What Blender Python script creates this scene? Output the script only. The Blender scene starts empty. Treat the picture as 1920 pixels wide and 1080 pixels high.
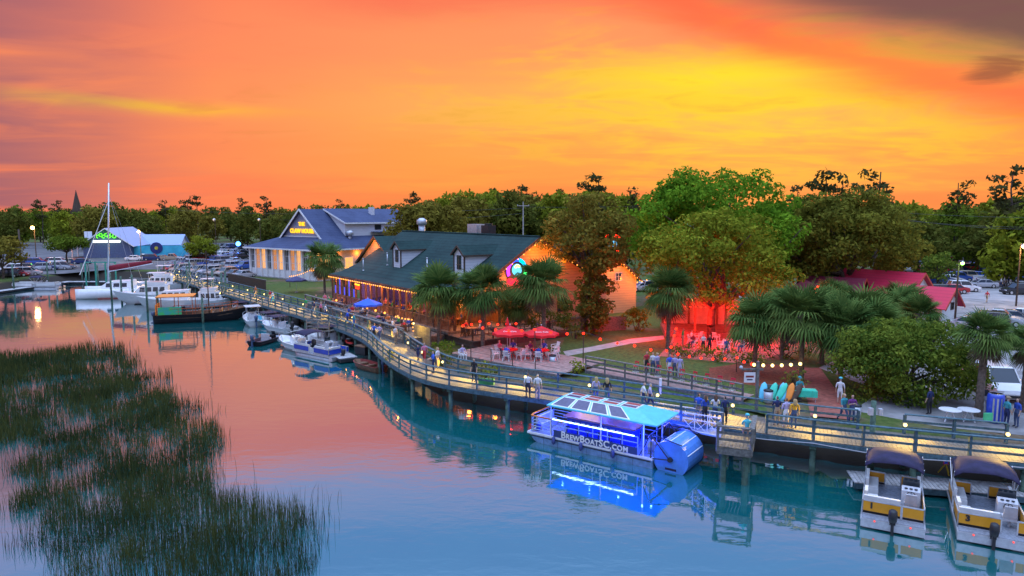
import bpy, bmesh, math, random
import numpy as np
from mathutils import Vector, Matrix
R = math.radians
rng = random.Random(7)
SC = bpy.context.scene
COL = SC.collection
# ------------------------------------------------------------------ camera
F = 1280.0; CZ = 14.1; PITCH = math.atan(138 / F)
CP, SP = math.cos(PITCH), math.sin(PITCH)
cam_d = bpy.data.cameras.new('camera'); cam = bpy.data.objects.new('camera', cam_d); COL.objects.link(cam)
cam_d.sensor_width = 36; cam_d.lens = 36 * F / 1920; cam_d.clip_end = 6000; cam_d.clip_start = 0.1
cam.location = (0, 0, CZ); cam.rotation_euler = (math.pi / 2 - PITCH, 0, 0)
SC.camera = cam
SC.render.resolution_x = 1024; SC.render.resolution_y = 576
SC.render.engine = 'CYCLES'
SC.cycles.use_denoising = True
SC.cycles.max_bounces = 6; SC.cycles.diffuse_bounces = 2; SC.cycles.glossy_bounces = 3
SC.cycles.transmission_bounces = 3; SC.cycles.transparent_max_bounces = 8
SC.cycles.sample_clamp_indirect = 2.0; SC.cycles.sample_clamp_direct = 12.0
SC.cycles.caustics_reflective = False; SC.cycles.caustics_refractive = False
SC.view_settings.view_transform = 'Standard'; SC.view_settings.look = 'None'
SC.view_settings.exposure = 0.4; SC.view_settings.gamma = 1.0

# ------------------------------------------------------------------ node helpers
def lin(c):
    return tuple((x / 12.92 if x <= 0.04045 else ((x + 0.055) / 1.055) ** 2.4) for x in c)
def rgb8(r, g, b): return lin((r / 255, g / 255, b / 255)) + (1,)
class NT:
    def __init__(s, tree): s.t = tree; s.n = tree.nodes; s.l = tree.links
    def new(s, typ, **kw):
        n = s.n.new(typ)
        for k, v in kw.items(): setattr(n, k, v)
        return n
    def link(s, a, b): s.l.new(a, b)
    def val(s, sock, v):
        if hasattr(v, 'is_linked') or isinstance(v, bpy.types.NodeSocket): s.l.new(v, sock)
        else: sock.default_value = v
    def math(s, op, a, b=0.0, c=0.0, clamp=False):
        n = s.new('ShaderNodeMath', operation=op, use_clamp=clamp)
        s.val(n.inputs[0], a); s.val(n.inputs[1], b); s.val(n.inputs[2], c)
        return n.outputs[0]
    def sstep(s, x, a, b):
        n = s.new('ShaderNodeMapRange', interpolation_type='SMOOTHSTEP')
        s.val(n.inputs[0], x); n.inputs[1].default_value = a; n.inputs[2].default_value = b
        n.inputs[3].default_value = 0; n.inputs[4].default_value = 1
        return n.outputs[0]
    def mix(s, f, a, b, blend='MIX'):
        n = s.new('ShaderNodeMix', data_type='RGBA', blend_type=blend)
        s.val(n.inputs[0], f); s.val(n.inputs[6], a); s.val(n.inputs[7], b)
        return n.outputs[2]
    def gauss(s, x, c, w):   # exp(-((x-c)/w)^2)
        d = s.math('DIVIDE', s.math('SUBTRACT', x, c), w)
        return s.math('EXPONENT', s.math('MULTIPLY', s.math('MULTIPLY', d, d), -1.0))
    def ramp(s, fac, stops, interp='EASE'):
        n = s.new('ShaderNodeValToRGB'); cr = n.color_ramp; cr.interpolation = interp
        while len(cr.elements) < len(stops): cr.elements.new(0.5)
        for e, (p, c) in zip(cr.elements, stops): e.position = p; e.color = c
        s.val(n.inputs[0], fac)
        return n.outputs[0]
    def noise(s, vec, scale, detail=4, rough=0.5, dist=0.0):
        n = s.new('ShaderNodeTexNoise'); n.inputs['Scale'].default_value = scale
        n.inputs['Detail'].default_value = detail; n.inputs['Roughness'].default_value = rough
        n.inputs['Distortion'].default_value = dist
        if vec is not None: s.l.new(vec, n.inputs['Vector'])
        return n.outputs[0]

# ------------------------------------------------------------------ sky (dusk: sun just under the cloud deck, ahead and right)
SUN_AZ = math.atan((1480 - 960) / F); SUN_EL = R(5)
world = bpy.data.worlds.new('World'); SC.world = world; world.use_nodes = True
W = NT(world.node_tree); W.n.clear()
tc = W.new('ShaderNodeTexCoord')
sep = W.new('ShaderNodeSeparateXYZ'); W.link(tc.outputs['Generated'], sep.inputs[0])
X, Y, Z = sep.outputs
zc = W.math('MAXIMUM', Z, 0.0)
den = W.math('ADD', zc, 0.10)
cx = W.math('DIVIDE', X, den); cy = W.math('DIVIDE', Y, den)
cmb = W.new('ShaderNodeCombineXYZ'); W.link(cx, cmb.inputs[0]); W.link(cy, cmb.inputs[1])
mp = W.new('ShaderNodeMapping'); mp.inputs['Scale'].default_value = (0.8, 1.5, 1); mp.inputs['Rotation'].default_value = (0, 0, R(-12))
W.link(cmb.outputs[0], mp.inputs[0])
n_big = W.noise(mp.outputs[0], 0.55, 3, 0.5, 0.6)
n_mid = W.noise(mp.outputs[0], 1.5, 6, 0.58, 0.9)
mp2 = W.new('ShaderNodeMapping'); mp2.inputs['Scale'].default_value = (3.0, 3.0, 14.0)
W.link(tc.outputs['Generated'], mp2.inputs[0])
n_str = W.noise(mp2.outputs[0], 2.2, 5, 0.55, 0.7)
nb = W.math('SUBTRACT', n_big, 0.5); nm = W.math('SUBTRACT', n_mid, 0.5); ns = W.math('SUBTRACT', n_str, 0.5)
zw = W.math('ADD', Z, W.math('ADD', W.math('MULTIPLY', nb, 0.10), W.math('MULTIPLY', nm, 0.05)))
warm = W.ramp(zw, [(0.0, rgb8(252, 132, 72)), (0.07, rgb8(255, 160, 74)), (0.15, rgb8(255, 172, 88)), (0.235, rgb8(255, 152, 94)),
                   (0.31, rgb8(250, 112, 82)), (0.37, rgb8(236, 128, 120))])
# pink towards the left, yellow towards the sun
pinkf = W.math('MULTIPLY', W.sstep(X, -0.05, -0.5), 0.75)
warm = W.mix(pinkf, warm, rgb8(255, 128, 92))
ysum = W.math('MULTIPLY', W.gauss(X, 0.36, 0.48), W.gauss(Z, 0.155, 0.12))
ysum = W.math('MULTIPLY', ysum, W.sstep(Y, 0.0, 0.4))
yf = W.math('ADD', W.math('MULTIPLY', ysum, 0.80), W.math('ADD', W.math('MULTIPLY', ns, 1.35), W.math('MULTIPLY', nm, 1.1)))
yf = W.sstep(yf, 0.22, 1.15)
yf = W.math('MULTIPLY', yf, W.sstep(Y, 0.0, 0.4))
warm = W.mix(yf, warm, rgb8(255, 214, 34))
hot = W.math('MULTIPLY', W.gauss(X, 0.34, 0.2), W.gauss(Z, 0.185, 0.022))
warm = W.mix(W.math('MULTIPLY', hot, 0.75), warm, rgb8(255, 232, 30))
stk = W.math('MULTIPLY', W.gauss(X, -0.47, 0.13), W.gauss(W.math('ADD', Z, W.math('MULTIPLY', ns, 0.02)), 0.137, 0.009))
warm = W.mix(W.math('MULTIPLY', stk, 0.8), warm, rgb8(255, 196, 40))
# thin darker streaks of cloud
dk = W.math('MULTIPLY', W.sstep(W.math('ADD', n_str, W.math('MULTIPLY', nm, 0.8)), 0.57, 0.80), 0.32)
warm = W.mix(dk, warm, rgb8(222, 106, 84))
# slate purple cloud: high at the right, lower bank at the left
lr = W.math('ADD', W.math('SUBTRACT', Z, 0.279), W.math('MULTIPLY', W.math('SUBTRACT', X, 0.243), 0.39))
lr = W.math('ADD', lr, W.math('MULTIPLY', nm, 0.05))
dr = W.math('MULTIPLY', W.sstep(lr, -0.012, 0.06), W.sstep(X, 0.02, 0.30))
warm = W.mix(W.math('MULTIPLY', W.math('MULTIPLY', W.gauss(lr, -0.012, 0.035), W.sstep(X, 0.0, 0.25)), 0.8), warm, rgb8(255, 100, 62))
warm = W.mix(W.math('MULTIPLY', dr, 0.93), warm, rgb8(104, 72, 78))
dl = W.math('MULTIPLY', W.sstep(W.math('ADD', X, W.math('MULTIPLY', nb, 0.25)), -0.36, -0.62),
            W.sstep(W.math('ADD', W.math('MULTIPLY', n_big, 1.0), W.math('MULTIPLY', n_mid, 0.3)), 0.38, 0.75))
dl = W.math('MAXIMUM', W.math('MULTIPLY', dl, 0.9), W.math('MULTIPLY', W.math('MULTIPLY', W.sstep(W.math('ADD', X, W.math('MULTIPLY', nm, 0.2)), -0.44, -0.62), W.gauss(W.math('ADD', Z, W.math('MULTIPLY', nm, 0.05)), 0.115, 0.026)), 0.7))
dl = W.math('MAXIMUM', dl, W.math('MULTIPLY', W.math('MULTIPLY', W.sstep(X, -0.34, -0.6), W.sstep(zw, 0.18, 0.255)), 0.85))
warm = W.mix(dl, warm, rgb8(150, 96, 112))
# small broken cloud at far right
puff = W.math('MULTIPLY', W.gauss(X, 0.56, 0.045), W.gauss(Z, 0.165, 0.022))
puff = W.sstep(W.math('ADD', puff, W.math('MULTIPLY', nm, 2.4)), 0.55, 1.0)
puff = W.math('MULTIPLY', puff, W.sstep(W.math('MULTIPLY', W.gauss(X, 0.56, 0.07), W.gauss(Z, 0.165, 0.04)), 0.1, 0.5))
warm = W.mix(W.math('MULTIPLY', puff, 0.8), warm, rgb8(150, 82, 60))
# behind the viewer the dusk sky is mauve blue
cool = W.ramp(Z, [(0.0, (0.72, 0.64, 0.78, 1)), (0.2, (0.62, 0.64, 0.92, 1)), (0.5, (0.42, 0.60, 1.05, 1))])
front = W.sstep(Y, -0.35, 0.45)
low = W.mix(front, cool, warm)
high = W.ramp(zw, [(0.31, (0.86, 0.44, 0.55, 1)), (0.375, (0.42, 0.39, 0.76, 1)), (0.45, (0.20, 0.34, 0.80, 1)), (0.7, (0.92, 1.35, 2.4, 1)), (1.0, (2.1, 2.6, 3.8, 1))])
sky = W.mix(W.sstep(zw, 0.30, 0.39), low, high)
below = W.sstep(Z, -0.02, -0.06)
sky = W.mix(below, sky, (0.10, 0.12, 0.16, 1))
nish = W.new('ShaderNodeTexSky', sky_type='NISHITA'); nish.sun_disc = False
nish.sun_elevation = SUN_EL; nish.sun_rotation = SUN_AZ
bg1 = W.new('ShaderNodeBackground'); bg1.inputs[1].default_value = 0.05; W.link(nish.outputs[0], bg1.inputs[0])
bg2 = W.new('ShaderNodeBackground'); bg2.inputs[1].default_value = 0.79; W.link(sky, bg2.inputs[0])
msh = W.new('ShaderNodeMixShader'); msh.inputs[0].default_value = 0.97
W.link(bg1.outputs[0], msh.inputs[1]); W.link(bg2.outputs[0], msh.inputs[2])
wo = W.new('ShaderNodeOutputWorld'); W.link(msh.outputs[0], wo.inputs[0])
# ------------------------------------------------------------------ sun (veiled by cloud, low, ahead to the right)
sd = bpy.data.lights.new('sun', 'SUN'); sd.energy = 0.6; sd.angle = R(14); sd.color = (1.0, 0.62, 0.34)
sun = bpy.data.objects.new('sun', sd); COL.objects.link(sun)
sv = Vector((math.sin(SUN_AZ) * math.cos(SUN_EL), math.cos(SUN_AZ) * math.cos(SUN_EL), math.sin(SUN_EL)))
sun.rotation_euler = sv.to_track_quat('Z', 'Y').to_euler(); sun.location = (60, 100, 60)

# ------------------------------------------------------------------ layout helpers: where a sight line meets a level or a distance
def ray(px, py):
    u = (px - 960) / F; v = (540 - py) / F
    return Vector((u, CP + v * SP, -SP + v * CP))
def G(px, py, z=1.7):
    d = ray(px, py); t = (z - CZ) / d.z
    return Vector((0, 0, CZ)) + d * t
def AT(px, py, y):
    d = ray(px, py); return Vector((0, 0, CZ)) + d * (y / d.y)

# ------------------------------------------------------------------ mesh builder
class MB:
    def __init__(s): s.v = []; s.f = []; s.m = []
    def add(s, vs, fs, mi=0):
        o = len(s.v); s.v.extend([tuple(p) for p in vs])
        for f in fs: s.f.append(tuple(i + o for i in f)); s.m.append(mi)
        return s
    def box(s, x0, x1, y0, y1, z0, z1, mi=0):
        return s.add([(x0, y0, z0), (x1, y0, z0), (x1, y1, z0), (x0, y1, z0), (x0, y0, z1), (x1, y0, z1), (x1, y1, z1), (x0, y1, z1)],
                     [(3, 2, 1, 0), (4, 5, 6, 7), (0, 1, 5, 4), (1, 2, 6, 5), (2, 3, 7, 6), (3, 0, 4, 7)], mi)
    def beam(s, p0, p1, w, h=None, mi=0):
        p0 = Vector(p0); p1 = Vector(p1); h = h or w
        d = (p1 - p0)
        if d.length < 1e-6: return s
        d.normalize()
        up = Vector((0, 0, 1)) if abs(d.z) < 0.95 else Vector((0, 1, 0))
        r = d.cross(up).normalized() * (w / 2); u = r.cross(d).normalized() * (h / 2)
        vs = [p0 - r - u, p0 + r - u, p0 + r + u, p0 - r + u, p1 - r - u, p1 + r - u, p1 + r + u, p1 - r + u]
        return s.add(vs, [(0, 1, 2, 3), (7, 6, 5, 4), (0, 4, 5, 1), (1, 5, 6, 2), (2, 6, 7, 3), (3, 7, 4, 0)], mi)
    def tube(s, p0, p1, r0, r1=None, n=8, mi=0, cap=True):
        p0 = Vector(p0); p1 = Vector(p1); r1 = r0 if r1 is None else r1
        d = (p1 - p0).normalized(); up = Vector((0, 0, 1)) if abs(d.z) < 0.95 else Vector((0, 1, 0))
        a = d.cross(up).normalized(); b = a.cross(d).normalized()
        vs = []
        for p, r in ((p0, r0), (p1, r1)):
            for i in range(n):
                t = 2 * math.pi * i / n; vs.append(p + a * (math.cos(t) * r) + b * (math.sin(t) * r))
        fs = [(i, (i + 1) % n, n + (i + 1) % n, n + i) for i in range(n)]
        if cap: fs += [tuple(range(n - 1, -1, -1)), tuple(range(n, 2 * n))]
        return s.add(vs, fs, mi)
    def path(s, pts, r, n=6, mi=0):
        for a, b in zip(pts[:-1], pts[1:]): s.tube(a, b, r, r, n, mi)
        return s
    def loft(s, rings, closed=True, cap0=True, cap1=True, mi=0):
        n = len(rings[0]); vs = [p for r in rings for p in r]; fs = []
        for k in range(len(rings) - 1):
            for i in range(n if closed else n - 1):
                j = (i + 1) % n
                fs.append((k * n + i, k * n + j, (k + 1) * n + j, (k + 1) * n + i))
        if cap0: fs.append(tuple(range(n - 1, -1, -1)))
        if cap1: fs.append(tuple(range((len(rings) - 1) * n, len(rings) * n)))
        return s.add(vs, fs, mi)
    def prism(s, poly, z0, z1, mi=0):
        return s.loft([[(x, y, z0) for x, y in poly], [(x, y, z1) for x, y in poly]], mi=mi)
    def slab(s, pts, t, mi=0):           # a planar polygon given thickness t downward along its normal
        pts = [Vector(p) for p in pts]; nrm = (pts[1] - pts[0]).cross(pts[2] - pts[0]).normalized()
        if nrm.z < 0: nrm = -nrm
        return s.loft([[p - nrm * t for p in pts], pts], mi=mi)
    def lathe(s, prof, n=12, c=(0, 0, 0), mi=0):
        return s.loft([[(c[0] + r * math.cos(2 * math.pi * i / n), c[1] + r * math.sin(2 * math.pi * i / n), c[2] + z) for i in range(n)] for r, z in prof], mi=mi)
    def ball(s, c, r, n=8, mi=0):
        k = max(3, n // 2)
        return s.lathe([(r * math.sin(math.pi * (0.02 + 0.96 * i / k)), -r * math.cos(math.pi * (0.02 + 0.96 * i / k))) for i in range(k + 1)], n, c, mi)
    def build(s, name, mats, parent=None, smooth=False):
        me = bpy.data.meshes.new(name); me.from_pydata(s.v, [], s.f)
        mats = mats if isinstance(mats, (list, tuple)) else [mats]
        for m in mats: me.materials.append(m)
        if len(mats) > 1: me.polygons.foreach_set('material_index', s.m)
        if smooth: me.polygons.foreach_set('use_smooth', [True] * len(me.polygons))
        me.update()
        return link(name, me, parent)
def link(name, me, parent=None):
    o = bpy.data.objects.new(name, me); COL.objects.link(o)
    if parent is not None: o.parent = parent
    return o
def tag(o, label=None, cat=None, group=None, kind=None):
    if label: o['label'] = label
    if cat: o['category'] = cat
    if group: o['group'] = group
    if kind: o['kind'] = kind
    return o
def thing(name, label, cat, loc=(0, 0, 0), rz=0.0, group=None):
    o = bpy.data.objects.new(name, None); COL.objects.link(o); o.empty_display_size = 0.3
    o.location = loc; o.rotation_euler = (0, 0, rz)
    return tag(o, label, cat, group)
KIDS = {}
def kids(o):
    return [c for c in o.children]
def dup(o, loc=None, rz=None, label=None, group=None, scale=None, parent=None):
    c = o.copy(); COL.objects.link(c); c.parent = parent
    if loc is not None: c.location = loc
    if rz is not None: c.rotation_euler = (0, 0, rz)
    if scale is not None: c.scale = scale if isinstance(scale, tuple) else (scale,) * 3
    if label: c['label'] = label
    if group: c['group'] = group
    for k in o.children: dup(k, parent=c)
    return c
def tint(o, mat, slot=0):
    o.material_slots[slot].link = 'OBJECT'; o.material_slots[slot].material = mat
def lamp(name, loc, watts, color, parent=None, r=0.12):
    d = bpy.data.lights.new(name, 'POINT'); d.energy = watts; d.color = color; d.shadow_soft_size = r
    o = bpy.data.objects.new(name, d); COL.objects.link(o); o.location = loc
    if parent is not None: o.parent = parent
    return o
def spot(name, loc, aim, watts, color, parent=None, cone=140, r=0.06):
    d = bpy.data.lights.new(name, 'SPOT'); d.energy = watts; d.color = color; d.shadow_soft_size = r; d.spot_size = R(cone); d.spot_blend = 0.6
    o = bpy.data.objects.new(name, d); COL.objects.link(o); o.location = loc; o.rotation_euler = (Vector(loc) - Vector(aim)).to_track_quat('Z', 'Y').to_euler()
    if parent is not None: o.parent = parent
    return o
def text_mesh(txt, size, depth=0.02, smallcaps=False, xscale=1.0, bold=0.0):
    c = bpy.data.curves.new('text', 'FONT'); c.body = txt; c.size = size; c.align_x = 'CENTER'; c.align_y = 'CENTER'
    c.extrude = depth; c.offset = bold; c.resolution_u = 3; c.space_character = 1.05
    if smallcaps:
        c.small_caps_scale = 0.74
        for f in c.body_format: f.use_small_caps = True
    o = bpy.data.objects.new('text', c); COL.objects.link(o)
    dg = bpy.context.evaluated_depsgraph_get(); me = bpy.data.meshes.new_from_object(o.evaluated_get(dg))
    bpy.data.objects.remove(o); me.transform(Matrix.Diagonal((xscale, 1, 1, 1)))
    return me
def place_text(name, txt, size, origin, xdir, updir, mat, parent, depth=0.02, xscale=1.0, bold=0.0, smallcaps=False):
    me = text_mesh(txt, size, depth, smallcaps, xscale=xscale, bold=bold)
    x = Vector(xdir).normalized(); u = Vector(updir).normalized(); n = x.cross(u)
    M = Matrix(((x.x, u.x, n.x, origin[0]), (x.y, u.y, n.y, origin[1]), (x.z, u.z, n.z, origin[2]), (0, 0, 0, 1)))
    me.transform(M); me.materials.clear(); me.materials.append(mat)
    return link(name, me, parent)

# ------------------------------------------------------------------ materials
MATS = {}
def mat(name, col, rough=0.7, metal=0.0, var=0.25, scale=3.0, bump=0.0, bscale=None, col2=None, spec=0.4, alpha=1.0, coat=0.0):
    if name in MATS: return MATS[name]
    m = bpy.data.materials.new(name); m.use_nodes = True; t = NT(m.node_tree)
    b = m.node_tree.nodes['Principled BSDF']
    b.inputs['Roughness'].default_value = rough; b.inputs['Metallic'].default_value = metal
    b.inputs['Specular IOR Level'].default_value = spec
    if coat: b.inputs['Coat Weight'].default_value = coat
    c = tuple(col) + (1,) if len(col) == 3 else col
    if var > 0:
        tcn = t.new('ShaderNodeTexCoord'); nz = t.noise(tcn.outputs['Object'], scale, 5, 0.6)
        c2 = tuple(col2) + (1,) if col2 else tuple(x * (1 - var) for x in c[:3]) + (1,)
        c1 = c if col2 else tuple(min(1, x * (1 + var)) for x in c[:3]) + (1,)
        t.link(t.mix(t.sstep(nz, 0.3, 0.7), c1, c2), b.inputs['Base Color'])
        if bump:
            bn = t.new('ShaderNodeBump'); bn.inputs['Strength'].default_value = bump; bn.inputs['Distance'].default_value = 0.05
            t.link(t.noise(tcn.outputs['Object'], bscale or scale * 4, 4, 0.6), bn.inputs['Height']); t.link(bn.outputs[0], b.inputs['Normal'])
    else: b.inputs['Base Color'].default_value = c
    if alpha < 1: b.inputs['Alpha'].default_value = alpha
    MATS[name] = m; return m
def emit(name, col, strength, sample=False):
    if name in MATS: return MATS[name]
    m = bpy.data.materials.new(name); m.use_nodes = True; t = NT(m.node_tree); t.n.clear()
    e = t.new('ShaderNodeEmission'); e.inputs[0].default_value = tuple(col) + (1,); e.inputs[1].default_value = strength
    o = t.new('ShaderNodeOutputMaterial'); t.link(e.outputs[0], o.inputs[0])
    if not sample: m.cycles.emission_sampling = 'NONE'
    MATS[name] = m; return m
def leafmat(name, c1, c2, trans=0.3, scale=0.35):
    if name in MATS: return MATS[name]
    m = bpy.data.materials.new(name); m.use_nodes = True; t = NT(m.node_tree); t.n.clear()
    g = t.new('ShaderNodeNewGeometry'); tcn = t.new('ShaderNodeTexCoord')
    nz = t.noise(tcn.outputs['Object'], scale, 3, 0.6)
    f = t.math('ADD', t.math('MULTIPLY', g.outputs['Random Per Island'], 0.55), t.math('MULTIPLY', t.sstep(nz, 0.35, 0.65), 0.45))
    c = t.mix(f, tuple(c1) + (1,), tuple(c2) + (1,))
    d = t.new('ShaderNodeBsdfDiffuse'); t.link(c, d.inputs[0])
    tr = t.new('ShaderNodeBsdfTranslucent'); t.link(c, tr.inputs[0])
    mx = t.new('ShaderNodeMixShader'); mx.inputs[0].default_value = trans
    t.link(d.outputs[0], mx.inputs[1]); t.link(tr.outputs[0], mx.inputs[2])
    o = t.new('ShaderNodeOutputMaterial'); t.link(mx.outputs[0], o.inputs[0])
    MATS[name] = m; return m
def stripes(name, c1, c2, scale, axis='Z', rough=0.7, bump=0.3, noise=0.2):
    """boards, shingle courses or metal seams: a fine repeated relief"""
    if name in MATS: return MATS[name]
    m = bpy.data.materials.new(name); m.use_nodes = True; t = NT(m.node_tree); b = t.n['Principled BSDF']
    b.inputs['Roughness'].default_value = rough; b.inputs['Specular IOR Level'].default_value = 0.25
    tcn = t.new('ShaderNodeTexCoord'); w = t.new('ShaderNodeTexWave', wave_type='BANDS', bands_direction=axis, wave_profile='SAW')
    w.inputs['Scale'].default_value = scale; w.inputs['Distortion'].default_value = 0.0
    t.link(tcn.outputs['Object'], w.inputs[0])
    nz = t.noise(tcn.outputs['Object'], 2.5, 6, 0.65)
    n2 = t.noise(tcn.outputs['Object'], 14.0, 3, 0.7); n3 = t.noise(tcn.outputs['Object'], 0.35, 4, 0.6)
    f = t.math('ADD', t.math('MULTIPLY', t.math('POWER', w.outputs[1], 6.0), 0.6), t.math('MULTIPLY', t.math('ADD', t.math('ADD', t.sstep(nz, 0.3, 0.75), t.sstep(n2, 0.3, 0.7)), t.sstep(n3, 0.4, 0.65)), noise * 0.8), clamp=True)
    t.link(t.mix(f, tuple(c1) + (1,), tuple(c2) + (1,)), b.inputs['Base Color'])
    bn = t.new('ShaderNodeBump'); bn.inputs['Strength'].default_value = bump; bn.inputs['Distance'].default_value = 0.03
    t.link(w.outputs[1], bn.inputs['Height']); t.link(bn.outputs[0], b.inputs['Normal'])
    MATS[name] = m; return m
M_wood = mat('weathered_wood', (0.16, 0.155, 0.14), 0.85, var=0.35, scale=6, bump=0.3)
M_wood2 = mat('grey_rail_wood', (0.065, 0.125, 0.15), 0.8, var=0.35, scale=5, bump=0.2)
M_plank = mat('deck_plank', (0.155, 0.14, 0.11), 0.8, var=0.4, scale=4, bump=0.3)
M_pile = mat('treated_pile', (0.07, 0.125, 0.09), 0.85, var=0.4, scale=3, bump=0.4)
M_darkwood = mat('dark_stained_wood', (0.07, 0.045, 0.03), 0.7, var=0.3, scale=4)
M_brown = mat('brown_wood', (0.2, 0.11, 0.06), 0.7, var=0.3, scale=4)
M_white = mat('white_paint', (0.78, 0.78, 0.77), 0.4, var=0.06, scale=2)
M_gel = mat('white_gelcoat', (0.8, 0.8, 0.79), 0.22, var=0.05, scale=2, spec=0.5)
M_alu = mat('aluminium', (0.62, 0.63, 0.65), 0.35, metal=0.7, var=0.1, scale=5)
M_steel = mat('galvanised_steel', (0.5, 0.52, 0.54), 0.4, metal=0.6, var=0.15, scale=4)
M_black = mat('black_plastic', (0.02, 0.02, 0.022), 0.45, var=0.2, scale=4)
M_rubber = mat('rubber', (0.02, 0.02, 0.02), 0.85, var=0.2, scale=6)
M_glass = mat('dark_glass', (0.02, 0.03, 0.04), 0.06, var=0.1, scale=1, spec=0.8)
M_navy = mat('navy_canvas', (0.02, 0.016, 0.05), 0.8, var=0.3, scale=3, bump=0.2)
M_vinyl = mat('grey_vinyl', (0.5, 0.5, 0.52), 0.55, var=0.1, scale=4)
M_floor = mat('boat_carpet', (0.22, 0.24, 0.28), 0.95, var=0.25, scale=9)
M_concrete = mat('concrete', (0.36, 0.35, 0.33), 0.9, var=0.2, scale=1.2, bump=0.2)
M_asphalt = mat('asphalt', (0.11, 0.11, 0.115), 0.9, var=0.35, scale=0.35, bump=0.3, bscale=8)
M_gravel = mat('gravel_lot', (0.24, 0.235, 0.23), 0.95, var=0.3, scale=0.5, bump=0.5, bscale=12)
M_bulb_w = emit('bulb_warm', (1.0, 0.62, 0.2), 4)
M_bulb_o = emit('bulb_orange', (1.0, 0.36, 0.06), 2.6)
M_bulb_r = emit('bulb_red', (1.0, 0.02, 0.008), 4)
M_bulb_y = emit('bulb_yellow', (1.0, 0.74, 0.24), 3.2)
C_ORANGE = (1.0, 0.27, 0.035); C_RED = (1.0, 0.02, 0.01); C_YEL = (1.0, 0.60, 0.09); C_BLUE = (0.02, 0.06, 1.0); C_WARM = (1.0, 0.58, 0.22)
# ================================================================== boardwalk line, shore, ground, water
DECK = 2.0; LAND = 1.7
FRpx = [(1920, 868), (1580, 833), (1440, 814), (1240, 784), (1020, 748), (900, 732), (796, 714), (745, 690), (711, 665), (690, 641), (662, 626), (625, 612), (560, 592), (480, 568), (400, 545), (330, 524), (296, 512)]
_p = [G(a, b, DECK) for a, b in FRpx]
_p = [_p[0] + (_p[0] - _p[1]) * 3.0] + _p
def chaikin(p):
    q = [p[0]]
    for a, b in zip(p[:-1], p[1:]): q += [a * 0.75 + b * 0.25, a * 0.25 + b * 0.75]
    return q + [p[-1]]
def resample(p, step):
    out = [p[0].copy()]; acc = 0.0
    for a, b in zip(p[:-1], p[1:]):
        L = (b - a).length; d = (b - a).normalized() if L > 0 else None; pos = 0.0
        while acc + (L - pos) >= step:
            pos += step - acc; acc = 0.0; out.append(a + d * pos)
        acc += L - pos
    return out
FRONT = chaikin(chaikin(_p))
def normals(p):
    out = []
    for i in range(len(p)):
        t = (p[min(i + 1, len(p) - 1)] - p[max(i - 1, 0)]).normalized(); out.append(Vector((t.y, -t.x, 0)))
    return out
def offset(p, d): return [a + n * d for a, n in zip(p, normals(p))]
WID = 3.2
# the marina head at the far left: second run of boardwalk
LEFT = [Vector(G(296, 512, DECK)), G(250, 507, DECK), G(190, 505, DECK), G(140, 511, DECK), G(80, 519, DECK), G(0, 530, DECK)]
LEFT.append(LEFT[-1] + (LEFT[-1] - LEFT[-2]) * 2.5)
shore = offset(FRONT, WID * 0.8) + [p + Vector((0, 0, 0)) for p in offset(chaikin(LEFT), 2.0)]
sh2 = [(p.x, p.y) for p in shore]
poly = [(3000, sh2[0][1] - 60), (sh2[0][0] + 60, sh2[0][1] - 14)] + sh2 + [(-420, 70), (-3000, -100), (-3000, 4000), (3000, 4000)]
def sdist(px, py):
    P = np.array(poly); n = len(P); inside = np.zeros(px.shape, bool); dmin = np.full(px.shape, 1e9)
    for i in range(n):
        ax, ay = P[i]; bx, by = P[(i + 1) % n]
        c = ((ay > py) != (by > py)) & (px < (bx - ax) * (py - ay) / (by - ay + 1e-12) + ax); inside ^= c
        dx, dy = bx - ax, by - ay; tt = np.clip(((px - ax) * dx + (py - ay) * dy) / (dx * dx + dy * dy + 1e-12), 0, 1)
        dmin = np.minimum(dmin, np.hypot(px - ax - tt * dx, py - ay - tt * dy))
    return np.where(inside, dmin, -dmin)
xs = np.concatenate([-np.geomspace(3000, 165, 18), np.linspace(-160, 70, 231), np.geomspace(74, 3000, 18)])
ys = np.concatenate([np.linspace(-60, 14, 10), np.linspace(16, 180, 150), np.geomspace(186, 4000, 24)])
GX, GY = np.meshgrid(xs, ys); D = sdist(GX, GY)
rs = np.random.RandomState(3)
GZ = np.interp(D, [-30, -3, 0, 1.6, 3.2], [-2.5, -1.2, -0.15, 1.25, LAND])
GZ += np.where((D < 2.8) & (D > -6), rs.normal(0, 0.09, D.shape), 0)
nx, ny = len(xs), len(ys)
idx = np.arange(nx * ny).reshape(ny, nx)
faces = np.stack([idx[:-1, :-1], idx[:-1, 1:], idx[1:, 1:], idx[1:, :-1]], -1).reshape(-1, 4)
def np_mesh(name, V, Fc, mats, parent=None, smooth=False):
    me = bpy.data.meshes.new(name); V = np.asarray(V, np.float32); Fc = np.asarray(Fc, np.int32)
    me.vertices.add(len(V)); me.vertices.foreach_set('co', V.ravel())
    k = Fc.shape[1]; me.loops.add(Fc.size); me.loops.foreach_set('vertex_index', Fc.ravel())
    me.polygons.add(len(Fc)); me.polygons.foreach_set('loop_start', np.arange(0, Fc.size, k, dtype=np.int32))
    if smooth: me.polygons.foreach_set('use_smooth', np.ones(len(Fc), bool))
    for m in (mats if isinstance(mats, list) else [mats]): me.materials.append(m)
    me.update(calc_edges=True); return link(name, me, parent)
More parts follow.
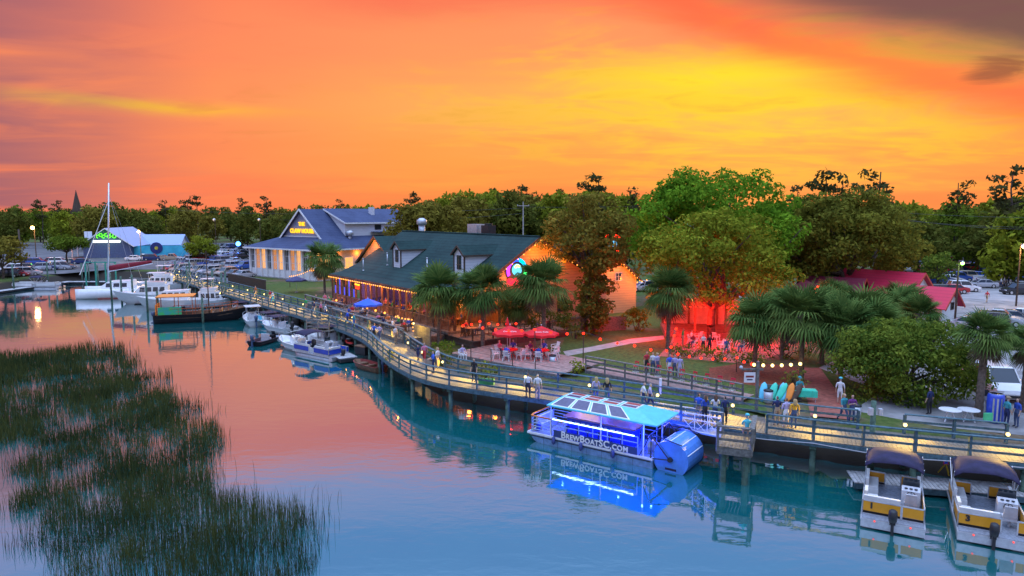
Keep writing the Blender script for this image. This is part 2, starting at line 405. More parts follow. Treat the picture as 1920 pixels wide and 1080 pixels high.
def ground_mat():
    m = bpy.data.materials.new('ground'); m.use_nodes = True; t = NT(m.node_tree); b = t.n['Principled BSDF']; b.inputs['Roughness'].default_value = 0.95
    b.inputs['Specular IOR Level'].default_value = 0.1
    tcn = t.new('ShaderNodeTexCoord'); sp = t.new('ShaderNodeSeparateXYZ'); t.link(tcn.outputs['Object'], sp.inputs[0])
    n1 = t.noise(tcn.outputs['Object'], 0.12, 6, 0.6); n2 = t.noise(tcn.outputs['Object'], 2.5, 5, 0.7)
    grass = t.mix(t.sstep(n2, 0.3, 0.7), (0.05, 0.085, 0.02, 1), (0.10, 0.13, 0.035, 1))
    dirt = t.mix(t.sstep(n2, 0.3, 0.7), (0.12, 0.085, 0.05, 1), (0.19, 0.14, 0.09, 1))
    c = t.mix(t.sstep(n1, 0.5, 0.62), grass, dirt)
    c = t.mix(t.sstep(sp.outputs[2], 1.62, 1.2), c, (0.045, 0.038, 0.03, 1))
    t.link(c, b.inputs['Base Color'])
    bn = t.new('ShaderNodeBump'); bn.inputs['Strength'].default_value = 0.5; bn.inputs['Distance'].default_value = 0.08
    t.link(n2, bn.inputs['Height']); t.link(bn.outputs[0], b.inputs['Normal']); return m
ground = np_mesh('ground', np.stack([GX, GY, GZ], -1).reshape(-1, 3), faces, ground_mat(), smooth=True); tag(ground, kind='structure')
# ---- water
def water_mat():
    m = bpy.data.materials.new('tidal_water'); m.use_nodes = True; t = NT(m.node_tree); t.n.clear()
    tcn = t.new('ShaderNodeTexCoord')
    mp = t.new('ShaderNodeMapping'); mp.inputs['Scale'].default_value = (0.55, 1.0, 1); mp.inputs['Rotation'].default_value = (0, 0, R(14)); t.link(tcn.outputs['Object'], mp.inputs[0])
    a = t.noise(mp.outputs[0], 1.6, 3, 0.5, 0.4); b2 = t.noise(mp.outputs[0], 0.35, 3, 0.5, 0.5); c2 = t.noise(mp.outputs[0], 5.0, 2, 0.5)
    patch = t.sstep(t.noise(tcn.outputs['Object'], 0.05, 3, 0.6), 0.38, 0.66)
    h = t.math('ADD', t.math('MULTIPLY', a, t.math('ADD', t.math('MULTIPLY', patch, 0.7), 0.3)), t.math('ADD', t.math('MULTIPLY', b2, 1.0), t.math('MULTIPLY', c2, t.math('MULTIPLY', patch, 0.16))))
    bn = t.new('ShaderNodeBump'); bn.inputs['Strength'].default_value = 0.05; bn.inputs['Distance'].default_value = 0.22; t.link(h, bn.inputs['Height'])
    nt = t.noise(tcn.outputs['Object'], 0.08, 4, 0.6)
    deep = t.mix(nt, (0.003, 0.095, 0.108, 1), (0.006, 0.15, 0.14, 1))
    d = t.new('ShaderNodeBsdfDiffuse'); t.link(deep, d.inputs[0]); t.link(bn.outputs[0], d.inputs['Normal'])
    g = t.new('ShaderNodeBsdfGlossy'); g.inputs['Roughness'].default_value = 0.035; t.link(bn.outputs[0], g.inputs['Normal']); g.inputs[0].default_value = (0.97, 0.97, 0.98, 1)
    fr = t.new('ShaderNodeFresnel'); fr.inputs[0].default_value = 1.9; t.link(bn.outputs[0], fr.inputs['Normal'])
    f = t.math('MINIMUM', t.math('ADD', t.math('MULTIPLY', fr.outputs[0], 1.05), 0.26), 0.97)
    mx = t.new('ShaderNodeMixShader'); t.link(f, mx.inputs[0]); t.link(d.outputs[0], mx.inputs[1]); t.link(g.outputs[0], mx.inputs[2])
    o = t.new('ShaderNodeOutputMaterial'); t.link(mx.outputs[0], o.inputs[0]); return m
wv = [(-3000, -60, 0), (3000, -60, 0), (3000, 400, 0), (-3000, 400, 0)]
water = np_mesh('water', wv, [(0, 1, 2, 3)], water_mat()); tag(water, kind='structure')
# ---- surfaces laid on the land
def sheet(name, pts, z, m, kind='structure'):
    o = MB().add([(p[0], p[1], z) for p in pts], [tuple(range(len(pts)))]).build(name, m); tag(o, kind=kind); return o
sheet('parking_lot', [G(-200, 529), G(120, 513), G(200, 506), G(300, 505), G(400, 528), G(468, 538), G(480, 500), G(462, 455), G(-300, 455)], LAND + 0.006, M_asphalt)
sheet('gravel_parking_lot', [G(1690, 706), G(1600, 770), G(1760, 800), G(2050, 830), G(2500, 700), G(2300, 452), G(1690, 452), G(1690, 560), G(1790, 590)], LAND + 0.006, M_gravel)
sheet('road', [G(1780, 557), G(1780, 541), G(2100, 556), G(2100, 580)], LAND + 0.012, mat('road_surface', (0.33, 0.31, 0.30), 0.9, var=0.15, scale=0.5))
pc = [G(1062, 668), G(1110, 659), G(1180, 645), G(1245, 636), G(1245, 629), G(1180, 636), G(1105, 651), G(1056, 659)]
sheet('garden_path', pc, LAND + 0.012, M_concrete)
M_lawn = mat('lawn', (0.055, 0.105, 0.018), 0.95, var=0.4, scale=3, bump=0.6, bscale=25)
sheet('lawn', [G(1040, 690), G(1440, 778), G(1420, 700), G(1290, 640), G(1240, 622), G(1060, 630)], LAND + 0.006, M_lawn)
M_brick = mat('red_brick_paving', (0.30, 0.10, 0.07), 0.85, var=0.3, scale=3, bump=0.3)
sheet('brick_path', [G(1520, 780), G(1600, 788), G(1570, 735), G(1538, 690), G(1500, 690)], LAND + 0.018, M_brick)
sheet('mulch_bed', [G(1330, 712), G(1420, 724), G(1545, 735), G(1525, 690), G(1400, 680), G(1330, 690)], LAND + 0.012, mat('red_mulch', (0.19, 0.06, 0.03), 0.95, var=0.4, scale=6, bump=0.8, bscale=20))
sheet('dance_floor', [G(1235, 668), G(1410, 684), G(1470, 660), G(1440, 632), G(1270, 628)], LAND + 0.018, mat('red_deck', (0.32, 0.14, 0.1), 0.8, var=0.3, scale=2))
sheet('paved_walk', [G(1535, 690), G(1620, 722), G(1640, 700), G(1560, 678)], LAND + 0.018, M_concrete)
# ================================================================== boardwalk deck: planks, stringers, piles
board = thing('boardwalk', None, None); tag(board, kind='structure')
pm = MB().box(-0.09, 0.09, 0, WID, -0.045, 0); plank_me = None
st = resample(FRONT, 0.195); nr = normals(st)
plank_pos = [(st[i], nr[i]) for i in range(len(st))]
def inview(p): 
    return p.y > 5 and abs(p.x / p.y) < 0.80
vis = [q for q in plank_pos if inview(q[0])]; off = [q for q in plank_pos if not inview(q[0])]
near, far = vis[:300], vis[300:] + off[-40:]
proto = pm.build('plank', M_plank, board); plank_me = proto.data
for i, (p, n) in enumerate(near):
    o = proto if i == 0 else link('plank', plank_me, board)
    o.location = p + Vector((0, 0, rng.uniform(-0.006, 0.006))); o.rotation_euler = (0, 0, math.atan2(n.y, n.x) - math.pi / 2)
def plank_run(mb, seq, w=WID, hw=0.09):
    for p, n in seq:
        t = Vector((n.y, -n.x, 0)) * hw; dz = Vector((0, 0, rng.uniform(-0.006, 0.006)))
        a, b, c, d = p - t, p + t, p + t + n * w, p - t + n * w; h = Vector((0, 0, 0.045))
        mb.add([a - h + dz, b - h + dz, c - h + dz, d - h + dz, a + dz, b + dz, c + dz, d + dz], [(4, 5, 6, 7), (0, 1, 5, 4), (1, 2, 6, 5), (2, 3, 7, 6), (3, 0, 4, 7)])
mb = MB(); plank_run(mb, far); tag(mb.build('far_planks', M_plank, board), kind='stuff')
seg = resample(FRONT, 2.4); sn = normals(seg)
seg = [(p, n) for p, n in zip(seg, sn)]
for (a, na), (b, nb_) in zip(seg[:-1], seg[1:]):
    if not (inview(a) or inview(b)): continue
    dz = Vector((0, 0, -0.19))
    MB().beam(a + dz - na * 0.04, b + dz - nb_ * 0.04, 0.06, 0.28).build('fascia_board', M_wood2, board)
    m_ = MB()
    for w in (1.0, 2.2, WID + 0.03): m_.beam(a + dz + na * w, b + dz + nb_ * w, 0.06, 0.26)
    m_.build('stringer', M_wood2, board)
for k, (a, na) in enumerate(seg):
    if not inview(a) or k % 2: continue
    for w in (0.25, WID - 0.25):
        q = a + na * w
        MB().tube((q.x, q.y, -1.5), (q.x, q.y, 1.66), 0.17, 0.15, 10).build('pile', M_pile, board, True)
    MB().beam(a + Vector((0, 0, -0.36)), a + na * WID + Vector((0, 0, -0.36)), 0.32, 0.3).build('cross_beam', M_pile, board)
# ---- railings
def railing(pts, name, label, cat='railing', h=1.1, mids=2, gaps=(), m=M_wood2, cap=True, closed_fn=None):
    t = thing(name, label, cat, (0, 0, 0))
    for i, a in enumerate(pts):
        if any(g0 <= i <= g1 for g0, g1 in gaps) and not any(i in (g0, g1) for g0, g1 in gaps): continue
        MB().box(-0.065, 0.065, -0.065, 0.065, -0.35, h - 0.04).build('post', m, t).location = a
        t.children[-1].rotation_euler[2] = rng.uniform(-.1, .1)
    for i, (a, b) in enumerate(zip(pts[:-1], pts[1:])):
        if any(g0 <= i < g1 for g0, g1 in gaps): continue
        if cap: MB().beam(a + Vector((0, 0, h)), b + Vector((0, 0, h)), 0.22, 0.05).build('top_rail', m, t)
        for k in range(mids):
            z = h * (k + 1) / (mids + 1) - 0.02
            MB().beam(a + Vector((0, 0, z)), b + Vector((0, 0, z)), 0.045, 0.12).build('rail', m, t)
    return t
ep = [p + n * 0.1 for p, n in seg if inview(p) or inview(p + n * 5)]
bp = [p + n * (WID - 0.1) for p, n in seg if inview(p) or inview(p + n * 5)]
def nearest(pts, q): return min(range(len(pts)), key=lambda i: (pts[i] - q).length)
pg = nearest(ep, G(1392, 806, DECK))
railing(ep, 'boardwalk_railing', 'long grey wooden railing along the water edge of the curving boardwalk', gaps=[(pg - 1, pg)])
gi = nearest(bp, G(1583, 800, DECK)); gj = nearest(bp, G(735, 640, DECK)); gk = nearest(bp, G(655, 602, DECK))
railing(bp, 'boardwalk_railing', 'long grey wooden railing on the land side of the boardwalk with lamps on its posts', gaps=[(gi - 1, gi), (gj, gj + 1), (gk, gk + 1)])
# ---- low lamps on the land side rail
M_lampbox = mat('lamp_housing', (0.3, 0.27, 0.2), 0.6, var=0.1)
lp = None; step = 0
for i, q in enumerate(bp):
    d = q.length
    if not inview(q): continue
    if (i % 2 == 0 and d < 75) or (d >= 75 and i % 3 == 0):
        n = min(seg, key=lambda s: (s[0] - q).length)[1]
        if lp is None:
            t = thing('boardwalk_lamp', 'x', 'lamp', group='small yellow lamps along the boardwalk rail')
            MB().box(-0.1, 0.1, -0.07, 0.07, 0.0, 0.16).build('housing', M_lampbox, t)
            MB().ball((0, -0.09, 0.06), 0.1, 12).build('bulb', M_bulb_y, t)
            spot('lamp_light', (0, -0.2, 0.1), (0, -1.6, -0.5), 900, C_YEL, t, 150, 0.06)
            lp = t
        else: t = dup(lp)
        t['label'] = 'small bright yellow lamp on a post of the boardwalk rail on the land side'
        t.location = q + n * -0.14 + Vector((0, 0, 0.5)); t.rotation_euler[2] = math.atan2(n.y, n.x) - math.pi / 2
# ================================================================== vegetation
def leaves(blobs, per_area, size, seed, flat=0.0, shell=0.45, aspect=1.0):
    """leaf sprays spread through clumps: each blob is (x,y,z,rx,ry,rz)"""
    r = np.random.RandomState(seed); Vs = []
    for (x, y, z, a, b, c) in blobs:
        n = max(6, int(per_area * 4 * (a * b + a * c + b * c) / 3))
        d = r.normal(size=(n, 3)); d /= np.linalg.norm(d, axis=1)[:, None]
        rad = 1 - shell * r.rand(n) ** 1.6
        P = d * rad[:, None] * np.array([a, b, c]) + np.array([x, y, z])
        u = r.normal(size=(n, 3)); nn = d + 0.8 * r.normal(size=(n, 3)); nn[:, 2] += flat
        nn /= np.linalg.norm(nn, axis=1)[:, None]
        u -= nn * (u * nn).sum(1)[:, None]; u /= np.linalg.norm(u, axis=1)[:, None] + 1e-9; w = np.cross(nn, u)
        s = size * (0.55 + 0.9 * r.rand(n))[:, None]
        q = np.stack([P - u * s, P - w * s * 0.5 * aspect + u * s * 0.1, P + u * s, P + w * s * 0.55 * aspect - u * s * 0.15], 1)
        Vs.append(q)
    V = np.concatenate(Vs).reshape(-1, 3); Fc = np.arange(len(V)).reshape(-1, 4)
    return V, Fc
def dome_blobs(rx, ry, rz, z0, n, br, seed, low=-0.25):
    r = random.Random(seed); out = []
    for i in range(n):
        while True:
            d = Vector((r.gauss(0, 1), r.gauss(0, 1), r.gauss(0.25, 1))).normalized()
            if d.z > low: break
        k = r.uniform(0.62, 0.97); s = br * r.uniform(0.65, 1.25)
        out.append((d.x * rx * k, d.y * ry * k, z0 + d.z * rz * k, s * 1.15, s * 1.15, s * 0.75))
    return out
M_bark = mat('bark', (0.075, 0.055, 0.04), 0.9, var=0.4, scale=3, bump=0.6)
M_palmbark = mat('palm_bark', (0.16, 0.12, 0.09), 0.95, var=0.4, scale=5, bump=0.8)
L_oak = leafmat('oak_leaves', (0.06, 0.11, 0.012), (0.19, 0.24, 0.025))
L_green = leafmat('bright_oak_leaves', (0.04, 0.13, 0.010), (0.22, 0.40, 0.026))
L_olive = leafmat('olive_leaves', (0.085, 0.115, 0.010), (0.37, 0.40, 0.035))
L_dark = leafmat('dark_leaves', (0.05, 0.075, 0.014), (0.18, 0.175, 0.03))
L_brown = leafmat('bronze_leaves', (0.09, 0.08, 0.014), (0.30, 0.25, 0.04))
L_bush = leafmat('bush_leaves', (0.03, 0.085, 0.014), (0.26, 0.31, 0.04), scale=0.8)
L_pine = leafmat('pine_needles', (0.045, 0.053, 0.021), (0.105, 0.098, 0.030))
L_palm = leafmat('palm_leaves', (0.03, 0.085, 0.02), (0.19, 0.27, 0.065), 0.2)
L_palmdry = leafmat('dry_palm_leaves', (0.12, 0.09, 0.055), (0.2, 0.16, 0.1), 0.2)
def limb(mb, p0, p1, r0, r1, bend=0.1, n=4, seed=0):
    r = random.Random(seed); p0 = Vector(p0); p1 = Vector(p1); L = (p1 - p0).length; prev = p0; pr = r0
    for i in range(1, n + 1):
        t = i / n; q = p0.lerp(p1, t) + Vector((r.uniform(-1, 1), r.uniform(-1, 1), r.uniform(-.4, .8))) * bend * L * math.sin(t * math.pi) 
        rr = r0 + (r1 - r0) * t; mb.tube(prev, q, pr, rr, 7, cap=False); prev = q; pr = rr
def oak(name, label, base, rx, ry, z0, rz, nb, br, dens, size, leaf, seed, trunk_r=0.5, lean=(0, 0), group=None, flat=0.3, low=-0.25, cat='tree'):
    t = thing(name, label, cat, base, 0, group)
    bl = dome_blobs(rx, ry, rz, z0, nb, br, seed, low); bl += [(0, 0, z0, rx * 0.5, ry * 0.5, rz * 0.45)]
    bl = [(b[0] + lean[0], b[1] + lean[1], *b[2:]) for b in bl]
    V, Fc = leaves(bl, dens, size, seed, flat); np_mesh('crown', V, Fc, leaf, t)
    mb = MB(); fork = (lean[0] * 0.4, lean[1] * 0.4, max(1.2, z0 - rz * 0.75)); limb(mb, (0, 0, -0.2), fork, trunk_r, trunk_r * 0.75, 0.06, 4, seed)
    r = random.Random(seed + 1)
    for b in r.sample(bl[:-1], min(len(bl) - 1, 12)): limb(mb, fork, b[:3], trunk_r * 0.45, 0.05, 0.12, 4, r.random())
    mb.build('trunk', M_bark, t, True); return t
# --- the large live oaks
oak('live_oak', 'huge bright green spreading oak rising highest behind the beer garden', (AT(1340, 500, 92).x, 92, LAND), 12.2, 9, 10.0, 8.9, 170, 1.7, 13, 0.27, L_green, 11, 0.7, low=-0.75)
oak('live_oak', 'olive green oak with a bare forked branch standing in front of the tallest oak', (AT(1338, 500, 67).x, 67, LAND), 7.8, 5.8, 7.3, 5.6, 150, 1.15, 22, 0.2, L_olive, 12, 0.45, flat=0.6, low=-0.75)
oak('live_oak', 'broad dark olive oak behind the red roofed pavilions', (AT(1590, 500, 98).x, 98, LAND), 10.0, 8, 8.6, 7.4, 150, 1.7, 12, 0.28, leafmat('olive_dark_leaves', (0.055, 0.066, 0.012), (0.27, 0.26, 0.035)), 13, 0.6, low=-0.7)
oak('live_oak', 'second olive oak filling the gap between the tallest oak and the broad dark one', (AT(1500, 500, 104).x, 104, LAND), 7.5, 6, 8.4, 7.2, 60, 2.0, 9, 0.36, L_oak, 23, 0.5, low=-0.9)
oak('live_oak', 'brown green leaning oak between the gabled restaurant and the orange lit cottage', (AT(1098, 590, 71).x, 71, LAND), 4.5, 4.2, 10.4, 4.5, 80, 1.1, 24, 0.2, L_brown, 14, 0.4, low=-0.8)
oak('live_oak', 'bronze green rounded oak behind the blue roof and the green shingle roof', (AT(800, 440, 128).x, 128, LAND), 7.6, 6, 8.4, 6.2, 60, 1.9, 10, 0.36, L_brown, 15, 0.45, low=-0.7)
oak('vine_tree', 'dark vine covered trunk leaning in front of the orange lit cottage', (AT(1114, 600, 69.5).x, 69.5, LAND), 1.5, 1.5, 4.0, 4.0, 40, 1.0, 22, 0.2, L_dark, 16, 0.3, low=-1)
oak('broadleaf_tree', 'dense dark green rounded tree beside the boardwalk at the right', (AT(1702, 700, 45).x, 45, LAND), 4.9, 3.3, 2.5, 2.9, 190, 0.8, 50, 0.115, L_bush, 17, 0.25, low=-0.95)
oak('garden_tree', 'small round dark green tree at the edge of the right hand car park', (AT(1760, 510, 118).x, 118, LAND), 2.7, 2.6, 3.4, 2.4, 30, 0.9, 20, 0.22, L_bush, 18, 0.2, low=-1)
oak('street_tree', 'small spreading tree by the marina car park under the spire', (AT(127, 505, 158).x, 158, LAND), 4.3, 3.5, 5.2, 2.2, 34, 1.2, 14, 0.3, L_oak, 19, 0.22)
oak('street_tree', 'tree with orange light put into its leaf colour at the left edge of the picture', (AT(4, 500, 132).x, 132, LAND), 4.2, 4, 4.8, 3.4, 38, 1.2, 14, 0.28, L_brown, 20, 0.25, low=-.7)  # bronze leaf colour stands in for the orange light on this tree
oak('street_tree', 'grey green bushy tree beside the aqua mural wall', (AT(378, 488, 178).x, 178, LAND), 4, 3.2, 3.4, 3.0, 34, 1.2, 14, 0.3, L_olive, 21, 0.2, low=-.8)
# --- bare forked branch on the olive oak
mb = MB(); b0 = AT(1305, 430, 68.6)
limb(mb, b0 + Vector((0.8, 2, -1.6)), b0, 0.12, 0.1, 0.05, 3, 1)
limb(mb, b0, AT(1282, 417, 68.2), 0.08, 0.03, 0.08, 3, 2); limb(mb, b0 + Vector((-.3, 0, .15)), AT(1312, 399, 68.2), 0.08, 0.03, 0.08, 3, 3)
tag(mb.build('dead_branch', M_steel), 'pale bare forked branch sticking out of the olive oak', 'branch')
# --- pines above the tree line and the wood behind: a handful of shapes, many individuals
def crown_only(kind, seed):
    r = random.Random(seed)
    if kind == 'round':
        bl = dome_blobs(4.8, 4.8, 6.0, 6.8, 34, 1.7, seed, -1) + [(0, 0, 6.5, 3.4, 3.4, 4.8)]
        V, Fc = leaves(bl, 4.2, 0.48, seed, 0.3)
        mb = MB(); limb(mb, (0, 0, -0.2), (0, 0, 6), 0.3, 0.2, 0.04, 3, seed)
    else:
        bl = []; mb = MB(); top = 17.0; limb(mb, (0, 0, -0.2), (r.uniform(-.5, .5), 0, top), 0.28, 0.08, 0.02, 6, seed)
        for i in range(r.randint(9, 13)):
            z = r.uniform(10.5, 17.4); w = 3.1 * (1 - abs(z - 14.5) / 6.5); a = r.uniform(0, 6.28); k = r.uniform(0.3, 1) * w
            p = (math.cos(a) * k, math.sin(a) * k, z); bl.append((*p, r.uniform(.9, 1.6), r.uniform(.9, 1.6), r.uniform(.45, .8)))
            limb(mb, (0, 0, z - 0.8), p, 0.08, 0.03, 0.05, 2, i)
        V, Fc = leaves(bl, 7, 0.42, seed, 0.2)
    return V, Fc, mb
def proto_tree(kind, seed, leaf):
    t = thing(kind, 'x', 'tree'); V, Fc, mb = crown_only('pine' if 'pine' in kind else 'round', seed)
    np_mesh('crown', V, Fc, leaf, t); mb.build('trunk', M_bark, t); return t
protoR = [proto_tree('woodland_tree', 100 + i, [L_dark, L_olive, L_oak, L_dark, L_brown][i]) for i in range(5)]
protoP = [proto_tree('pine_tree', 200 + i, L_pine) for i in range(3)]
used = set()
def put(protos, k, x, y, sc, label, group, name=None, sz=None):
    p = protos[k % len(protos)]; key = (id(protos), k % len(protos))
    if key in used: t = dup(p)
    else: t = p; used.add(key)
    t.location = (x, y, LAND - 0.1); t.rotation_euler[2] = rng.uniform(0, 6.28); s = sc; t.scale = (s * rng.uniform(.9, 1.15), s * rng.uniform(.9, 1.15), sz or s)
    t['label'] = label; t['group'] = group; return t
LOOK = ['dark green', 'olive', 'fresh green', 'blackish green', 'bronze']
def wood_label(k, x, y):
    px = 960 + 1280 * x / y; reg = 'behind the marina head' if px < 330 else 'behind the left car park' if px < 560 else 'above the veranda restaurant' if px < 860 else 'behind the green roof' if px < 1180 else 'behind the large oaks' if px < 1700 else 'beyond the right car park'
    dep = 'at the front' if y < 215 else 'in the middle' if y < 285 else 'at the back'
    return '%s tree %s of the wood %s' % (LOOK[k], dep, reg)
def clear(x, y):
    px = 960 + 1280 * x / y
    if px < 330 and y < 205: return False          # left car park and the blue restaurant
    if px < 470 and y < 235: return False
    if px < 780 and y < 195: return False
    if px < 1150 and y < 150: return False
    if 1690 < px and y < 165: return False
    return True
cnt = 0
for row, (y0, y1, n) in enumerate([(150, 200, 46), (200, 250, 66), (250, 320, 66), (320, 420, 70)]):
    for i in range(n):
        y = rng.uniform(y0, y1); u = -0.82 + 1.64 * (i + rng.uniform(0.1, 0.9)) / n; x = u * y
        if not clear(x, y): continue
        if 780 < 960 + 1280 * u < 1040 and y < 230: continue
        sc = rng.uniform(0.85, 1.2) * (1.0 + 0.0008 * (y - 150)); k_ = rng.choice([0, 0, 1, 2, 3, 4]); lb_ = wood_label(k_, x, y); put(protoR, k_, x, y, sc, lb_, lb_ + 's'); cnt += 1
for i in range(20):
    px = 850 + i * 17 + rng.uniform(-6, 6); y = rng.uniform(185, 235); p = AT(px, rng.uniform(350, 372), y); k_ = rng.choice([0, 1, 3, 4])
    put(protoR, k_, p.x, y, (p.z - LAND) / 13.4, '%s tall tree in the high clump behind the utility pole' % LOOK[k_], '%s trees of the high clump' % LOOK[k_])
ORDP = ['leftmost', 'second', 'third', 'fourth', 'fifth', 'sixth', 'seventh', 'eighth', 'ninth', 'tenth', 'eleventh', 'twelfth', 'thirteenth', 'fourteenth', 'fifteenth', 'sixteenth', 'seventeenth', 'eighteenth']
for i, (px, top, y, k) in enumerate(sorted([(365, 368, 260, 0), (352, 374, 262, 1), (497, 366, 250, 1), (455, 372, 300, 2), (310, 376, 300, 2), (770, 362, 240, 0), (640, 372, 320, 1), (930, 354, 230, 2), (985, 350, 220, 0), (1045, 352, 240, 1),
                      (860, 360, 260, 1), (75, 376, 290, 0), (105, 376, 280, 2), (1180, 352, 200, 2), (1500, 345, 150, 1)])):
    p = AT(px, top, y); h = p.z - LAND
    put(protoP, k, p.x, y, h / 17.6, '%s from the left of the tall pines standing above the wood' % ORDP[i], 'pines above the wood')
for px, top, y, k, lab in [(1545, 322, 120, 0, 'pine with open layered crown just right of the tallest oak'), (1648, 313, 116, 1, 'tall flat topped pine above the red roofed pavilions'),
                           (1900, 312, 130, 2, 'tall pine at the right edge of the picture'), (1800, 336, 150, 1, 'slim pine above the right hand car park'), (1118, 330, 170, 0, 'thin lone pine above the brown leaning oak'), (1580, 330, 126, 2, 'pine close beside the open crowned pine')]:
    p = AT(px, top, y); h = p.z - LAND; put(protoP, k, p.x, y, h / 17.6, lab, 'pines above the wood')
for i, (px, top, y, k) in enumerate(sorted([(1800, 372, 172, 2), (1870, 368, 168, 1), (1745, 392, 176, 1), (1925, 362, 170, 2), (1840, 380, 190, 3), (1725, 385, 135, 0), (1775, 380, 150, 2), (1700, 375, 150, 1), (1890, 372, 142, 3), (1940, 366, 135, 1), (1660, 372, 140, 2), (1960, 360, 150, 2), (1895, 395, 118, 1), (1945, 380, 116, 2), (1850, 400, 138, 0)])):
    p = AT(px, top, y); put(protoR, k, p.x, y, (p.z - LAND) / 13.4, '%s from the left of the leafy trees behind the right hand car park' % ORDP[i], 'trees behind the right hand car park')
# far wood that reads as one mass
bl = []
for i in range(420):
    y = rng.uniform(430, 620); x = rng.uniform(-0.85, 0.85) * y; h = rng.uniform(10, 17); bl.append((x, y, LAND + h * 0.55, 6.5, 5, h * 0.5))
V, Fc = leaves(bl, 0.45, 1.5, 5, 0.2); tag(np_mesh('far_wood', V, Fc, L_dark), 'far dark wood on the horizon', 'wood', kind='stuff')
# --- palmettos
def fan(mb, o, az, el, L, r, droop, mi=0):
    """stalk and a folded fan of narrow leaflets"""
    d = Vector((math.cos(az) * math.cos(el), math.sin(az) * math.cos(el), math.sin(el))); o = Vector(o)
    e = o + d * L * 0.5 + Vector((0, 0, -0.06 * L)); mb.tube(o, e, 0.02, 0.014, 3, mi, cap=False)
    side = d.cross(Vector((0, 0, 1)))
    side = side.normalized() if side.length > 1e-3 else Vector((1, 0, 0)); up = side.cross(d).normalized()
    n = 19
    for i in range(n):
        a = (i / (n - 1) - 0.5) * R(215); v = d * math.cos(a) + side * math.sin(a) + up * 0.12 * abs(math.sin(a))
        l = L * 0.62 * (0.75 + 0.25 * math.cos(a)) * r.uniform(.88, 1.08); w = 0.048 * L
        tip1 = e + v * l * 0.6 + Vector((0, 0, -droop * 0.12 * l)); tip2 = e + v * l + Vector((0, 0, -droop * l * r.uniform(.35, .7)))
        s = v.cross(up).normalized() * w * 0.5
        mb.add([e, tip1 - s, tip1 + s, tip2], [(0, 1, 2), (1, 3, 2)], mi)
def palm_proto(seed, dry=20):
    r = random.Random(seed); mb = MB(); md = MB()
    for i in range(64):
        el = math.asin(r.uniform(-0.55, 1.0)); fan(mb, (0, 0, 0.1), r.uniform(0, 6.28), el, r.uniform(1.5, 2.0), r, 0.3 + 0.8 * (el < 0.45))
    for i in range(dry): fan(md, (0, 0, -0.25), r.uniform(0, 6.28), r.uniform(-1.25, -0.75), r.uniform(1.1, 1.6), r, 0.3)
    mt = MB(); hts = 12
    return mb, md
PALM = {}
def palm(label, x, y, ztop, hs=1.0, seed=0, r=0.17, lean=0.0, group='palmettos around the restaurants'):
    t = thing('palm_tree', label, 'palm', (x, y, LAND)); h = ztop - LAND
    k = seed % 3
    if k not in PALM:
        mb, md = palm_proto(k + 40); a = mb.build('fronds', L_palm, t); b = md.build('dry_fronds', L_palmdry, t); PALM[k] = (a.data, b.data)
    else:
        a = link('fronds', PALM[k][0], t); b = link('dry_fronds', PALM[k][1], t)
    for o in (a, b): o.location = (lean, 0, h); o.scale = (hs * rng.uniform(.9, 1.05), hs * rng.uniform(.9, 1.05), hs * rng.uniform(.88, 1.08)); o.rotation_euler = (rng.uniform(-.14, .14), rng.uniform(-.14, .14), seed * 1.7)
    m = MB(); n = max(8, int(h / 0.22)); rr = random.Random(seed)
    rings = []
    for i in range(n + 1):
        q = i / n; rad = r * (1.18 - 0.25 * q) * (1 + (0.06 if i % 2 else -0.03)) * (1.25 if q > 0.88 else 1)
        rings.append([(lean * q * q + rad * math.cos(j * 0.7854), rad * math.sin(j * 0.7854), q * (h + 0.1) - 0.1 * (1 - q)) for j in range(8)])
    m.loft(rings).build('trunk', M_palmbark, t); return t
for i, (px, py, y, hs, lab, ln) in enumerate([
    (607, 482, 107, 1.5, 'palmetto standing in front of the white veranda restaurant', 0), (822, 545, 64, 1.15, 'leftmost palmetto in front of the green shingle roof', 0.1),
    (905, 543, 62, 1.2, 'palmetto under the round neon sign', -0.1), (965, 570, 64, 0.85, 'shorter palmetto behind the closed red parasol', 0.1), (1021, 530, 61, 1.2, 'palmetto with a clear slim trunk right of the red parasols', -0.2),
    (1255, 545, 62, 1.15, 'palmetto at the left of the red lit stage', 0), (1418, 600, 52, 1.05, 'palmetto beside the hanging sign near the warm bulbs', 0.1), (1508, 590, 50, 1.15, 'palmetto over the green rental table', -0.3),
    (1610, 595, 55, 1.2, 'palmetto left of the dense rounded tree and below the red roofs', 0.2), (1668, 578, 62, 1.1, 'palmetto in front of the red metal roofs', 0), (1720, 590, 58, 0.9, 'low palmetto below the small red roof', 0),
    (1846, 628, 41, 0.72, 'palmetto with a thick trunk beside the white van', 0.1), (1930, 640, 42, 0.7, 'palmetto cut by the right edge of the picture', 0), (1560, 560, 66, 1.0, 'palmetto at the back of the palm cluster', 0.1), (1470, 575, 58, 0.9, 'small palmetto between the two above the bulbs', 0),
    (1640, 605, 50, 1.1, 'nearest palmetto of the cluster left of the rounded tree', 0), (1580, 612, 49, 1.1, 'palmetto over the brick path at the front of the cluster', 0.1), (1545, 590, 56, 1.1, 'palmetto in the middle of the palm cluster', 0), (1695, 560, 66, 1.0, 'palmetto just below the taller white gable', 0)]):
    p = AT(px, py, y); palm(lab, p.x, y, p.z, hs * 1.36, i, 0.2 if y < 45 else 0.17, ln)
